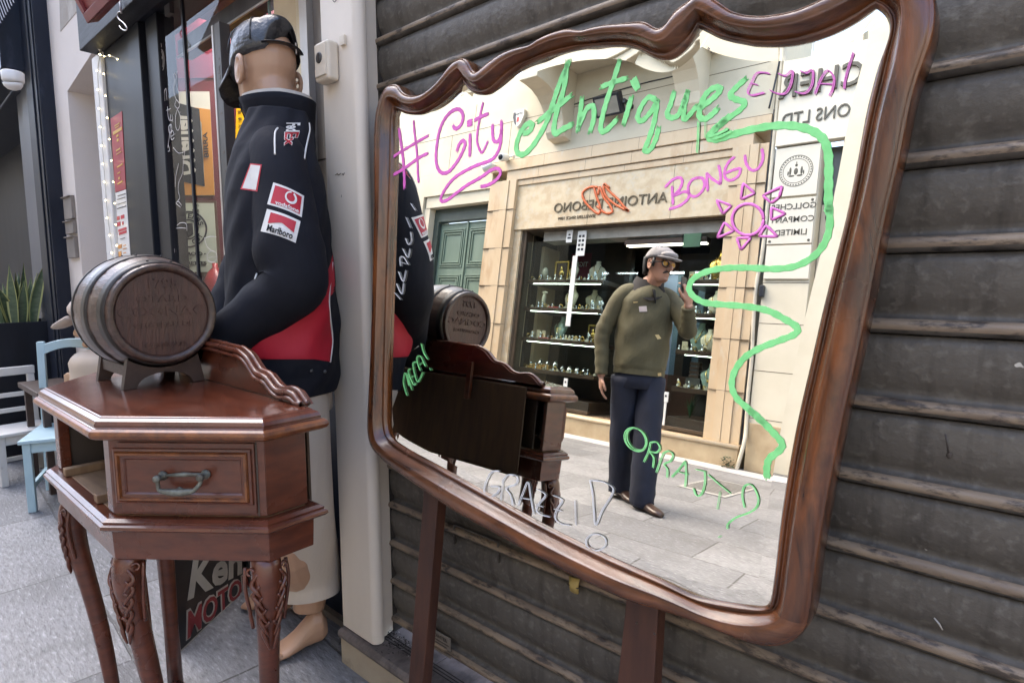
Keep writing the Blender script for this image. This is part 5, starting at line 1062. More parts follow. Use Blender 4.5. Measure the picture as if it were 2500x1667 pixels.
# cream house with the plastered niche
ho = empty('cream_house', (-3.7, .9, 0), 'cream rendered house front with a bare plaster niche left of the fairy lights', 'house')
NX0, NX1, NZ_ = -3.80, -3.34, 2.035
b = MB(); b.box(-4.06, NX0, .866, 1.3, 0, 4.6); b.box(NX0, -3.205, .866, 1.3, NZ_ + .075, 4.6); b.extr([(NX0, .866, NZ_ - .0), (NX1, .866, NZ_ + .0749), (NX0, .866, NZ_ + .0749)], (0, .4, 0)); b.build('wall', CREAMW, ho)
b = MB(); b.box(NX0 - .001, NX1, 1.02, 1.06, 0, NZ_ + .07); b.build('niche_back', PLASTER, ho)
b = MB(); b.box(NX0 - .001, NX1 + .002, .8665, 1.02, NZ_ + .0755, NZ_ + .08); b.build('niche_soffit', CREAMW, ho)
q = [onY(p, 1.019) for p in ((200, 434), (246, 434), (249, 480), (204, 478))]
b = MB(); b.extr([V((v_.x, 1.006, v_.z)) for v_ in q], (0, .013, 0)); b.m = 1
for x, y in ((204, 438), (243, 438), (246, 476), (207, 474), (222, 462)): q_ = onY((x, y), 1.005); b.box(q_.x - .006, q_.x + .006, 1.004, 1.0058, q_.z - .006, q_.z + .006)
b.build('cover_plate', [WHITE, DARKHOLE], ho)
b = MB()
for z0, z1 in ((1.395, 1.515), (1.318, 1.388), (1.19, 1.305)): b.box(-3.99, -3.83, .848, .8658, z0, z1); b.box(-4.0, -3.83, .838, .866, z1 - .006, z1)
b.build('broken_fixing', mat('grey broken plaster', (.23, .20, .175), rough=.8), ho, bevel=.003)
b = MB(); b.extr([onY(p, .8655) for p in ((107 + 37, -60), (189, -60), (189, 28), (148, 78))], (0, -.0015, 0)); b.build('grey_patch', PLASTER, ho)
b = MB(); b.box(-4.06, -3.80, .862, .8658, 0, .50); b.build('stained_base', mat('stained lower wall', (.30, .265, .235), (.22, .19, .165), .85, 6, bump=.6), ho)
# dark shop front at the far left
dk = empty('dark_shop', (-5, .9, 0), 'dark navy shop front with a mesh grille at the far left', 'shop')
b = MB(); b.box(-4.36, -4.062, .80, 1.2, 0, 4.6); b.build('corner_post', NAVY, dk, bevel=.004)
b = MB(); b.box(-4.20, -4.17, .792, .80, 0, 4.6); b.box(-4.10, -4.08, .793, .80, 0, 4.6); b.build('post_bead', NAVY, dk, bevel=.003)
b = MB(); b.box(-9, -4.362, .70, 1.2, 2.24, 4.6); b.build('canopy_box', NAVY, dk, bevel=.004)
b = MB(); b.box(-9, -4.362, .698, .7005, 2.235, 2.30); b.build('canopy_edge', SLATE, dk)
b = MB(); b.box(-4.70, -4.362, .835, 1.2, 0, 2.238); b.box(-4.98, -4.70, .86, 1.2, .75, 2.238); b.box(-5.3, -4.70, .855, 1.2, 0, .75); b.build('slate_column', SLATE, dk, bevel=.004)
b = MB(); b.box(-9, -4.98, 1.15, 1.2, 0, 2.24); b.build('dark_back', BLACK, dk)
b = MB(); m_ = mat('grille wire', (.10, .105, .125), rough=.4, metal=.4)
for k in range(36):
    x = -6.4 + k * .05; b.tube([(x, .694, 2.42), (x + .9, .694, 3.32)], .003, 4); b.tube([(x + .9, .690, 2.42), (x, .690, 3.32)], .003, 4)
b.build('mesh_grille', m_, dk); b = MB(); b.box(-6.5, -4.75, .6955, .699, 2.4, 3.4); b.build('grille_back', mat('pale grille back', (.15, .165, .20), rough=.5), dk)
cc = onY((32, 195), .66); cam_ = empty('security_camera', cc, 'white dome security camera under the dark canopy at the far left', 'camera')
b = MB(True); b.lathe([(.042, .042), (.047, .038), (.045, .0), (.042, -.008)], cc + V((0, 0, -.005)), n=24); b.build('body', WHITE, cam_)
b = MB(True); b.lathe([(.041, -.008), (.038, -.023), (.026, -.038), (.008, -.044), (.001, -.045)], cc + V((.004, -.004, -.008)), (.15, -.15, 1), n=24); b.build('dome', WHITE, cam_)
b = MB(True); b.tube([onY((0, 265), .75), onY((36, 215), .75)], .006, 6); b.build('bracket_wire', SLATE, cam_)

# houses added at the street ends, blocking sky reflections and stray light
for nm, lab, m_, q in (('sky_block_house', 'added pale stone house blocking sky far down the street on this side', LIME, (-26, -9.05, .85, 4, 0, 6)), ('sky_block_house', 'added pale house blocking sky at the far end of the street', CREAMW, (-27, -25, -8, .8, 0, 7)), ('sky_block_house', 'added stone house blocking sky far up the street behind the camera', LIME, (12, 14, -9, 4, 0, 6))):
    r = empty(nm, ((q[0] + q[1]) / 2, (q[2] + q[3]) / 2, 0), lab, 'house'); b = MB(); b.box(*q); b.build('wall', m_, r)
    b = MB()
    if nm and q[1] - q[0] > 5:
        for k in range(4): b.box(q[0] + 2 + 4 * k, q[0] + 3.2 + 4 * k, q[2] - .006, q[2] - .002, 0.2, 2.6)
    elif q[0] < 0:
        for k in range(3): b.box(q[1] + .002, q[1] + .006, -6 + 2.2 * k, -5 + 2.2 * k, .2, 2.6); b.box(q[1] + .002, q[1] + .006, -6 + 2.2 * k, -5 + 2.2 * k, 3.6, 5.4)
    else:
        for k in range(3): b.box(q[0] - .006, q[0] - .002, -6 + 2.6 * k, -5 + 2.6 * k, .2, 2.6)
    b.build('opening', NAVY, r)
# ---------------------------------------------------------------- chairs, planter, statue
BLUE = mat('pale blue chair paint', (.40, .54, .58), (.36, .50, .55), .4, 6, dirt=[((.20, .26, .30), 30, .70, .78, (1, 1, 1))]); WHC = mat('white chair paint', (.62, .60, .57), (.56, .54, .51), .45, 6, dirt=[((.35, .32, .29), 26, .70, .78, (1, 1, 1))])
def chair(name, label, m, o, yaw, hs_=.34, wd=.30, dp=.30, hb=.62, arch=True):
    r = empty(name, o, label, 'chair', None); cy_, sy_ = cos(yaw), sin(yaw); o = V(o)
    T = lambda x, y, z: o + V((x * cy_ - y * sy_, x * sy_ + y * cy_, z))
    def bar(nm, x0, x1, y0, y1, z0, z1, dx=0, dy=0):
        b = MB(); b.loft([[T(x0, y0, z0), T(x1, y0, z0), T(x1, y1, z0), T(x0, y1, z0)], [T(x0 + dx, y0 + dy, z1), T(x1 + dx, y0 + dy, z1), T(x1 + dx, y1 + dy, z1), T(x0 + dx, y1 + dy, z1)]]); return b.build(nm, m, r, bevel=.003)
    w_ = wd / 2; d_ = dp / 2; t = .032
    b = MB(); b.loft([[T(x, y, z) for x, y in ((-w_ - .012, -d_ - .015), (w_ + .012, -d_ - .015), (w_, d_), (-w_, d_))] for z in (hs_ - .018, hs_)]); b.build('seat', m, r, bevel=.004)
    for sx in (-w_, w_ - t): bar('leg', sx, sx + t, -d_, -d_ + t, 0, hs_ - .0185)
    for sx in (-w_, w_ - t): bar('back_post', sx, sx + t, d_ - t, d_, 0, hb, 0, .07) if arch else bar('back_post', sx, sx + t, d_ - t, d_, 0, hb, 0, .05)
    bar('front_rail', -w_ + t, w_ - t, -d_ + .004, -d_ + t - .008, hs_ - .065, hs_ - .019); bar('side_rail', -w_ + .005, -w_ + t - .006, -d_ + t, d_ - t, hs_ - .065, hs_ - .019); bar('side_rail', w_ - t + .006, w_ - .005, -d_ + t, d_ - t, hs_ - .065, hs_ - .019)
    bar('stretcher', -w_ + .006, -w_ + t - .008, -d_ + t, d_ - t, .10, .125); bar('stretcher', w_ - t + .008, w_ - .006, -d_ + t, d_ - t, .10, .125); bar('stretcher', -w_ + t, w_ - t, -.012, .012, .10, .122)
    b = MB(); yb = d_ - t * .5 + (.07 if arch else .05) * .93
    if arch:
        top_ = [T(x, yb, hb - .035 + .045 * cos(x / w_ * 1.35)) for x in [(-w_ + t) + (wd - 2 * t) * i / 10 for i in range(11)]]; bot = [p - V((0, 0, .055 - .012 * cos((i - 5) / 5 * 1.2))) for i, p in enumerate(top_)]
        yv = T(0, .011, 0) - T(0, -.011, 0); b.loft([[p - yv, p + yv, q + yv, q - yv] for p, q in zip(top_, bot)]); b.build('top_rail', m, r, bevel=.003)
        bar('back_slat', -w_ + t, w_ - t, d_ - t * .7 + .052, d_ - t * .2 + .052, hs_ + .10, hs_ + .14)
    else:
        bar('top_rail', -w_ + .002, w_ + .004, d_ - t + .05, d_ + .053, hb + .0005, hb + .045); bar('back_slat', -w_ + t, w_ - t, d_ - t * .7 + .034, d_ - t * .25 + .034, hs_ + .06, hs_ + .085); bar('back_slat', -w_ + t, w_ - t, d_ - t * .7 + .040, d_ - t * .25 + .040, hs_ + .145, hs_ + .17)
    return r
fb = V((-3.398, .478, 0))
chair('blue_chair', 'small pale blue wooden chair beside the cabinet with a curved top rail', BLUE, V((-3.555, .695, 0)), radians(68), .345, .28, .36, .76)
chair('white_chair', 'small white wooden chair behind the blue chair at the left edge', WHC, V((at(48, 900, 3.3).x + .1, at(48, 900, 3.3).y - .04, 0)), radians(95), .28, .25, .26, .545, False)
pw = V((-4.55, .62, 0)); pt_ = empty('planter', pw, 'tall black planter with a snake plant at the left edge', 'planter')
ptop = at(40, 783, 3.62); b = MB(); px_, py_, pz_ = ptop.x, ptop.y, ptop.z
b.loft([[V((px_ + sx * s_, py_ + sy * s_, z)) for sx, sy in ((-1, -1), (1, -1), (1, 1), (-1, 1))] for z, s_ in ((0, .15), (pz_, .185), (pz_, .165), (pz_ - .03, .163))]); b.build('pot', BLACK, pt_, bevel=.004)
LEAF = mat('snake plant leaf', (.055, .085, .045), (.10, .135, .075), .4, 22, (1, 1, 3), 3); LEAFE = mat('pale leaf edge', (.42, .42, .17), (.34, .35, .13), .45)
pl_ = empty('snake_plant', (px_, py_, pz_ - .03), 'variegated snake plant with yellow edged leaves in the black planter', 'plant')
rr = random.Random(11)
for i in range(17):
    a = i * 2.4; r0 = .02 + .09 * (i / 17); basep = V((px_ + r0 * cos(a), py_ + r0 * sin(a), pz_ - .035)); L = rr.uniform(.25, .42); ln = V((cos(a), sin(a), 0)) * rr.uniform(.02, .14); tw = rr.uniform(-.8, .8)
    b = MB(True); rows = []
    for k in range(9):
        t = k / 8; c = basep + V((0, 0, L * t)) + ln * t ** 1.6; w_ = .028 * (sin(pi * min(1, t * .82 + .18)) ** .8) * (1 - t ** 6) + .0008; s_ = V((-sin(a + tw), cos(a + tw), 0)); n_ = V((cos(a + tw), sin(a + tw), 0)); rows.append([c - s_ * w_ + n_ * w_ * .35, c - s_ * w_ * .74 + n_ * w_ * .16, c, c + s_ * w_ * .74 + n_ * w_ * .16, c + s_ * w_ + n_ * w_ * .35])
    for k in range(8):
        for j in range(4): b.m = 1 if j in (0, 3) else 0; b.add([rows[k][j], rows[k][j + 1], rows[k + 1][j + 1], rows[k + 1][j]], [(0, 1, 2, 3)])
    b.build('leaf', [LEAF, LEAFE], pl_, weld=True)
# low dark table behind the blue chair, painted statue with cap
tb_ = at(205, 940, 3.15); tz_ = at(180, 928, 3.15).z - .02
tbl = empty('low_table', (tb_.x - .1, tb_.y, 0), 'low dark table behind the blue chair', 'table'); b = MB(); b.box(tb_.x - .35, tb_.x + .12, tb_.y - .22, tb_.y + .1, tz_ - .03, tz_); b.build('top', BSTAND, tbl, bevel=.004)
for sx in (-.33, .08): b = MB(); b.box(tb_.x + sx, tb_.x + sx + .03, tb_.y - .2, tb_.y - .17, 0, tz_ - .03); b.build('leg', BSTAND, tbl)
STF = mat('painted statue skin', (.52, .33, .20), (.46, .28, .165), .45, 4); STC = mat('cream statue coat', (.50, .40, .31), (.44, .345, .26), .6, 3, bump=.5, bscale=10); STH = mat('pale statue cap', (.52, .43, .37), (.44, .35, .29), .6, 6, bump=.6, bscale=14); STR = plain('red neckerchief', (.25, .02, .02), .6)
SD_ = 3.0; stt = empty('child_statue', (at(240, 900, SD_).x, at(240, 900, SD_).y, 0), 'painted statue of a child in a cream coat and pale cap behind the barrel', 'statue')
sh_ = at(248, 795, SD_); sf = V((-.62, -.75, -.05)); HS = placed(sh_, sf); k_ = .92
b = MB(True); b.loft([[HS((p[0] * k_, p[1] * k_, p[2] * k_)) for p in r] for r in headrings()])
b.tube(smoothpath([HS((.084, 0, .015)), HS((.104, 0, -.015)), HS((.120, 0, -.032)), HS((.090, 0, -.042))], 3), lambda t: .010 + .008 * sin(pi * t), 8); b.tube([HS((.086, -.02, -.062)), HS((.094, 0, -.060)), HS((.086, .02, -.062))], .006, 6); b.ball(HS((.082, 0, -.088)), .02, 8)
b.tube([HS((-.01, 0, -.08)), HS((-.02, 0, -.16))], .045, 12)
hp_ = at(181, 918, SD_ - .05); 
b.ball(hp_, (.03, .022, .022), 10)
for i in range(4): b.tube([hp_ + V((0, 0, .012 - .008 * i)), hp_ + sf * .03 + V((0, 0, .014 - .010 * i)), hp_ + sf * .045 + V((0, 0, .004 - .011 * i))], .0075, 6)
b.tube([hp_ + V((0, 0, .012)), hp_ + sf * .02 + V((-.01, .012, .03))], .008, 6)
ob = b.build('figure', STF, stt); r_ = ob.modifiers.new('remesh', 'REMESH'); r_.mode = 'VOXEL'; r_.voxel_size = .006; r_.use_smooth_shade = True
b = MB(True); nb_ = HS((-.02, 0, -.13)); 
b.tube(smoothpath([nb_ + V((0, 0, .02)), nb_ + V((0, 0, -.05)), nb_ + V((0, 0, -.2)), nb_ + V((0, 0, -.4)), V((nb_.x, nb_.y, .05))], 4), lambda t: .052 + .11 * min(1, t * 6) + .03 * t + .006 * sin(t * 60), 22)
s2 = nb_ + V((0, 0, -.06)) + sf.cross(V((0, 0, 1))).normalized() * .10; b.tube(smoothpath([s2, s2.lerp(hp_, .5) + V((0, 0, -.05)), hp_ - (hp_ - s2).normalized() * .03], 5), lambda t: .07 - .035 * t + .004 * sin(t * 30), 14); b.build('coat', STC, stt)
b = MB(True); b.tube([nb_ + V((.055 * cos(a), .055 * sin(a), .012)) for a in [2 * pi * k / 16 for k in range(16)]], .016, 8, loop=True); b.build('neckerchief', STR, stt)
b = MB(True); cb_ = HS((0, 0, .05)); b.ball(cb_ + V((0, 0, .035)), (.135, .135, .075), 18); b.ball(cb_ + V((0, 0, .095)), (.055, .055, .03), 12); b.tube(smoothpath([HS((.10, -.06, .05)), HS((.175, -.03, .015)), HS((.185, 0, .012)), HS((.175, .03, .015)), HS((.10, .06, .05))], 4), (.035, .014), 10, up=(0, 0, 1)); b.build('cap', STH, stt)

# ================================================================ THE OTHER SIDE OF THE STREET (seen in the mirror)
jw = empty('jewellery_shop', (-4.2, -4.75, 0), 'warm stone jewellery shop front with lit display windows across the street', 'shop')
XL, XR, ZS, ZO_ = -5.68, -2.665, .27, 2.755
def part(name, m, par, *boxes, bevel=0): b = MB(); [b.box(*q) for q in boxes]; return b.build(name, m, par, bevel=bevel)
part('plinth_step', [LIMELOW], jw, (-6.40, -2.25, -5.1, -4.63, 0, .205), bevel=.004)
b = MB(True); b.tube([(-6.41, -4.635, .228), (-2.24, -4.635, .228)], .024, 12); b.s = False; b.box(-6.41, -2.24, -5.1, -4.635, .2055, .2515); b.build('step_nosing', TRAV, jw)
for x0, x1, wd in ((-6.37, -5.835, 4), (-2.655, -2.262, 4)):
    b = MB(); st_ = (x1 - x0) / 4
    for k, yy in enumerate((-4.672, -4.654, -4.648, -4.662) if x0 < -5 else (-4.662, -4.648, -4.654, -4.672)): b.box(x0 + st_ * k + .0008, x0 + st_ * (k + 1) - .0008, -5.1, yy, .252, 3.49)
    b.m = 1
    for z in (.80, 1.36, 1.92, 2.48, 3.05): b.box(x0 - .001, x1 + .001, -4.9, -4.6465, z, z + .005)
    b.build('pilaster', [TRAV, JOINT_SHADE], jw, bevel=.003)
part('reveal', [TRAVP], jw, (-5.833, XL - .03, -5.05, -4.745, .252, ZO_)); part('reveal', [JOINT_SHADE], jw, (XL - .0295, XL, -5.0, -4.78, .252, ZO_))
b = MB(); b.box(-5.833, -2.657, -5.1, -4.72, ZO_, 3.405); b.m = 1
for x in (-4.55, -3.36): b.box(x, x + .004, -4.9, -4.7185, ZO_, 3.405)
b.build('sign_panel', [TRAVP, JOINT_SHADE], jw)
for i, (x0, x1, z0, z1, yy) in enumerate(((-5.95, -2.60, 3.407, 3.488, -4.70), (-6.05, -2.44, 3.49, 3.638, -4.678), (-6.37, -2.262, 3.64, 3.80, -4.655))):
    b = MB(); b.box(x0, x1, -5.1, yy, z0, z1); b.m = 1
    for x in (-5.55, -4.75, -4.05, -3.25): b.box(x + .1 * i, x + .1 * i + .004, -4.9, yy + .001, z0, z1)
    b.box(x0, x1, -4.9, yy + .0007, z1 - .008, z1 - .001); b.build('frieze_band', [TRAV, JOINT_SHADE], jw, bevel=.002)  # dark strip along the top paints each band's thin shadow line
b = MB(); b.box(-6.05, -5.951, -5.1, -4.69, 3.30, 3.4885); b.box(-2.599, -2.44, -5.1, -4.69, 3.30, 3.4885); b.build('frieze_return', TRAV, jw, bevel=.002)
BRONZE = mat('dark bronze letters', (.11, .085, .05), (.08, .06, .035), .4, metal=.3)
b = MB(); b.text('ANTOINE DEBONO', (-4.27, -4.719, 2.955), (-1, 0, 0), (0, 0, 1), .185, .012, .0, 1.04); sgb = b.build('sign_lettering', BRONZE, jw)
b = MB(); b.text('JEWELLERS SINCE 1899', (-4.73, -4.719, 2.845), (-1, 0, 0), (0, 0, 1), .058, .006, 0, 1.05); b.build('small_lettering', BRONZE, jw)
ORG = plain('orange enamel', (.62, .13, .035), .4); b = MB(True)
for L in ([(1730, 1350), (1690, 1325), (1700, 1400), (1760, 1460), (1830, 1500), (1870, 1515)], [(1690, 1325), (1735, 1380), (1790, 1430), (1840, 1490), (1865, 1515)], [(1650, 1345), (1590, 1345), (1540, 1380), (1545, 1430), (1590, 1490), (1650, 1535), (1665, 1490), (1640, 1420), (1620, 1345)], [(1640, 1480), (1700, 1530), (1750, 1520), (1730, 1470), (1690, 1420), (1660, 1345), (1650, 1400)]): b.stroke([mY(p, -4.716) for p in P('A', *L)], .030, (0, 1, 0), .014)
b.build('logo', ORG, jw)
# shop window: frame, beam, glass, interior
ALU = mat('brown aluminium frame', (.10, .072, .05), rough=.4, metal=.3); DKW = mat('dark display wood', (.060, .032, .020), (.04, .021, .013), .4, 5, (1, 8, 8)); BLKIN = mat('dark shop interior', (.028, .021, .017), rough=.7)
GLJ = glassy('jeweller glass', (.90, .95, .93), .45)
part('window_frame', [ALU], jw, (XL + .0005, XL + .05, -4.85, -4.79, ZS, ZO_), (XR - .03, XR, -4.85, -4.79, ZS, ZO_), (XL, XR, -4.84, -4.785, ZO_ - .02, ZO_ - .0005), (XL + .051, -4.27, -4.84, -4.79, ZS, ZS + .04), (-3.22, XR - .031, -4.84, -4.79, ZS, ZS + .04), bevel=.002)
part('shutter_box', [mat('grey shutter housing', (.40, .37, .32), rough=.5)], jw, (XL + .3, XR - .001, -5.15, -4.88, 2.60, 2.733))
part('lamp_rail', [DKW], jw, (-4.05, -2.95, -5.02, -4.9, 2.50, 2.56)); b = MB(); b.box(-4.03, -2.97, -5.0, -4.92, 2.488, 2.4995); b.build('lamp_tube', emit('shop tube', (1, .97, .85), 1.6), jw)
part('interior_wall', [BLKIN], jw, (-5.8, -5.66, -7.6, -5.06, .2, 2.75), (-2.7, -2.56, -7.6, -5.06, .2, 2.75), (-5.8, -2.56, -7.7, -7.6, .2, 2.75)); part('interior_ceiling', [mat('shop ceiling brown', (.12, .098, .07), rough=.7)], jw, (-5.8, -2.56, -7.7, -4.86, 2.735, 2.76)); part('interior_floor', [mat('brown shop floor', (.16, .105, .07), rough=.35)], jw, (-5.8, -2.56, -7.7, -4.86, .2, .262))
part('display_pane', [GLJ], jw, (XL + .05, -4.72, -4.822, -4.816, ZS + .04, 2.58)); part('display_pane', [GLJ], jw, (-4.715, -4.275, -4.822, -4.816, ZS + .04, 2.58)); part('display_pane', [GLJ], jw, (-4.276, -4.270, -5.7, -4.823, ZS + .04, 2.58)); part('display_pane', [GLJ], jw, (-3.215, XR - .031, -4.822, -4.816, ZS + .04, 2.58)); part('display_pane', [GLJ], jw, (-3.221, -3.215, -5.7, -4.823, ZS + .04, 2.58))
part('display_back', [mat('display back panel', (.052, .036, .026), (.035, .025, .02), .6, 4)], jw, (-5.66, -4.29, -5.62, -5.58, ZS, 2.7)); part('display_back', [BLKIN], jw, (-3.2, -2.7, -5.62, -5.58, ZS, 2.7))
part('display_side', [TRAV], jw, (-5.655, -5.60, -5.57, -5.2, ZS, 2.6)); part('display_side', [DKW], jw, (-4.36, -4.28, -5.57, -5.50, ZS, 2.73))
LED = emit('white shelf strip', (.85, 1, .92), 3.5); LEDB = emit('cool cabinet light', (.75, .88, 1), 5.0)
SHZ = (2.05, 1.655, 1.215, .775)
for k, z in enumerate(SHZ):
    for x0, x1 in ((-5.62, -4.30), (-3.195, -2.70)):
        sh = part('shelf', [DKW], jw, (x0, x1, -5.57, -4.90, z - .055, z), bevel=.002)
        if k < 3: part('light_strip', [LED], sh, (x0 + .12, x1 - .05, -4.912, -4.902, z - .0615, z - .0555))
part('display_base', [DKW], jw, (-5.62, -4.30, -5.57, -4.85, ZS, .42), (-3.195, -2.70, -5.57, -4.85, ZS, .42), bevel=.003)
PBL = mat('pale blue cabinet back', (.30, .38, .46), (.26, .34, .42), .6, 2)
part('wall_cabinet', [DKW], jw, (-4.26, -4.14, -6.3, -6.0, .262, 2.35), (-3.72, -3.60, -6.3, -6.0, .262, 2.35), (-3.2, -3.08, -6.3, -6.0, .262, 2.35), (-4.26, -3.08, -6.3, -6.0, 2.351, 2.6)); part('cabinet_back', [PBL], jw, (-4.139, -3.721, -6.3, -6.26, .9, 2.35)); part('cabinet_back', [PBL], jw, (-3.599, -3.201, -6.3, -6.26, .9, 2.35)); part('counter', [mat('red brown counter', (.09, .035, .022), rough=.4)], jw, (-4.26, -3.08, -6.3, -5.9, .2625, .898))
for x0, x1 in ((-4.13, -3.73), (-3.59, -3.21)):
    part('cabinet_light', [LEDB], jw, (x0, x1, -6.08, -6.05, 2.335, 2.35)); part('glowing_shelf', [LEDB], jw, (x0, x1, -6.04, -6.03, 1.70, 1.707))  # shelf line is given a glow, painting the cabinet's cool light
STK = plain('sticker white', (.66, .66, .64), .5)
part('sky_reflection_strip', [WHITE], jw, (-4.775, -4.70, -4.812, -4.80, 1.40, 2.36), bevel=.002)  # white bar painted in for the sky's reflection in the glass
b = MB(); b.box(-4.74, -4.60, -4.8155, -4.8135, 2.36, 2.70); b.box(-4.93, -4.83, -4.8155, -4.8135, 2.55, 2.72); b.m = 1
for i in range(4):
    for j in range(2): b.box(-4.665 - .055 * j, -4.625 - .055 * j, -4.8134, -4.8128, 2.43 + .06 * i, 2.465 + .06 * i)
b.box(-4.91, -4.85, -4.8134, -4.8128, 2.60, 2.625); b.box(-4.90, -4.86, -4.8134, -4.8128, 2.645, 2.67); b.build('window_sticker', [STK, PBLACK], jw)
part('exit_sign', [mat('green exit sign', (.03, .10, .05), rough=.5)], jw, (-3.19, -2.98, -4.815, -4.80, 2.42, 2.58))
rp = MB(); rp.box(-5.36, -5.0, -5.575, -5.57, 2.10, 2.56); rp.m = 1; rp.text('TIGER', (-5.18, -5.569, 2.36), (-1, 0, 0), (0, 0, 1), .10, .002, .01); rp.build('red_display_board', [plain('display red', (.20, .02, .03), .4), WHITE], jw)
# jewellery in the windows
CRM = mat('cream velvet bust', (.56, .50, .38), (.5, .44, .32), .6, 8); GRN = mat('grey green bust', (.22, .30, .26), rough=.6); GOLD = mat('gold', (.75, .50, .14), rough=.25, metal=.9); SILV = mat('silver', (.7, .7, .68), rough=.2, metal=.9); TRAY = mat('orange wood tray', (.42, .22, .06), rough=.5); SAND = mat('sand display card', (.50, .42, .28), rough=.6); REDV = plain('red velvet', (.40, .03, .03), .6)
def bust(x, y, z, s_, m, lab, yaw=0.0):
    r = empty('necklace_bust', (x, y, z), lab, 'bust', 'necklace busts in the jewellery window'); b = MB(True); c, q = cos(yaw), sin(yaw)
    T = lambda a, d, h: V((x + a * c - d * q, y + a * q + d * c, z + h)); rows = []
    for h, w_, d_, o_ in ((0, .050, .02, .02), (.05, .070, .026, .018), (.12, .100, .032, .014), (.165, .108, .034, .006), (.195, .085, .032, -.004), (.215, .045, .028, -.014), (.25, .029, .024, -.02), (.28, .032, .026, -.02)):
        rows.append([T(w_ * s_ * cos(a), (d_ * sin(a) + o_) * s_, h * s_) for a in [2 * pi * k / 18 for k in range(18)]])
    b.loft(rows); b.build('form', m, r)
    b = MB(True); b.tube(smoothpath([T(-.04 * s_, .015 * s_, .215 * s_), T(-.03 * s_, .05 * s_, .15 * s_), T(0, .058 * s_, .10 * s_), T(.03 * s_, .05 * s_, .15 * s_), T(.04 * s_, .015 * s_, .215 * s_)], 4), .004 * s_, 6); b.ball(T(0, .058 * s_, .09 * s_), .012 * s_, 8); b.build('necklace', GOLD, r)
for a in ((-4.98, -5.15, SHZ[0], 1.05, CRM, 'cream necklace bust left of the white strip on the top left shelf', .3), (-4.62, -5.2, SHZ[0], 1.1, CRM, 'cream necklace bust right of the white strip on the top left shelf', -.3), (-4.93, -5.1, SHZ[1], 1.2, CRM, 'large cream necklace bust on the second left shelf beside the white strip', .2), (-4.66, -5.25, SHZ[1], 1.1, CRM, 'cream necklace bust on the second left shelf right of the white strip', -.4), (-5.17, -5.25, SHZ[2], 1.25, GRN, 'large grey green bust on the third left shelf', .2), (-5.03, -5.05, SHZ[2], .85, GRN, 'small grey green bust on the third left shelf', .3), (-2.83, -5.1, SHZ[0], 1.35, GOLD, 'gold necklace bust on the top right shelf', 0), (-2.80, -5.0, SHZ[1], 1.0, CRM, 'cream necklace bust on the second right shelf', 0), (-3.02, -5.15, SHZ[2], 1.25, GRN, 'tall grey green bust on the third right shelf', .2), (-2.84, -5.0, SHZ[2], .95, CRM, 'cream bust on the third right shelf', 0), (-2.80, -5.05, SHZ[3], 1.1, GRN, 'grey green bust on the lowest right shelf', 0)): bust(*a)
def pframe(x, y, z, w_, h, lab):
    r = empty('picture_frame', (x, y, z), lab, 'frame', 'framed gold reliefs in the window'); b = MB(); 
    for q in ((x - w_, x + w_, z, z + .02), (x - w_, x + w_, z + h - .02, z + h), (x - w_, x - w_ + .02, z + .0201, z + h - .0201), (x + w_ - .02, x + w_, z + .0201, z + h - .0201)): b.box(q[0], q[1], y, y + .018, q[2], q[3])
    b.build('border', GOLD, r); b = MB(); b.box(x - w_ + .005, x + w_ - .005, y - .004, y + .004, z + .005, z + h - .005); b.build('backing', DKW, r); b = MB(True); b.ball((x, y + .012, z + h * .42), (w_ * .45, .02, h * .16), 12); b.ball((x, y + .016, z + h * .62), (w_ * .2, .02, h * .16), 10); b.build('relief', GOLD, r)
pframe(-5.17, -5.12, SHZ[0] + .001, .12, .30, 'gold framed relief on the top left shelf'); pframe(-4.47, -5.05, SHZ[2] + .001, .085, .24, 'small dark gold framed relief on the third left shelf')
b = MB(True); b.lathe([(.03, 0), (.012, .02), (.014, .035), (.045, .07), (.06, .12), (.045, .17), (.02, .20), (.002, .205)], (-5.42, -5.05, SHZ[0]), n=20); one('gilt_cup', b, [mat('cream gilt china', (.6, .53, .38), rough=.3)], 'cream and gilt cup at the left end of the top shelf', 'cup')
b = MB(True); b.tube([(-5.39, -5.05, SHZ[1]), (-5.39, -5.05, SHZ[1] + .12), (-5.385, -5.05, SHZ[1] + .21)], [(.055, .035), (.042, .028), (.03, .022)], 14); b.ball((-5.385, -5.05, SHZ[1] + .23), (.06, .024, .024), 10); one('bracelet_stand', b, CRM, 'cream bracelet stand at the left end of the second shelf', 'stand')
rr = random.Random(21)
def small(kind, cat, grp, x, y, z, lab):
    b = MB(True)
    if kind == 'jewel_card': b.s = False; b.box(x - .035, x + .035, y - .008, y + .008, z, z + .09 + rr.random() * .04); m = SAND
    elif kind == 'ring_cone': b.lathe([(.028, 0), (.022, .02), (.008, .07), (.001, .075)], (x, y, z), n=12); m = CRM
    elif kind == 'silver_figure': b.lathe([(.03, 0), (.02, .02), (.012, .05), (.022, .08), (.012, .10), (.016, .12), (.002, .14)], (x, y, z), n=12); b.ball((x + .02, y, z + .085), (.022, .012, .02), 8); m = SILV
    elif kind == 'watch': b.tube([(x, y + .03 * cos(a), z + .042 + .038 * sin(a)) for a in [2 * pi * k / 14 for k in range(14)]], (.012, .003), 6, up=(1, 0, 0), loop=True); b.lathe([(.021, 0), (.021, .009), (.017, .011)], (x, y + .028, z + .045), (0, 1, .5), 16); m = SILV
    elif kind == 'necklace_tray': b.s = False; b.box(x - .09, x + .09, y - .06, y + .06, z, z + .012); m = REDV if rr.random() < .5 else CRM
    o = one(kind, b, m, lab, cat, grp, loc=(x, y, z)); return o
names = ('far left', 'left', 'middle', 'right', 'far right')
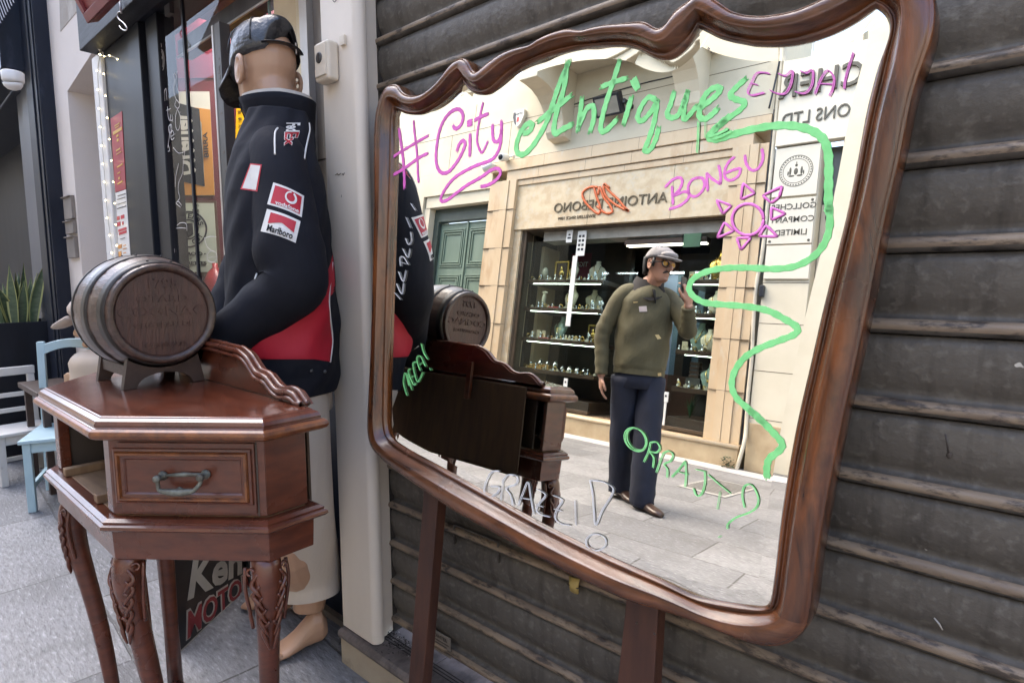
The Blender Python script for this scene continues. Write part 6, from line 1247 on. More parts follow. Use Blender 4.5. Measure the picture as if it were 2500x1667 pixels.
for k, sh_n in ((0, 'top'), (1, 'second'), (2, 'third')):
    for i, x in enumerate((-4.52, -4.43, -4.36)): small('silver_figure', 'figurine', 'silver figurines', x, -5.0 - .05 * (i % 2), SHZ[k], 'small silver figurine, %s of three at the right end of the %s left shelf' % (('left', 'middle', 'right')[i], sh_n))
for i, x in enumerate((-5.47, -5.36, -5.27)): small('jewel_card', 'display card', 'sand display cards', x, -4.98, SHZ[2], 'sand coloured earring card, %s of three on the third left shelf' % ('left', 'middle', 'right')[i])
for i, x in enumerate((-5.22, -5.10, -4.99, -4.84, -4.72)): small('necklace_tray', 'tray', 'jewellery trays', x, -4.97, SHZ[1 if i % 2 else 2] + (.0 if True else 0), '%s flat jewellery tray on the middle shelves of the left window' % names[i])
for i, x in enumerate((-5.30, -5.22, -5.12, -5.03, -4.95, -4.86, -4.78, -4.70, -4.63)): small('watch', 'watch', 'watches on the lowest shelf', x, -5.02 - .07 * (i % 3), SHZ[3] + (.05 if i < 4 else 0), 'steel watch on the lowest shelf of the left jewellery window')
for i, x in enumerate((-4.86, -4.80, -4.74, -4.68, -4.62)): small('ring_cone', 'ring stand', 'cream ring cones', x, -4.96, SHZ[2], '%s cream ring cone in the row on the third left shelf' % names[i])
for i, (x, z) in enumerate(((-3.12, SHZ[0]), (-3.02, SHZ[0]), (-3.08, SHZ[1]), (-3.12, SHZ[2]))): small('jewel_card', 'display card', 'cream cards in the right window', x, -4.98, z, 'cream display card in the right window, %s' % ('left one on the top shelf', 'right one on the top shelf', 'on the second shelf', 'on the third shelf')[i])
mini = []
for kind in range(3):
    b = MB(True)
    if kind == 0: b.tube([(.018 * cos(a), .004 * sin(a), .02 + .018 * sin(a)) for a in [2 * pi * k / 10 for k in range(10)]], .004, 5, loop=True)
    elif kind == 1: b.s = False; b.box(-.016, .016, -.012, .012, 0, .02); b.box(-.004, .004, -.004, .004, .0201, .032)
    else: b.lathe([(.018, 0), (.012, .012), (.006, .035), (.011, .05), (.002, .058)], (0, 0, 0), n=9)
    mini.append(b.build('jewellery_piece', (GOLD, CRM, SILV)[kind], loc=(0, 0, 0)))
cnt = 0
for k, z in enumerate(SHZ):
    for x0, x1, nn in ((-5.56, -4.33, 26), (-3.17, -2.72, 10)):
        for i in range(nn):
            o = mini[cnt % 3] if cnt < 3 else mini[cnt % 3].copy()
            if cnt >= 3: COL.objects.link(o)
            cnt += 1; sc = rr.uniform(.8, 1.7); o.location = (x0 + (x1 - x0) * (i + rr.random() * .7) / nn, rr.uniform(-5.0, -4.925), z + .0005); o.rotation_euler = (0, 0, rr.uniform(-1, 1)); o.scale = (sc, sc, sc)
            tag(o, 'tiny gold, cream or silver jewellery piece crowded on a shelf of the jewellery window', 'jewellery', 'jewellery pieces on the window shelves')
b = MB(); b.box(-5.50, -5.22, -5.02, -4.94, SHZ[3] + .0005, SHZ[3] + .035); b.box(-5.44, -5.16, -5.12, -5.03, SHZ[3] + .0005, SHZ[3] + .07); one('wooden_tray', b, TRAY, 'orange wooden tray blocks on the lowest left shelf', 'tray', bevel=.002)
b = MB(); b.box(-3.10, -2.92, -5.15, -5.05, SHZ[3] + .0005, SHZ[3] + .12); b.m = 1
for k in range(4): b.box(-3.07, -2.95, -5.14, -5.06, SHZ[3] + .122 + .05 * k, SHZ[3] + .16 + .05 * k)
b.build('x', [DKW, STEEL]) if False else one('watch_tower', b, [STEEL, DKW], 'dark stacked display boxes on the lowest right shelf', 'display', bevel=.002)
pf = empty('plant', (-3.0, -5.0, .42), 'spiky green plant at the bottom of the right jewellery window', 'plant'); b = MB(True)
for k in range(46):
    a = rr.uniform(0, 2 * pi); l = rr.uniform(.12, .3); d = V((cos(a), sin(a), 0)) * rr.uniform(.02, .12); p = V((-3.0, -5.05, .42)); s_ = V((-sin(a), cos(a), 0)) * .004; b.add([p - s_, p + s_, p + d * .5 + V((0, 0, l * .7)) + s_, p + d * .5 + V((0, 0, l * .7)) - s_, p + d + V((0, 0, l))], [(0, 1, 2, 3), (3, 2, 4)])
b.build('leaves', [mat('green blade', (.05, .12, .05), rough=.5)], pf)
for i, (x, lab) in enumerate(((-4.66, 'left'), (-3.20, 'right'))):
    b = MB(); b.box(x - .03, x + .03, -4.80, -4.785, .58, .70); b.m = 1; b.box(x - .012, x + .012, -4.7848, -4.782, .64, .665); b.m = 0; b.box(x - .015, x + .015, -4.80, -4.79, .30, .579); one('door_sensor', b, [STK, PBLACK], 'white socket post at the bottom of the %s jewellery window' % lab, 'socket', bevel=.003)
# limestone house above, left door, balcony
lh = empty('limestone_house', (-6, -5, 0), 'pale limestone house above the jewellery shop with a green double door', 'house')
part('wall', [LIME], lh, (-26, -2.2625, -5.3, -4.70, 3.801, 6.0), (-26, -7.95, -5.3, -4.70, 0, 3.80), (-7.95, -6.3705, -5.3, -4.70, 3.43, 3.80)); b = MB()
for z in (4.40, 5.05): b.box(-10, -2.27, -5, -4.698, z, z + .006)
for x, z in ((-7.4, 3.81), (-6.1, 3.81), (-6.9, 4.41)): b.box(x, x + .006, -5, -4.6985, z, z + .6)
b.build('masonry_joint', JOINT_SHADE, lh)
part('door_lintel', [LIME], lh, (-7.9, -6.372, -4.95, -4.73, 3.24, 3.429)); part('door_frame', [GREEND], lh, (-7.80, -6.3725, -4.98, -4.86, 3.02, 3.2395), (-7.80, -7.68, -4.98, -4.86, .25, 3.019), bevel=.006); part('door_jamb', [LIME], lh, (-7.949, -7.801, -5.2, -4.74, 0, 3.239))
dd = part('door', [GREENW], lh, (-7.679, -6.374, -5.0, -4.93, .25, 3.0)); b = MB()
for x0, x1 in ((-7.62, -7.07), (-6.97, -6.42)):
    for z0, z1 in ((.36, 1.0), (1.10, 1.62), (1.74, 2.14), (2.26, 2.90)):
        for d, yy in ((0, -4.915), (.035, -4.905), (.075, -4.912)):
            b.box(x0 + d, x1 - d, -4.93, yy, z0 + d, z0 + d + .02); b.box(x0 + d, x1 - d, -4.93, yy, z1 - d - .02, z1 - d); b.box(x0 + d, x0 + d + .02, -4.93, yy, z0 + d + .0201, z1 - d - .0201); b.box(x1 - d - .02, x1 - d, -4.93, yy, z0 + d + .0201, z1 - d - .0201)
b.build('panel_moulding', GREENW, dd, bevel=.002); b = MB(); b.box(-7.03, -6.995, -4.93, -4.90, .25, 3.0); b.box(-7.68, -6.374, -4.93, -4.90, 1.66, 1.70); b.build('cover_strip', GREENW, dd, bevel=.004)
bl = empty('stone_balcony', (-4.2, -4.3, 4.9), 'stone balcony on curved brackets over the jewellery shop sign', 'balcony')
part('slab', [LIME], bl, (-5.75, -2.85, -4.699, -3.80, 4.86, 5.0), (-5.80, -2.80, -4.699, -3.76, 5.0005, 5.06), bevel=.01); part('parapet', [LIME], bl, (-5.70, -2.90, -3.95, -3.83, 5.061, 5.9), bevel=.01)
def corbel(x0):
    pr = [(-4.699, 3.93), (-4.56, 3.95), (-4.50, 4.02)] + [(-4.50 + .52 * (1 - cos(a)), 4.02 + .46 * sin(a)) for a in [radians(v_) for v_ in range(15, 91, 15)]] + [(-3.86, 4.48), (-3.86, 4.859), (-4.699, 4.859)]
    b = MB(); b.extr([(x0, y, z) for y, z in pr], (.30, 0, 0)); b.build('bracket', LIME, bl, bevel=.008)
corbel(-5.25); corbel(-3.33)
fl_ = empty('flood_light', (-4.2, -4.6, 4.1), 'black flood light under the stone balcony', 'flood light'); fq = V((-4.25, -4.50, 4.22))
R_ = Matrix.Rotation(radians(-35), 3, 'X'); ex, ey, ez = V((1, 0, 0)), R_ @ V((0, 1, 0)), R_ @ V((0, 0, 1))
b = MB(); b.obox(fq - ex * .19 - ey * .05 - ez * .13, ex * .38, ey * .10, ez * .26); b.build('housing', PBLACK, fl_, bevel=.008); b = MB(); b.obox(fq - ex * .16 + ey * .0505 - ez * .10, ex * .32, ey * .004, ez * .20); b.build('lens', mat('grey lamp glass', (.35, .34, .3), rough=.2), fl_); b = MB(); b.box(fq.x + .21, fq.x + .24, -4.70, -4.48, 4.2, 4.25); b.box(fq.x - .24, fq.x - .21, -4.70, -4.48, 4.2, 4.25); b.build('bracket', PBLACK, fl_)
b = MB(True); b.tube(smoothpath([(-5.3, -4.694, 4.40), (-4.6, -4.69, 4.47), (-3.9, -4.69, 4.50), (-3.3, -4.69, 4.52), (-2.95, -4.66, 4.75), (-2.8, -4.66, 5.3)], 5), .007, 6); one('sagging_cable', b, PBLACK, 'thin dark cable under the balcony', 'cable')
al = empty('alarm_box', (-5.95, -4.66, 4.3), 'white shield shaped alarm box with a red mark above the sign', 'alarm'); aq = mY(P('A', (1085, 855))[0], -4.68); s_ = .105
b = MB(); b.extr([(aq.x + x * s_, -4.699, aq.z + z * s_) for x, z in ((-1, 1.1), (1, 1.1), (1.05, .2), (.6, -.8), (0, -1.35), (-.6, -.8), (-1.05, .2))], (0, .06, 0)); b.build('case', STK, al, bevel=.006); b = MB(); b.text('CITADEL', (aq.x, -4.638, aq.z + .045), (-1, 0, 0), (0, 0, 1), .042, .002); b.build('lettering', PBLACK, al); b = MB(); b.box(aq.x - .02, aq.x + .02, -4.6385, -4.636, aq.z - .06, aq.z + .01); b.build('red_mark', plain('alarm red', (.6, .03, .03), .4), al)
b = MB(); b.extr([(aq.x - x * s_, -4.6386, aq.z + z * s_) for x, z in ((.55, .9), (.95, .9), (.98, .2), (.55, -.75), (.2, -1.05))], (0, .001, 0)); b.build('dark_flash', PBLACK, al)
for nm, pq_, lab in (('a', (965, 1130), 'white security camera facing out above the left of the sign'), ('b', (850, 1200), 'white security camera angled left above the green door')):
    q = mY(P('A', pq_)[0], -4.55); r = empty('security_camera', (q.x, -4.69, q.z), lab, 'camera'); ax = V((.15, 1, -.25)).normalized() if nm == 'a' else V((-.9, .4, -.45)).normalized()
    b = MB(True); b.lathe([(.05, -.10), (.055, -.08), (.055, .06), (.05, .07)], q, ax, 18); b.build('body', STK, r); b = MB(True); b.lathe([(.040, .0701), (.034, .074), (.001, .074)], q, ax, 18); b.build('lens', PBLACK, r); b = MB(True); b.tube([q - ax * .08, V((q.x + .08, -4.699, q.z + .06))], .014, 8); b.build('arm', STK, r)
b = MB(); b.box(-3.12, -2.86, -4.699, -4.45, 4.66, 4.98); b.m = 1; b.box(-3.085, -2.93, -4.4495, -4.447, 4.70, 4.95); one('air_conditioner', b, [STK, mat('grey fan grille', (.35, .34, .31), rough=.5)], 'white boxed unit on the wall right of the balcony', 'air conditioner', bevel=.01)
# neighbouring office with plaques
of = empty('office_building', (-1.9, -4.7, 0), 'pale stone office front with plaques and a large letter board right of the jewellery shop', 'building')
part('wall', [LIME], of, (-2.195, -1.74, -5.3, -4.70, .0, 3.42), (-1.735, -1.55, -5.3, -4.86, 0, 2.82), (-1.55, 7, -5.3, -4.78, 0, 5.0), (-2.195, -1.551, -5.3, -4.76, 4.38, 5.0), bevel=.006)
part('base_course', [LIMELOW], of, (-2.19, -1.736, -4.6995, -4.675, 0, .5), (-1.735, -1.552, -4.8595, -4.83, 0, .5), bevel=.006)
b = MB()
for z in (.55, 1.05, 1.55, 1.98): b.box(-2.19, -1.742, -4.75, -4.6985, z, z + .006)
b.build('masonry_joint', JOINT_SHADE, of); part('corner_pipe', [LIME], of, (-1.5495, -1.47, -4.88, -4.70, 0, 6))
part('upper_window', [mat('dark window slate', (.055, .055, .05), rough=.3)], of, (-1.735, -1.552, -4.95, -4.87, 2.821, 3.42))
b = MB(); b.box(-2.195, -1.40, -4.7595, -4.65, 3.425, 4.372); bo_ = b.build('letter_board', [mat('cream letter board', (.66, .61, .52), (.63, .58, .49), .6, 2)], of, bevel=.004)
LET = mat('dark sign letters', (.075, .068, .052), rough=.5); b = MB(); b.text('CHER', (-1.80, -4.6495, 3.93), (-1, 0, 0), (0, 0, 1), .34, .03, .006, .92); b.text('& SONS LTD', (-1.72, -4.6495, 3.63), (-1, 0, 0), (0, 0, 1), .19, .012, 0, .82); b.build('lettering', LET, bo_)
def plq(nm, x0, x1, z0, z1, lines=(), emb=None):
    p = part(nm, [mat('pale stone plaque', (.62, .575, .49), (.59, .545, .46), .6, 3)], of, (x0, x1, -4.6995, -4.672, z0, z1), bevel=.003); b = MB()
    for t_, z, s_ in lines: b.text(t_, ((x0 + x1) / 2 + .01, -4.6715, z), (-1, 0, 0), (0, 0, 1), s_, .004, .004, 1.05)
    if lines:
        for x, z in ((x0 + .03, z0 + .03), (x1 - .03, z0 + .03), (x0 + .03, z1 - .03), (x1 - .03, z1 - .03)): b.lathe([(.014, 0), (.012, .006), (.002, .008)], (x, -4.672, z), (0, 1, 0), 12)
    if emb:
        cx_, cz_, r0 = emb
        for ra, rb in ((r0, r0 - .006), (r0 * .78, r0 * .78 - .004)):
            n_ = 40
            for k in range(n_): a0, a1 = 2 * pi * k / n_, 2 * pi * (k + 1) / n_; b.extr([(cx_ + r * cos(a), -4.6718, cz_ + r * sin(a)) for r, a in ((ra, a0), (ra, a1), (rb, a1), (rb, a0))], (0, .002, 0))
        for k in range(34): a = 2 * pi * k / 34; b.extr([(cx_ + r * cos(a + d), -4.6718, cz_ + r * sin(a + d)) for r, d in ((r0 * .93, -.035), (r0 * .93, .035), (r0 * .85, .035), (r0 * .85, -.035))], (0, .002, 0))
        for x, z, w_, h in ((0, -.005, .034, .045), (-.055, 0, .018, .055), (.055, 0, .018, .055), (0, .06, .022, .02), (-.04, -.05, .05, .012), (.04, -.05, .05, .012), (-.075, -.02, .012, .03), (.075, -.02, .012, .03), (0, .088, .006, .014)): b.lathe([(1, 0), (.8, .003)], (0, 0, 0), (0, 1, 0), 12) if False else b.ball((cx_ + x, -4.6715, cz_ + z), (w_ * .62, .004, h * .8), 10)
    if lines or emb: b.build('emblem' if emb else 'lettering', LET, p)
plq('plaque', -2.185, -1.748, 2.885, 3.405, emb=(-1.965, 3.145, .165)); plq('plaque', -2.188, -1.748, 2.385, 2.86, (('GOLLCHER', 2.745, .085), ('COMPANY', 2.61, .085), ('LIMITED', 2.475, .085))); plq('plaque', -2.183, -1.744, 2.02, 2.37)
b = MB(); b.text('9', (-1.7435, -4.745, 2.88), (0, -1, 0), (0, 0, 1), .16, .004) if False else b.text('9', (-1.66, -4.859, 2.62), (-1, 0, 0), (0, 0, 1), .15, .006); b.build('house_number', LET, of)
# conduits between shop and office
cp = empty('conduit_pipes', (-2.225, -4.68, 0), 'cream conduit pipes and cables running down between shop and office', 'pipe'); b = MB(True)
b.tube(smoothpath([(-2.225, -4.685, 6), (-2.225, -4.685, 3.9), (-2.222, -4.685, 2.4), (-2.25, -4.68, 2.0), (-2.245, -4.68, 1.6), (-2.225, -4.685, 1.2), (-2.222, -4.685, .75), (-2.20, -4.66, .45), (-2.19, -4.62, .3), (-2.215, -4.60, .1), (-2.235, -4.60, .0)], 5), .020, 10); b.build('conduit', mat('cream pvc', (.60, .54, .43), rough=.5), cp); b = MB(True); b.tube(smoothpath([(-2.255, -4.69, 3.85), (-2.252, -4.69, 2.2), (-2.248, -4.69, .4), (-2.25, -4.66, .1)], 5), .009, 6); b.tube(smoothpath([(-2.30, -4.66, 3.86), (-2.27, -4.665, 4.1), (-2.24, -4.67, 4.4)], 4), .010, 6); b.build('cable', PBLACK, cp)
b = MB(); b.box(-2.205, -2.16, -4.70, -4.64, 1.83, 1.95); one('cable_box', b, PBLACK, 'small black box on the wall beside the conduit pipes', 'junction box', bevel=.006)
b = MB(True)
for k in range(70): a = rr.uniform(0, 6.3); c = V((-2.33 + rr.gauss(0, .03), -4.60 + rr.uniform(0, .05), rr.uniform(0, .12))); d = V((cos(a), sin(a), rr.uniform(-.4, .6))) * .022; e = V((-sin(a), cos(a), 0)) * .010; b.add([c - d, c - e, c + d, c + e], [(0, 1, 2, 3)])
one('wall_weed', b, [mat('weed', (.035, .06, .03), rough=.6)], 'small green weed at the foot of the wall by the pipes', 'plant')
# drain grating, pale gutter strip
b = MB(); g0, g1, h0, h1 = -2.12, -1.75, -3.72, -3.02; b.box(g0 - .02, g1 + .02, h0 - .02, h1 + .02, .002, .006); b.m = 1
for k in range(11): y = h0 + .02 + (h1 - h0 - .04) * k / 11; b.box(g0 + .01, g1 - .01, y, y + .035, .0062, .009)
one('drain_grating', b, [mat('grating frame', (.30, .29, .275), rough=.6), mat('grating bars', (.13, .125, .118), rough=.6)], 'slotted metal drain grating in the paving', 'drain')
b = MB(); b.box(-12, 8, -4.629, -4.30, .001, .005); struct('gutter_strip', b, mat('pale worn gutter stone', (.46, .45, .44), (.38, .37, .36), .5, 3, bump=.5))
# ---------------------------------------------------------------- the walking man
mn = empty('person', (-2.02, -2.02, 0), 'walking man in grey flat cap, olive jacket and dark jeans raising one hand', 'person')
def mm(x, y, Y): return mY(P('man', (x, y))[0], Y)
MS = mat('man skin', (.40, .215, .145), (.34, .175, .115), .5, 6); OLV = mat('olive canvas jacket', (.088, .078, .040), (.068, .060, .031), .8, 5, bump=6, bscale=9, bstretch=(1, 1, .6), dirt=[((.11, .10, .058), 9, .55, .75, (1, 1, .4))]); JEAN = mat('dark blue denim', (.006, .010, .028), (.004, .0062, .018), .8, 8, bump=6, bscale=9, bstretch=(1, 1, .5)); CORD_ = mat('dark corduroy collar', (.014, .012, .013), rough=.9); FCAP = mat('grey tweed cap', (.28, .265, .27), (.23, .215, .22), .85, 30, bump=.6, bscale=120); SHOE = mat('brown leather shoe', (.055, .030, .022), (.035, .019, .015), .3, 6); HAIR = mat('black hair', (.012, .010, .009), rough=.6, bump=.8, bscale=60, bstretch=(1, 1, .3))
mf = V((.62, .785, 0)); ml_ = V((0, 0, 1)).cross(mf); hf_ = V((.955, .29, -.03))
hc_ = mm(1052, 312, -1.99); HM = placed(hc_, hf_)
cx0 = (mm(905, 800, -2.02)); 
def mt(l, f, z): return V((cx0.x, cx0.y, 0)) + ml_ * l + mf * f + V((0, 0, z))
z_sh, z_hem = mm(900, 580, -2.02).z, mm(900, 1545, -2.02).z
nbm = V((mt(0, -.01, z_sh + .03).x, mt(0, -.01, 0).y, z_sh + .03))
b = MB(True); b.loft([[HM((p[0] * 1.0, p[1] * 1.0, p[2] * 1.03)) for p in r] for r in headrings()])
b.tube(smoothpath([HM((.082, 0, .028)), HM((.100, 0, .0)), HM((.122, 0, -.024)), HM((.115, 0, -.034)), HM((.086, 0, -.040))], 3), lambda t: .008 + .0085 * t, 8); b.ball(HM((.104, .013, -.03)), (.010, .009, .009), 8); b.ball(HM((.104, -.013, -.03)), (.010, .009, .009), 8)
b.tube([HM((.083, -.022, -.066)), HM((.094, 0, -.062)), HM((.083, .022, -.066))], .006, 6); b.tube([HM((.080, -.02, -.076)), HM((.091, 0, -.076)), HM((.080, .02, -.076))], .0065, 6); b.ball(HM((.080, 0, -.103)), (.018, .02, .014), 8); b.tube([HM((.088, -.05, .022)), HM((.098, 0, .018)), HM((.088, .05, .022))], .009, 6)
for s_ in (1, -1): b.tube([HM((-.010 + .018 * cos(a), s_ * .076, .0 + .032 * sin(a))) for a in [2 * pi * k / 12 for k in range(12)]], .006, 6, loop=True); b.ball(HM((-.006, s_ * .073, -.004)), (.012, .008, .02), 8)
b.tube(smoothpath([HM((-.015, 0, -.05)), HM((-.025, 0, -.11)), nbm, nbm - V((0, 0, .12))], 4), .056, 14)
SHL, SHR = mt(.160, 0, z_sh - .065), mt(-.160, 0, z_sh - .065); ELL, HAL = mm(420, 1080, -1.87), mm(405, 1560, -1.86); ELR, HAR = mm(1385, 1060, -2.06), mm(1385, 760, -1.94)
b.loft([[mt(w_ * cos(a), d_ * sin(a), z) for a in [2 * pi * k / 18 for k in range(18)]] for z, w_, d_ in ((z_sh - .02, .13, .07), (z_sh - .1, .17, .09), (z_hem + .1, .15, .09), (z_hem + .03, .13, .08))])
for a_, c_, e_ in ((SHL, ELL, HAL), (SHR, ELR, HAR)): b.tube(smoothpath([a_, c_, e_], 5), lambda t: .048 - .020 * t, 10)
def hand(b, w_, d, pn, th, s_=1.0, curl=.5):
    d, pn, th = V(d).normalized(), V(pn).normalized(), V(th).normalized()
    b.loft([[w_ + d * (L * s_) + th * (cos(a) * W * s_) + pn * (sin(a) * T * s_) for a in [2 * pi * k / 12 for k in range(12)]] for L, W, T in ((-.02, .026, .02), (.01, .03, .018), (.05, .042, .017), (.085, .041, .015), (.092, .036, .011))])
    for i, (o_, L, r) in enumerate(((.030, .072, .0085), (.010, .080, .009), (-.010, .074, .0085), (-.029, .058, .0078))):
        p = w_ + d * (.086 * s_) + th * (o_ * s_); q1 = p + (d * cos(curl * .5) + pn * sin(curl * .5)) * (L * .45 * s_); q2 = q1 + (d * cos(curl * 1.3) + pn * sin(curl * 1.3)) * (L * .32 * s_); q3 = q2 + (d * cos(curl * 2.0) + pn * sin(curl * 2.0)) * (L * .25 * s_); b.tube([p - d * .01, p, q1, q2, q3], [r * s_, r * s_, r * .95 * s_, r * .88 * s_, r * .7 * s_], 8)
    p = w_ + d * (.02 * s_) + th * (.028 * s_); b.tube([p - th * .01, p + th * .02 * s_ + d * .025 * s_ + pn * .008, p + th * .028 * s_ + d * .055 * s_ + pn * .018, p + th * .024 * s_ + d * .078 * s_ + pn * .024], [.012 * s_, .011 * s_, .0095 * s_, .0075 * s_], 8)
hand(b, HAL, (.14, .02, -1), (.75, -.6, 0), (.6, .75, 0), 1.0, .45)
hand(b, HAR, (-.05, .10, 1), (-.95, .1, .1), (-.3, .95, .1), 1.0, .75)
HPL, HPR = mt(.09, 0, z_hem - .02), mt(-.09, 0, z_hem - .02)
AKL, AKR = mY(P('zb', (835, 760))[0], -2.10), mY(P('zb', (1045, 850))[0], -1.95)
for a_, c_ in ((HPL, AKL), (HPR, AKR)): b.tube([a_, a_.lerp(c_, .5) + mf * .02, c_], [.075, .055, .04], 10)
ob = b.build('body', MS, mn); r_ = ob.modifiers.new('remesh', 'REMESH'); r_.mode = 'VOXEL'; r_.voxel_size = .0045; r_.use_smooth_shade = True; s2_ = ob.modifiers.new('smooth', 'SMOOTH'); s2_.factor = .5; s2_.iterations = 2
b = MB(True); rows = []
for i in range(40):
    t = i / 39; z = z_hem + (z_sh + .035 - z_hem) * t; w_ = .180 + .010 * sin(pi * t) if t < .78 else .187 * (1 - ((t - .78) / .22) ** 1.3 * .62); d_ = .128 + .012 * sin(t * 4) if t < .82 else .126 * (1 - ((t - .82) / .18) ** 1.8 * .42)
    if t < .07: w_ *= .95; d_ *= .95
    rows.append([mt((w_ + .005 * sin(5 * a + t * 22) * sin(pi * t)) * math.copysign(abs(cos(a)) ** .85, cos(a)), (d_ + .005 * sin(4 * a - t * 19)) * math.copysign(abs(sin(a)) ** .85, sin(a)), z) for a in [2 * pi * k / 48 for k in range(48)]])
b.loft(rows, cap=False); jm = b.build('jacket', OLV, mn)
man_bvh = BVHTree.FromPolygons(b.v, b.f)
for a_, c_, e_, k_ in ((SHL, ELL, HAL, 1), (SHR, ELR, HAR, -1)):
    in_ = mt(.085 * k_, 0, z_sh - .02); cuff = e_ + (c_ - e_).normalized() * .012; p = smoothpath([in_, a_ + V((0, 0, .004)), a_.lerp(c_, .5) + ml_ * .012 * k_, c_, c_.lerp(cuff, .55), cuff], 7); b = MB(True)
    b.tube(p, lambda t: (.050 + .018 * min(1, t * 6) - .026 * max(0, t - .25) / .75) * (1 + .05 * sin(t * 60) * (t > .45) + .02 * sin(t * 25)), 22); b.build('sleeve', OLV, jm)
def mcast(px): 
    r = ray(px); q = CAM + r * (NM.dot(OM - CAM) / NM.dot(r)); r2 = r - 2 * r.dot(NM) * NM; h = man_bvh.ray_cast(q, r2); return (h[0] - r2 * .004) if h[0] is not None else None
def mquad(b, pts, off=0): 
    q = [mcast(p) for p in P('man', *pts)]
    if all(v_ is not None for v_ in q): b.add([v_ + mf * off for v_ in q], [(0, 1, 2, 3)])
b = MB(); mquad(b, ((828, 775), (915, 770), (922, 832), (835, 836))); b.build('chest_label', [plain('pale label', (.55, .47, .45), .6)], jm, norm=False)
b = MB(); mquad(b, ((765, 722), (815, 720), (815, 732), (768, 738))); mquad(b, ((1010, 1095), (1050, 1090), (1082, 1135), (1040, 1145))); mquad(b, ((1040, 1525), (1080, 1520), (1082, 1556), (1045, 1558))); mquad(b, ((560, 1495), (592, 1495), (592, 1535), (562, 1535))); b.build('brass_zip_pull', [mat('brass', (.5, .38, .18), rough=.4, metal=.3)], jm, norm=False)
b = MB(True); b.loft([[mt((.178) * cos(a), .1275 * sin(a), z) for a in [2 * pi * k / 40 for k in range(40)]] for z in (z_hem - .004, z_hem + .035)], cap=False); b.build('waistband', OLV, jm)
b = MB(True); rows = []
for i in range(5):
    t = i / 4; rows.append([nbm + V((0, 0, -.055)) + ml_ * ((.084 + .05 * (1 - t)) * cos(a)) + mf * ((.09 + .045 * (1 - t)) * sin(a) + .012 - .02 * t) + V((0, 0, .115 * t - .035 * max(0, sin(a)) * t - .07 * max(0, sin(a)) ** 3 * (1 - t))) for a in [2 * pi * k / 28 for k in range(28)]])
b.loft(rows, cap=False); b.build('collar', CORD_, jm)
b = MB(True); q = [mcast(p) for p in P('man', (1000, 590), (1010, 660), (1015, 740))]; q = [v_ for v_ in q if v_ is not None]
if len(q) > 1: b.tube(q, lambda t: .03 * (1 - t * .8), 8, flat=.2); b.build('open_neck', CORD_, jm)
b = MB(True); b.loft([[mt(.168 * cos(a), .118 * sin(a), z) for a in [2 * pi * k / 26 for k in range(26)]] for z in (z_hem + .04, z_hem - .04, z_hem - .10)])
for a_, c_ in ((HPL, AKL), (HPR, AKR)): b.tube(smoothpath([a_, a_.lerp(c_, .5) + mf * .018, c_ + V((0, 0, .04)), c_ - V((0, 0, .03))], 6), lambda t: .100 - .022 * t + .003 * sin(t * 40), 20)
b.build('jeans', JEAN, mn)
def shoe(ak, yaw_d, tilt, base):
    d = V(yaw_d).normalized(); s_ = V((0, 0, 1)).cross(d); b = MB(True); rings = []
    for L, w_, h in ((-.075, .020, .055), (-.06, .034, .085), (-.01, .037, .09), (.05, .037, .075), (.11, .043, .055), (.16, .044, .045), (.195, .032, .035), (.205, .012, .022)):
        p = V((ak.x, ak.y, base)) + d * L + V((0, 0, max(0, -L + .12) * tilt)); rings.append([p + s_ * (w_ * cos(a)) + V((0, 0, h * .5 + h * .5 * (sin(a) if sin(a) > 0 else sin(a) * .98))) for a in [2 * pi * k / 16 for k in range(16)]])
    b.loft(rings); b.build('shoe', SHOE, mn)
shoe(AKR, (.93, .36, 0), .0, .0); shoe(AKL, (.9, .43, 0), .12, .0)
b = MB(True); rows = []
for i in range(9):
    ph = i / 8 * pi / 2; rows.append([HM((-.008 + (.112 if cos(a) > 0 else .108) * cos(a) * cos(ph) ** .5 + .022 * sin(ph) * 1, .088 * sin(a) * cos(ph) ** .5, .046 - .020 * (cos(a) < -.2) * abs(cos(a)) + (.088 - .02 * (cos(a) > .3)) * sin(ph))) for a in [2 * pi * k / 28 for k in range(28)]])
b.loft(rows); fc = b.build('flat_cap', FCAP, mn); b = MB(True); b.tube(smoothpath([HM((.07, -.075, .042)), HM((.125, -.05, .036)), HM((.152, 0, .030)), HM((.125, .05, .036)), HM((.07, .075, .042))], 5), (.028, .0075), 10, up=(0, 0, 1)); b.ball(HM((.085, 0, .06)), (.06, .075, .03), 12); b.build('peak', FCAP, fc)
b = MB(True); 
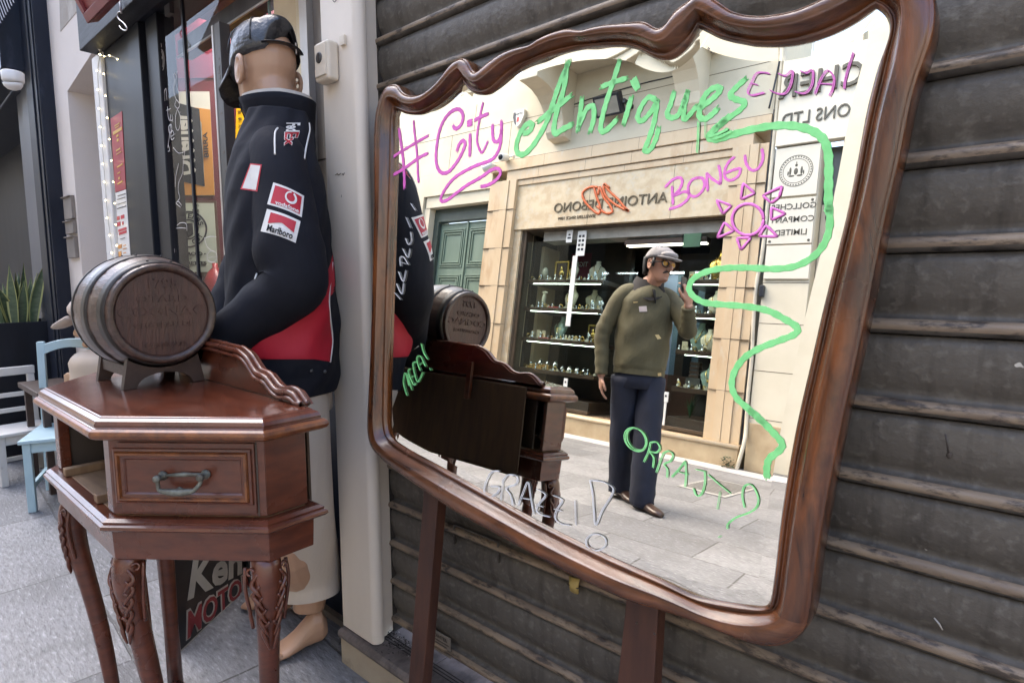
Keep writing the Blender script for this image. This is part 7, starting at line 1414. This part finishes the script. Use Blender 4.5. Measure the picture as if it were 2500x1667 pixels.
for i in range(16):
    a = 2.0 + (4.283 - 2.0) * i / 15; b.tube(smoothpath([HM((-.01 + .098 * cos(a), .078 * sin(a), .05)), HM((-.012 + .100 * cos(a), .079 * sin(a), -.01)), HM((-.015 + .096 * cos(a), .074 * sin(a), -.055 - .015 * sin(i * 2.1)))], 3), lambda t: .013 - .006 * t, 7)
for s_ in (1, -1): b.tube([HM((.028, s_ * .076, .04)), HM((.022, s_ * .077, -.02))], .010, 6)
b.build('hair', HAIR, mn); b = MB(True); b.tube(smoothpath([HM((.080, -.032, -.060)), HM((.097, -.012, -.050)), HM((.100, 0, -.049)), HM((.097, .012, -.050)), HM((.080, .032, -.060))], 3), lambda t: .0035 + .004 * sin(pi * t), 7); b.build('moustache', HAIR, mn)
for s_ in (1, -1): b = MB(True); b.tube([HM((.087, s_ * .014, .030)), HM((.092, s_ * .034, .035)), HM((.083, s_ * .054, .028))], .0045, 6); b.build('eyebrow', HAIR, mn); b = MB(True); b.ball(HM((.080, s_ * .032, .004)), .012, 10); b.build('eye', [STK], mn)
gs = MB(True)
for s_ in (1, -1): gs.tube([HM((.102 - .012 * abs(cos(a) * .028 + .032) / .06, s_ * (.034 + .027 * cos(a)), .002 + .019 * sin(a))) for a in [2 * pi * k / 16 for k in range(16)]], .0042, 6, loop=True); gs.tube([HM((.093, s_ * .060, .008)), HM((.05, s_ * .076, .010)), HM((-.005, s_ * .080, .008))], (.006, .003), 6, up=(0, 0, 1))
gs.tube([HM((.101, -.008, .006)), HM((.103, .008, .006))], .004, 6); gso = gs.build('glasses', PBLACK, mn)
for s_ in (1, -1): b = MB(); b.add([HM((.0965, s_ * (.034 + .025 * cos(a)), .002 + .017 * sin(a))) for a in [2 * pi * k / 16 for k in range(16)]], [tuple(range(16))]); b.build('lens', [mat('amber lens', (.42, .22, .02), rough=.15)], gso, norm=False)
ph_ = empty('phone', HAR, 'black phone held up in the raised hand', 'phone'); b = MB(); pc = HAR + V((-.035, .03, .11)); b.obox(pc - V((.004, .035, .07)), (.008, 0, 0), (0, .07, 0), (0, 0, .14)); b.build('case', PBLACK, ph_, bevel=.003)
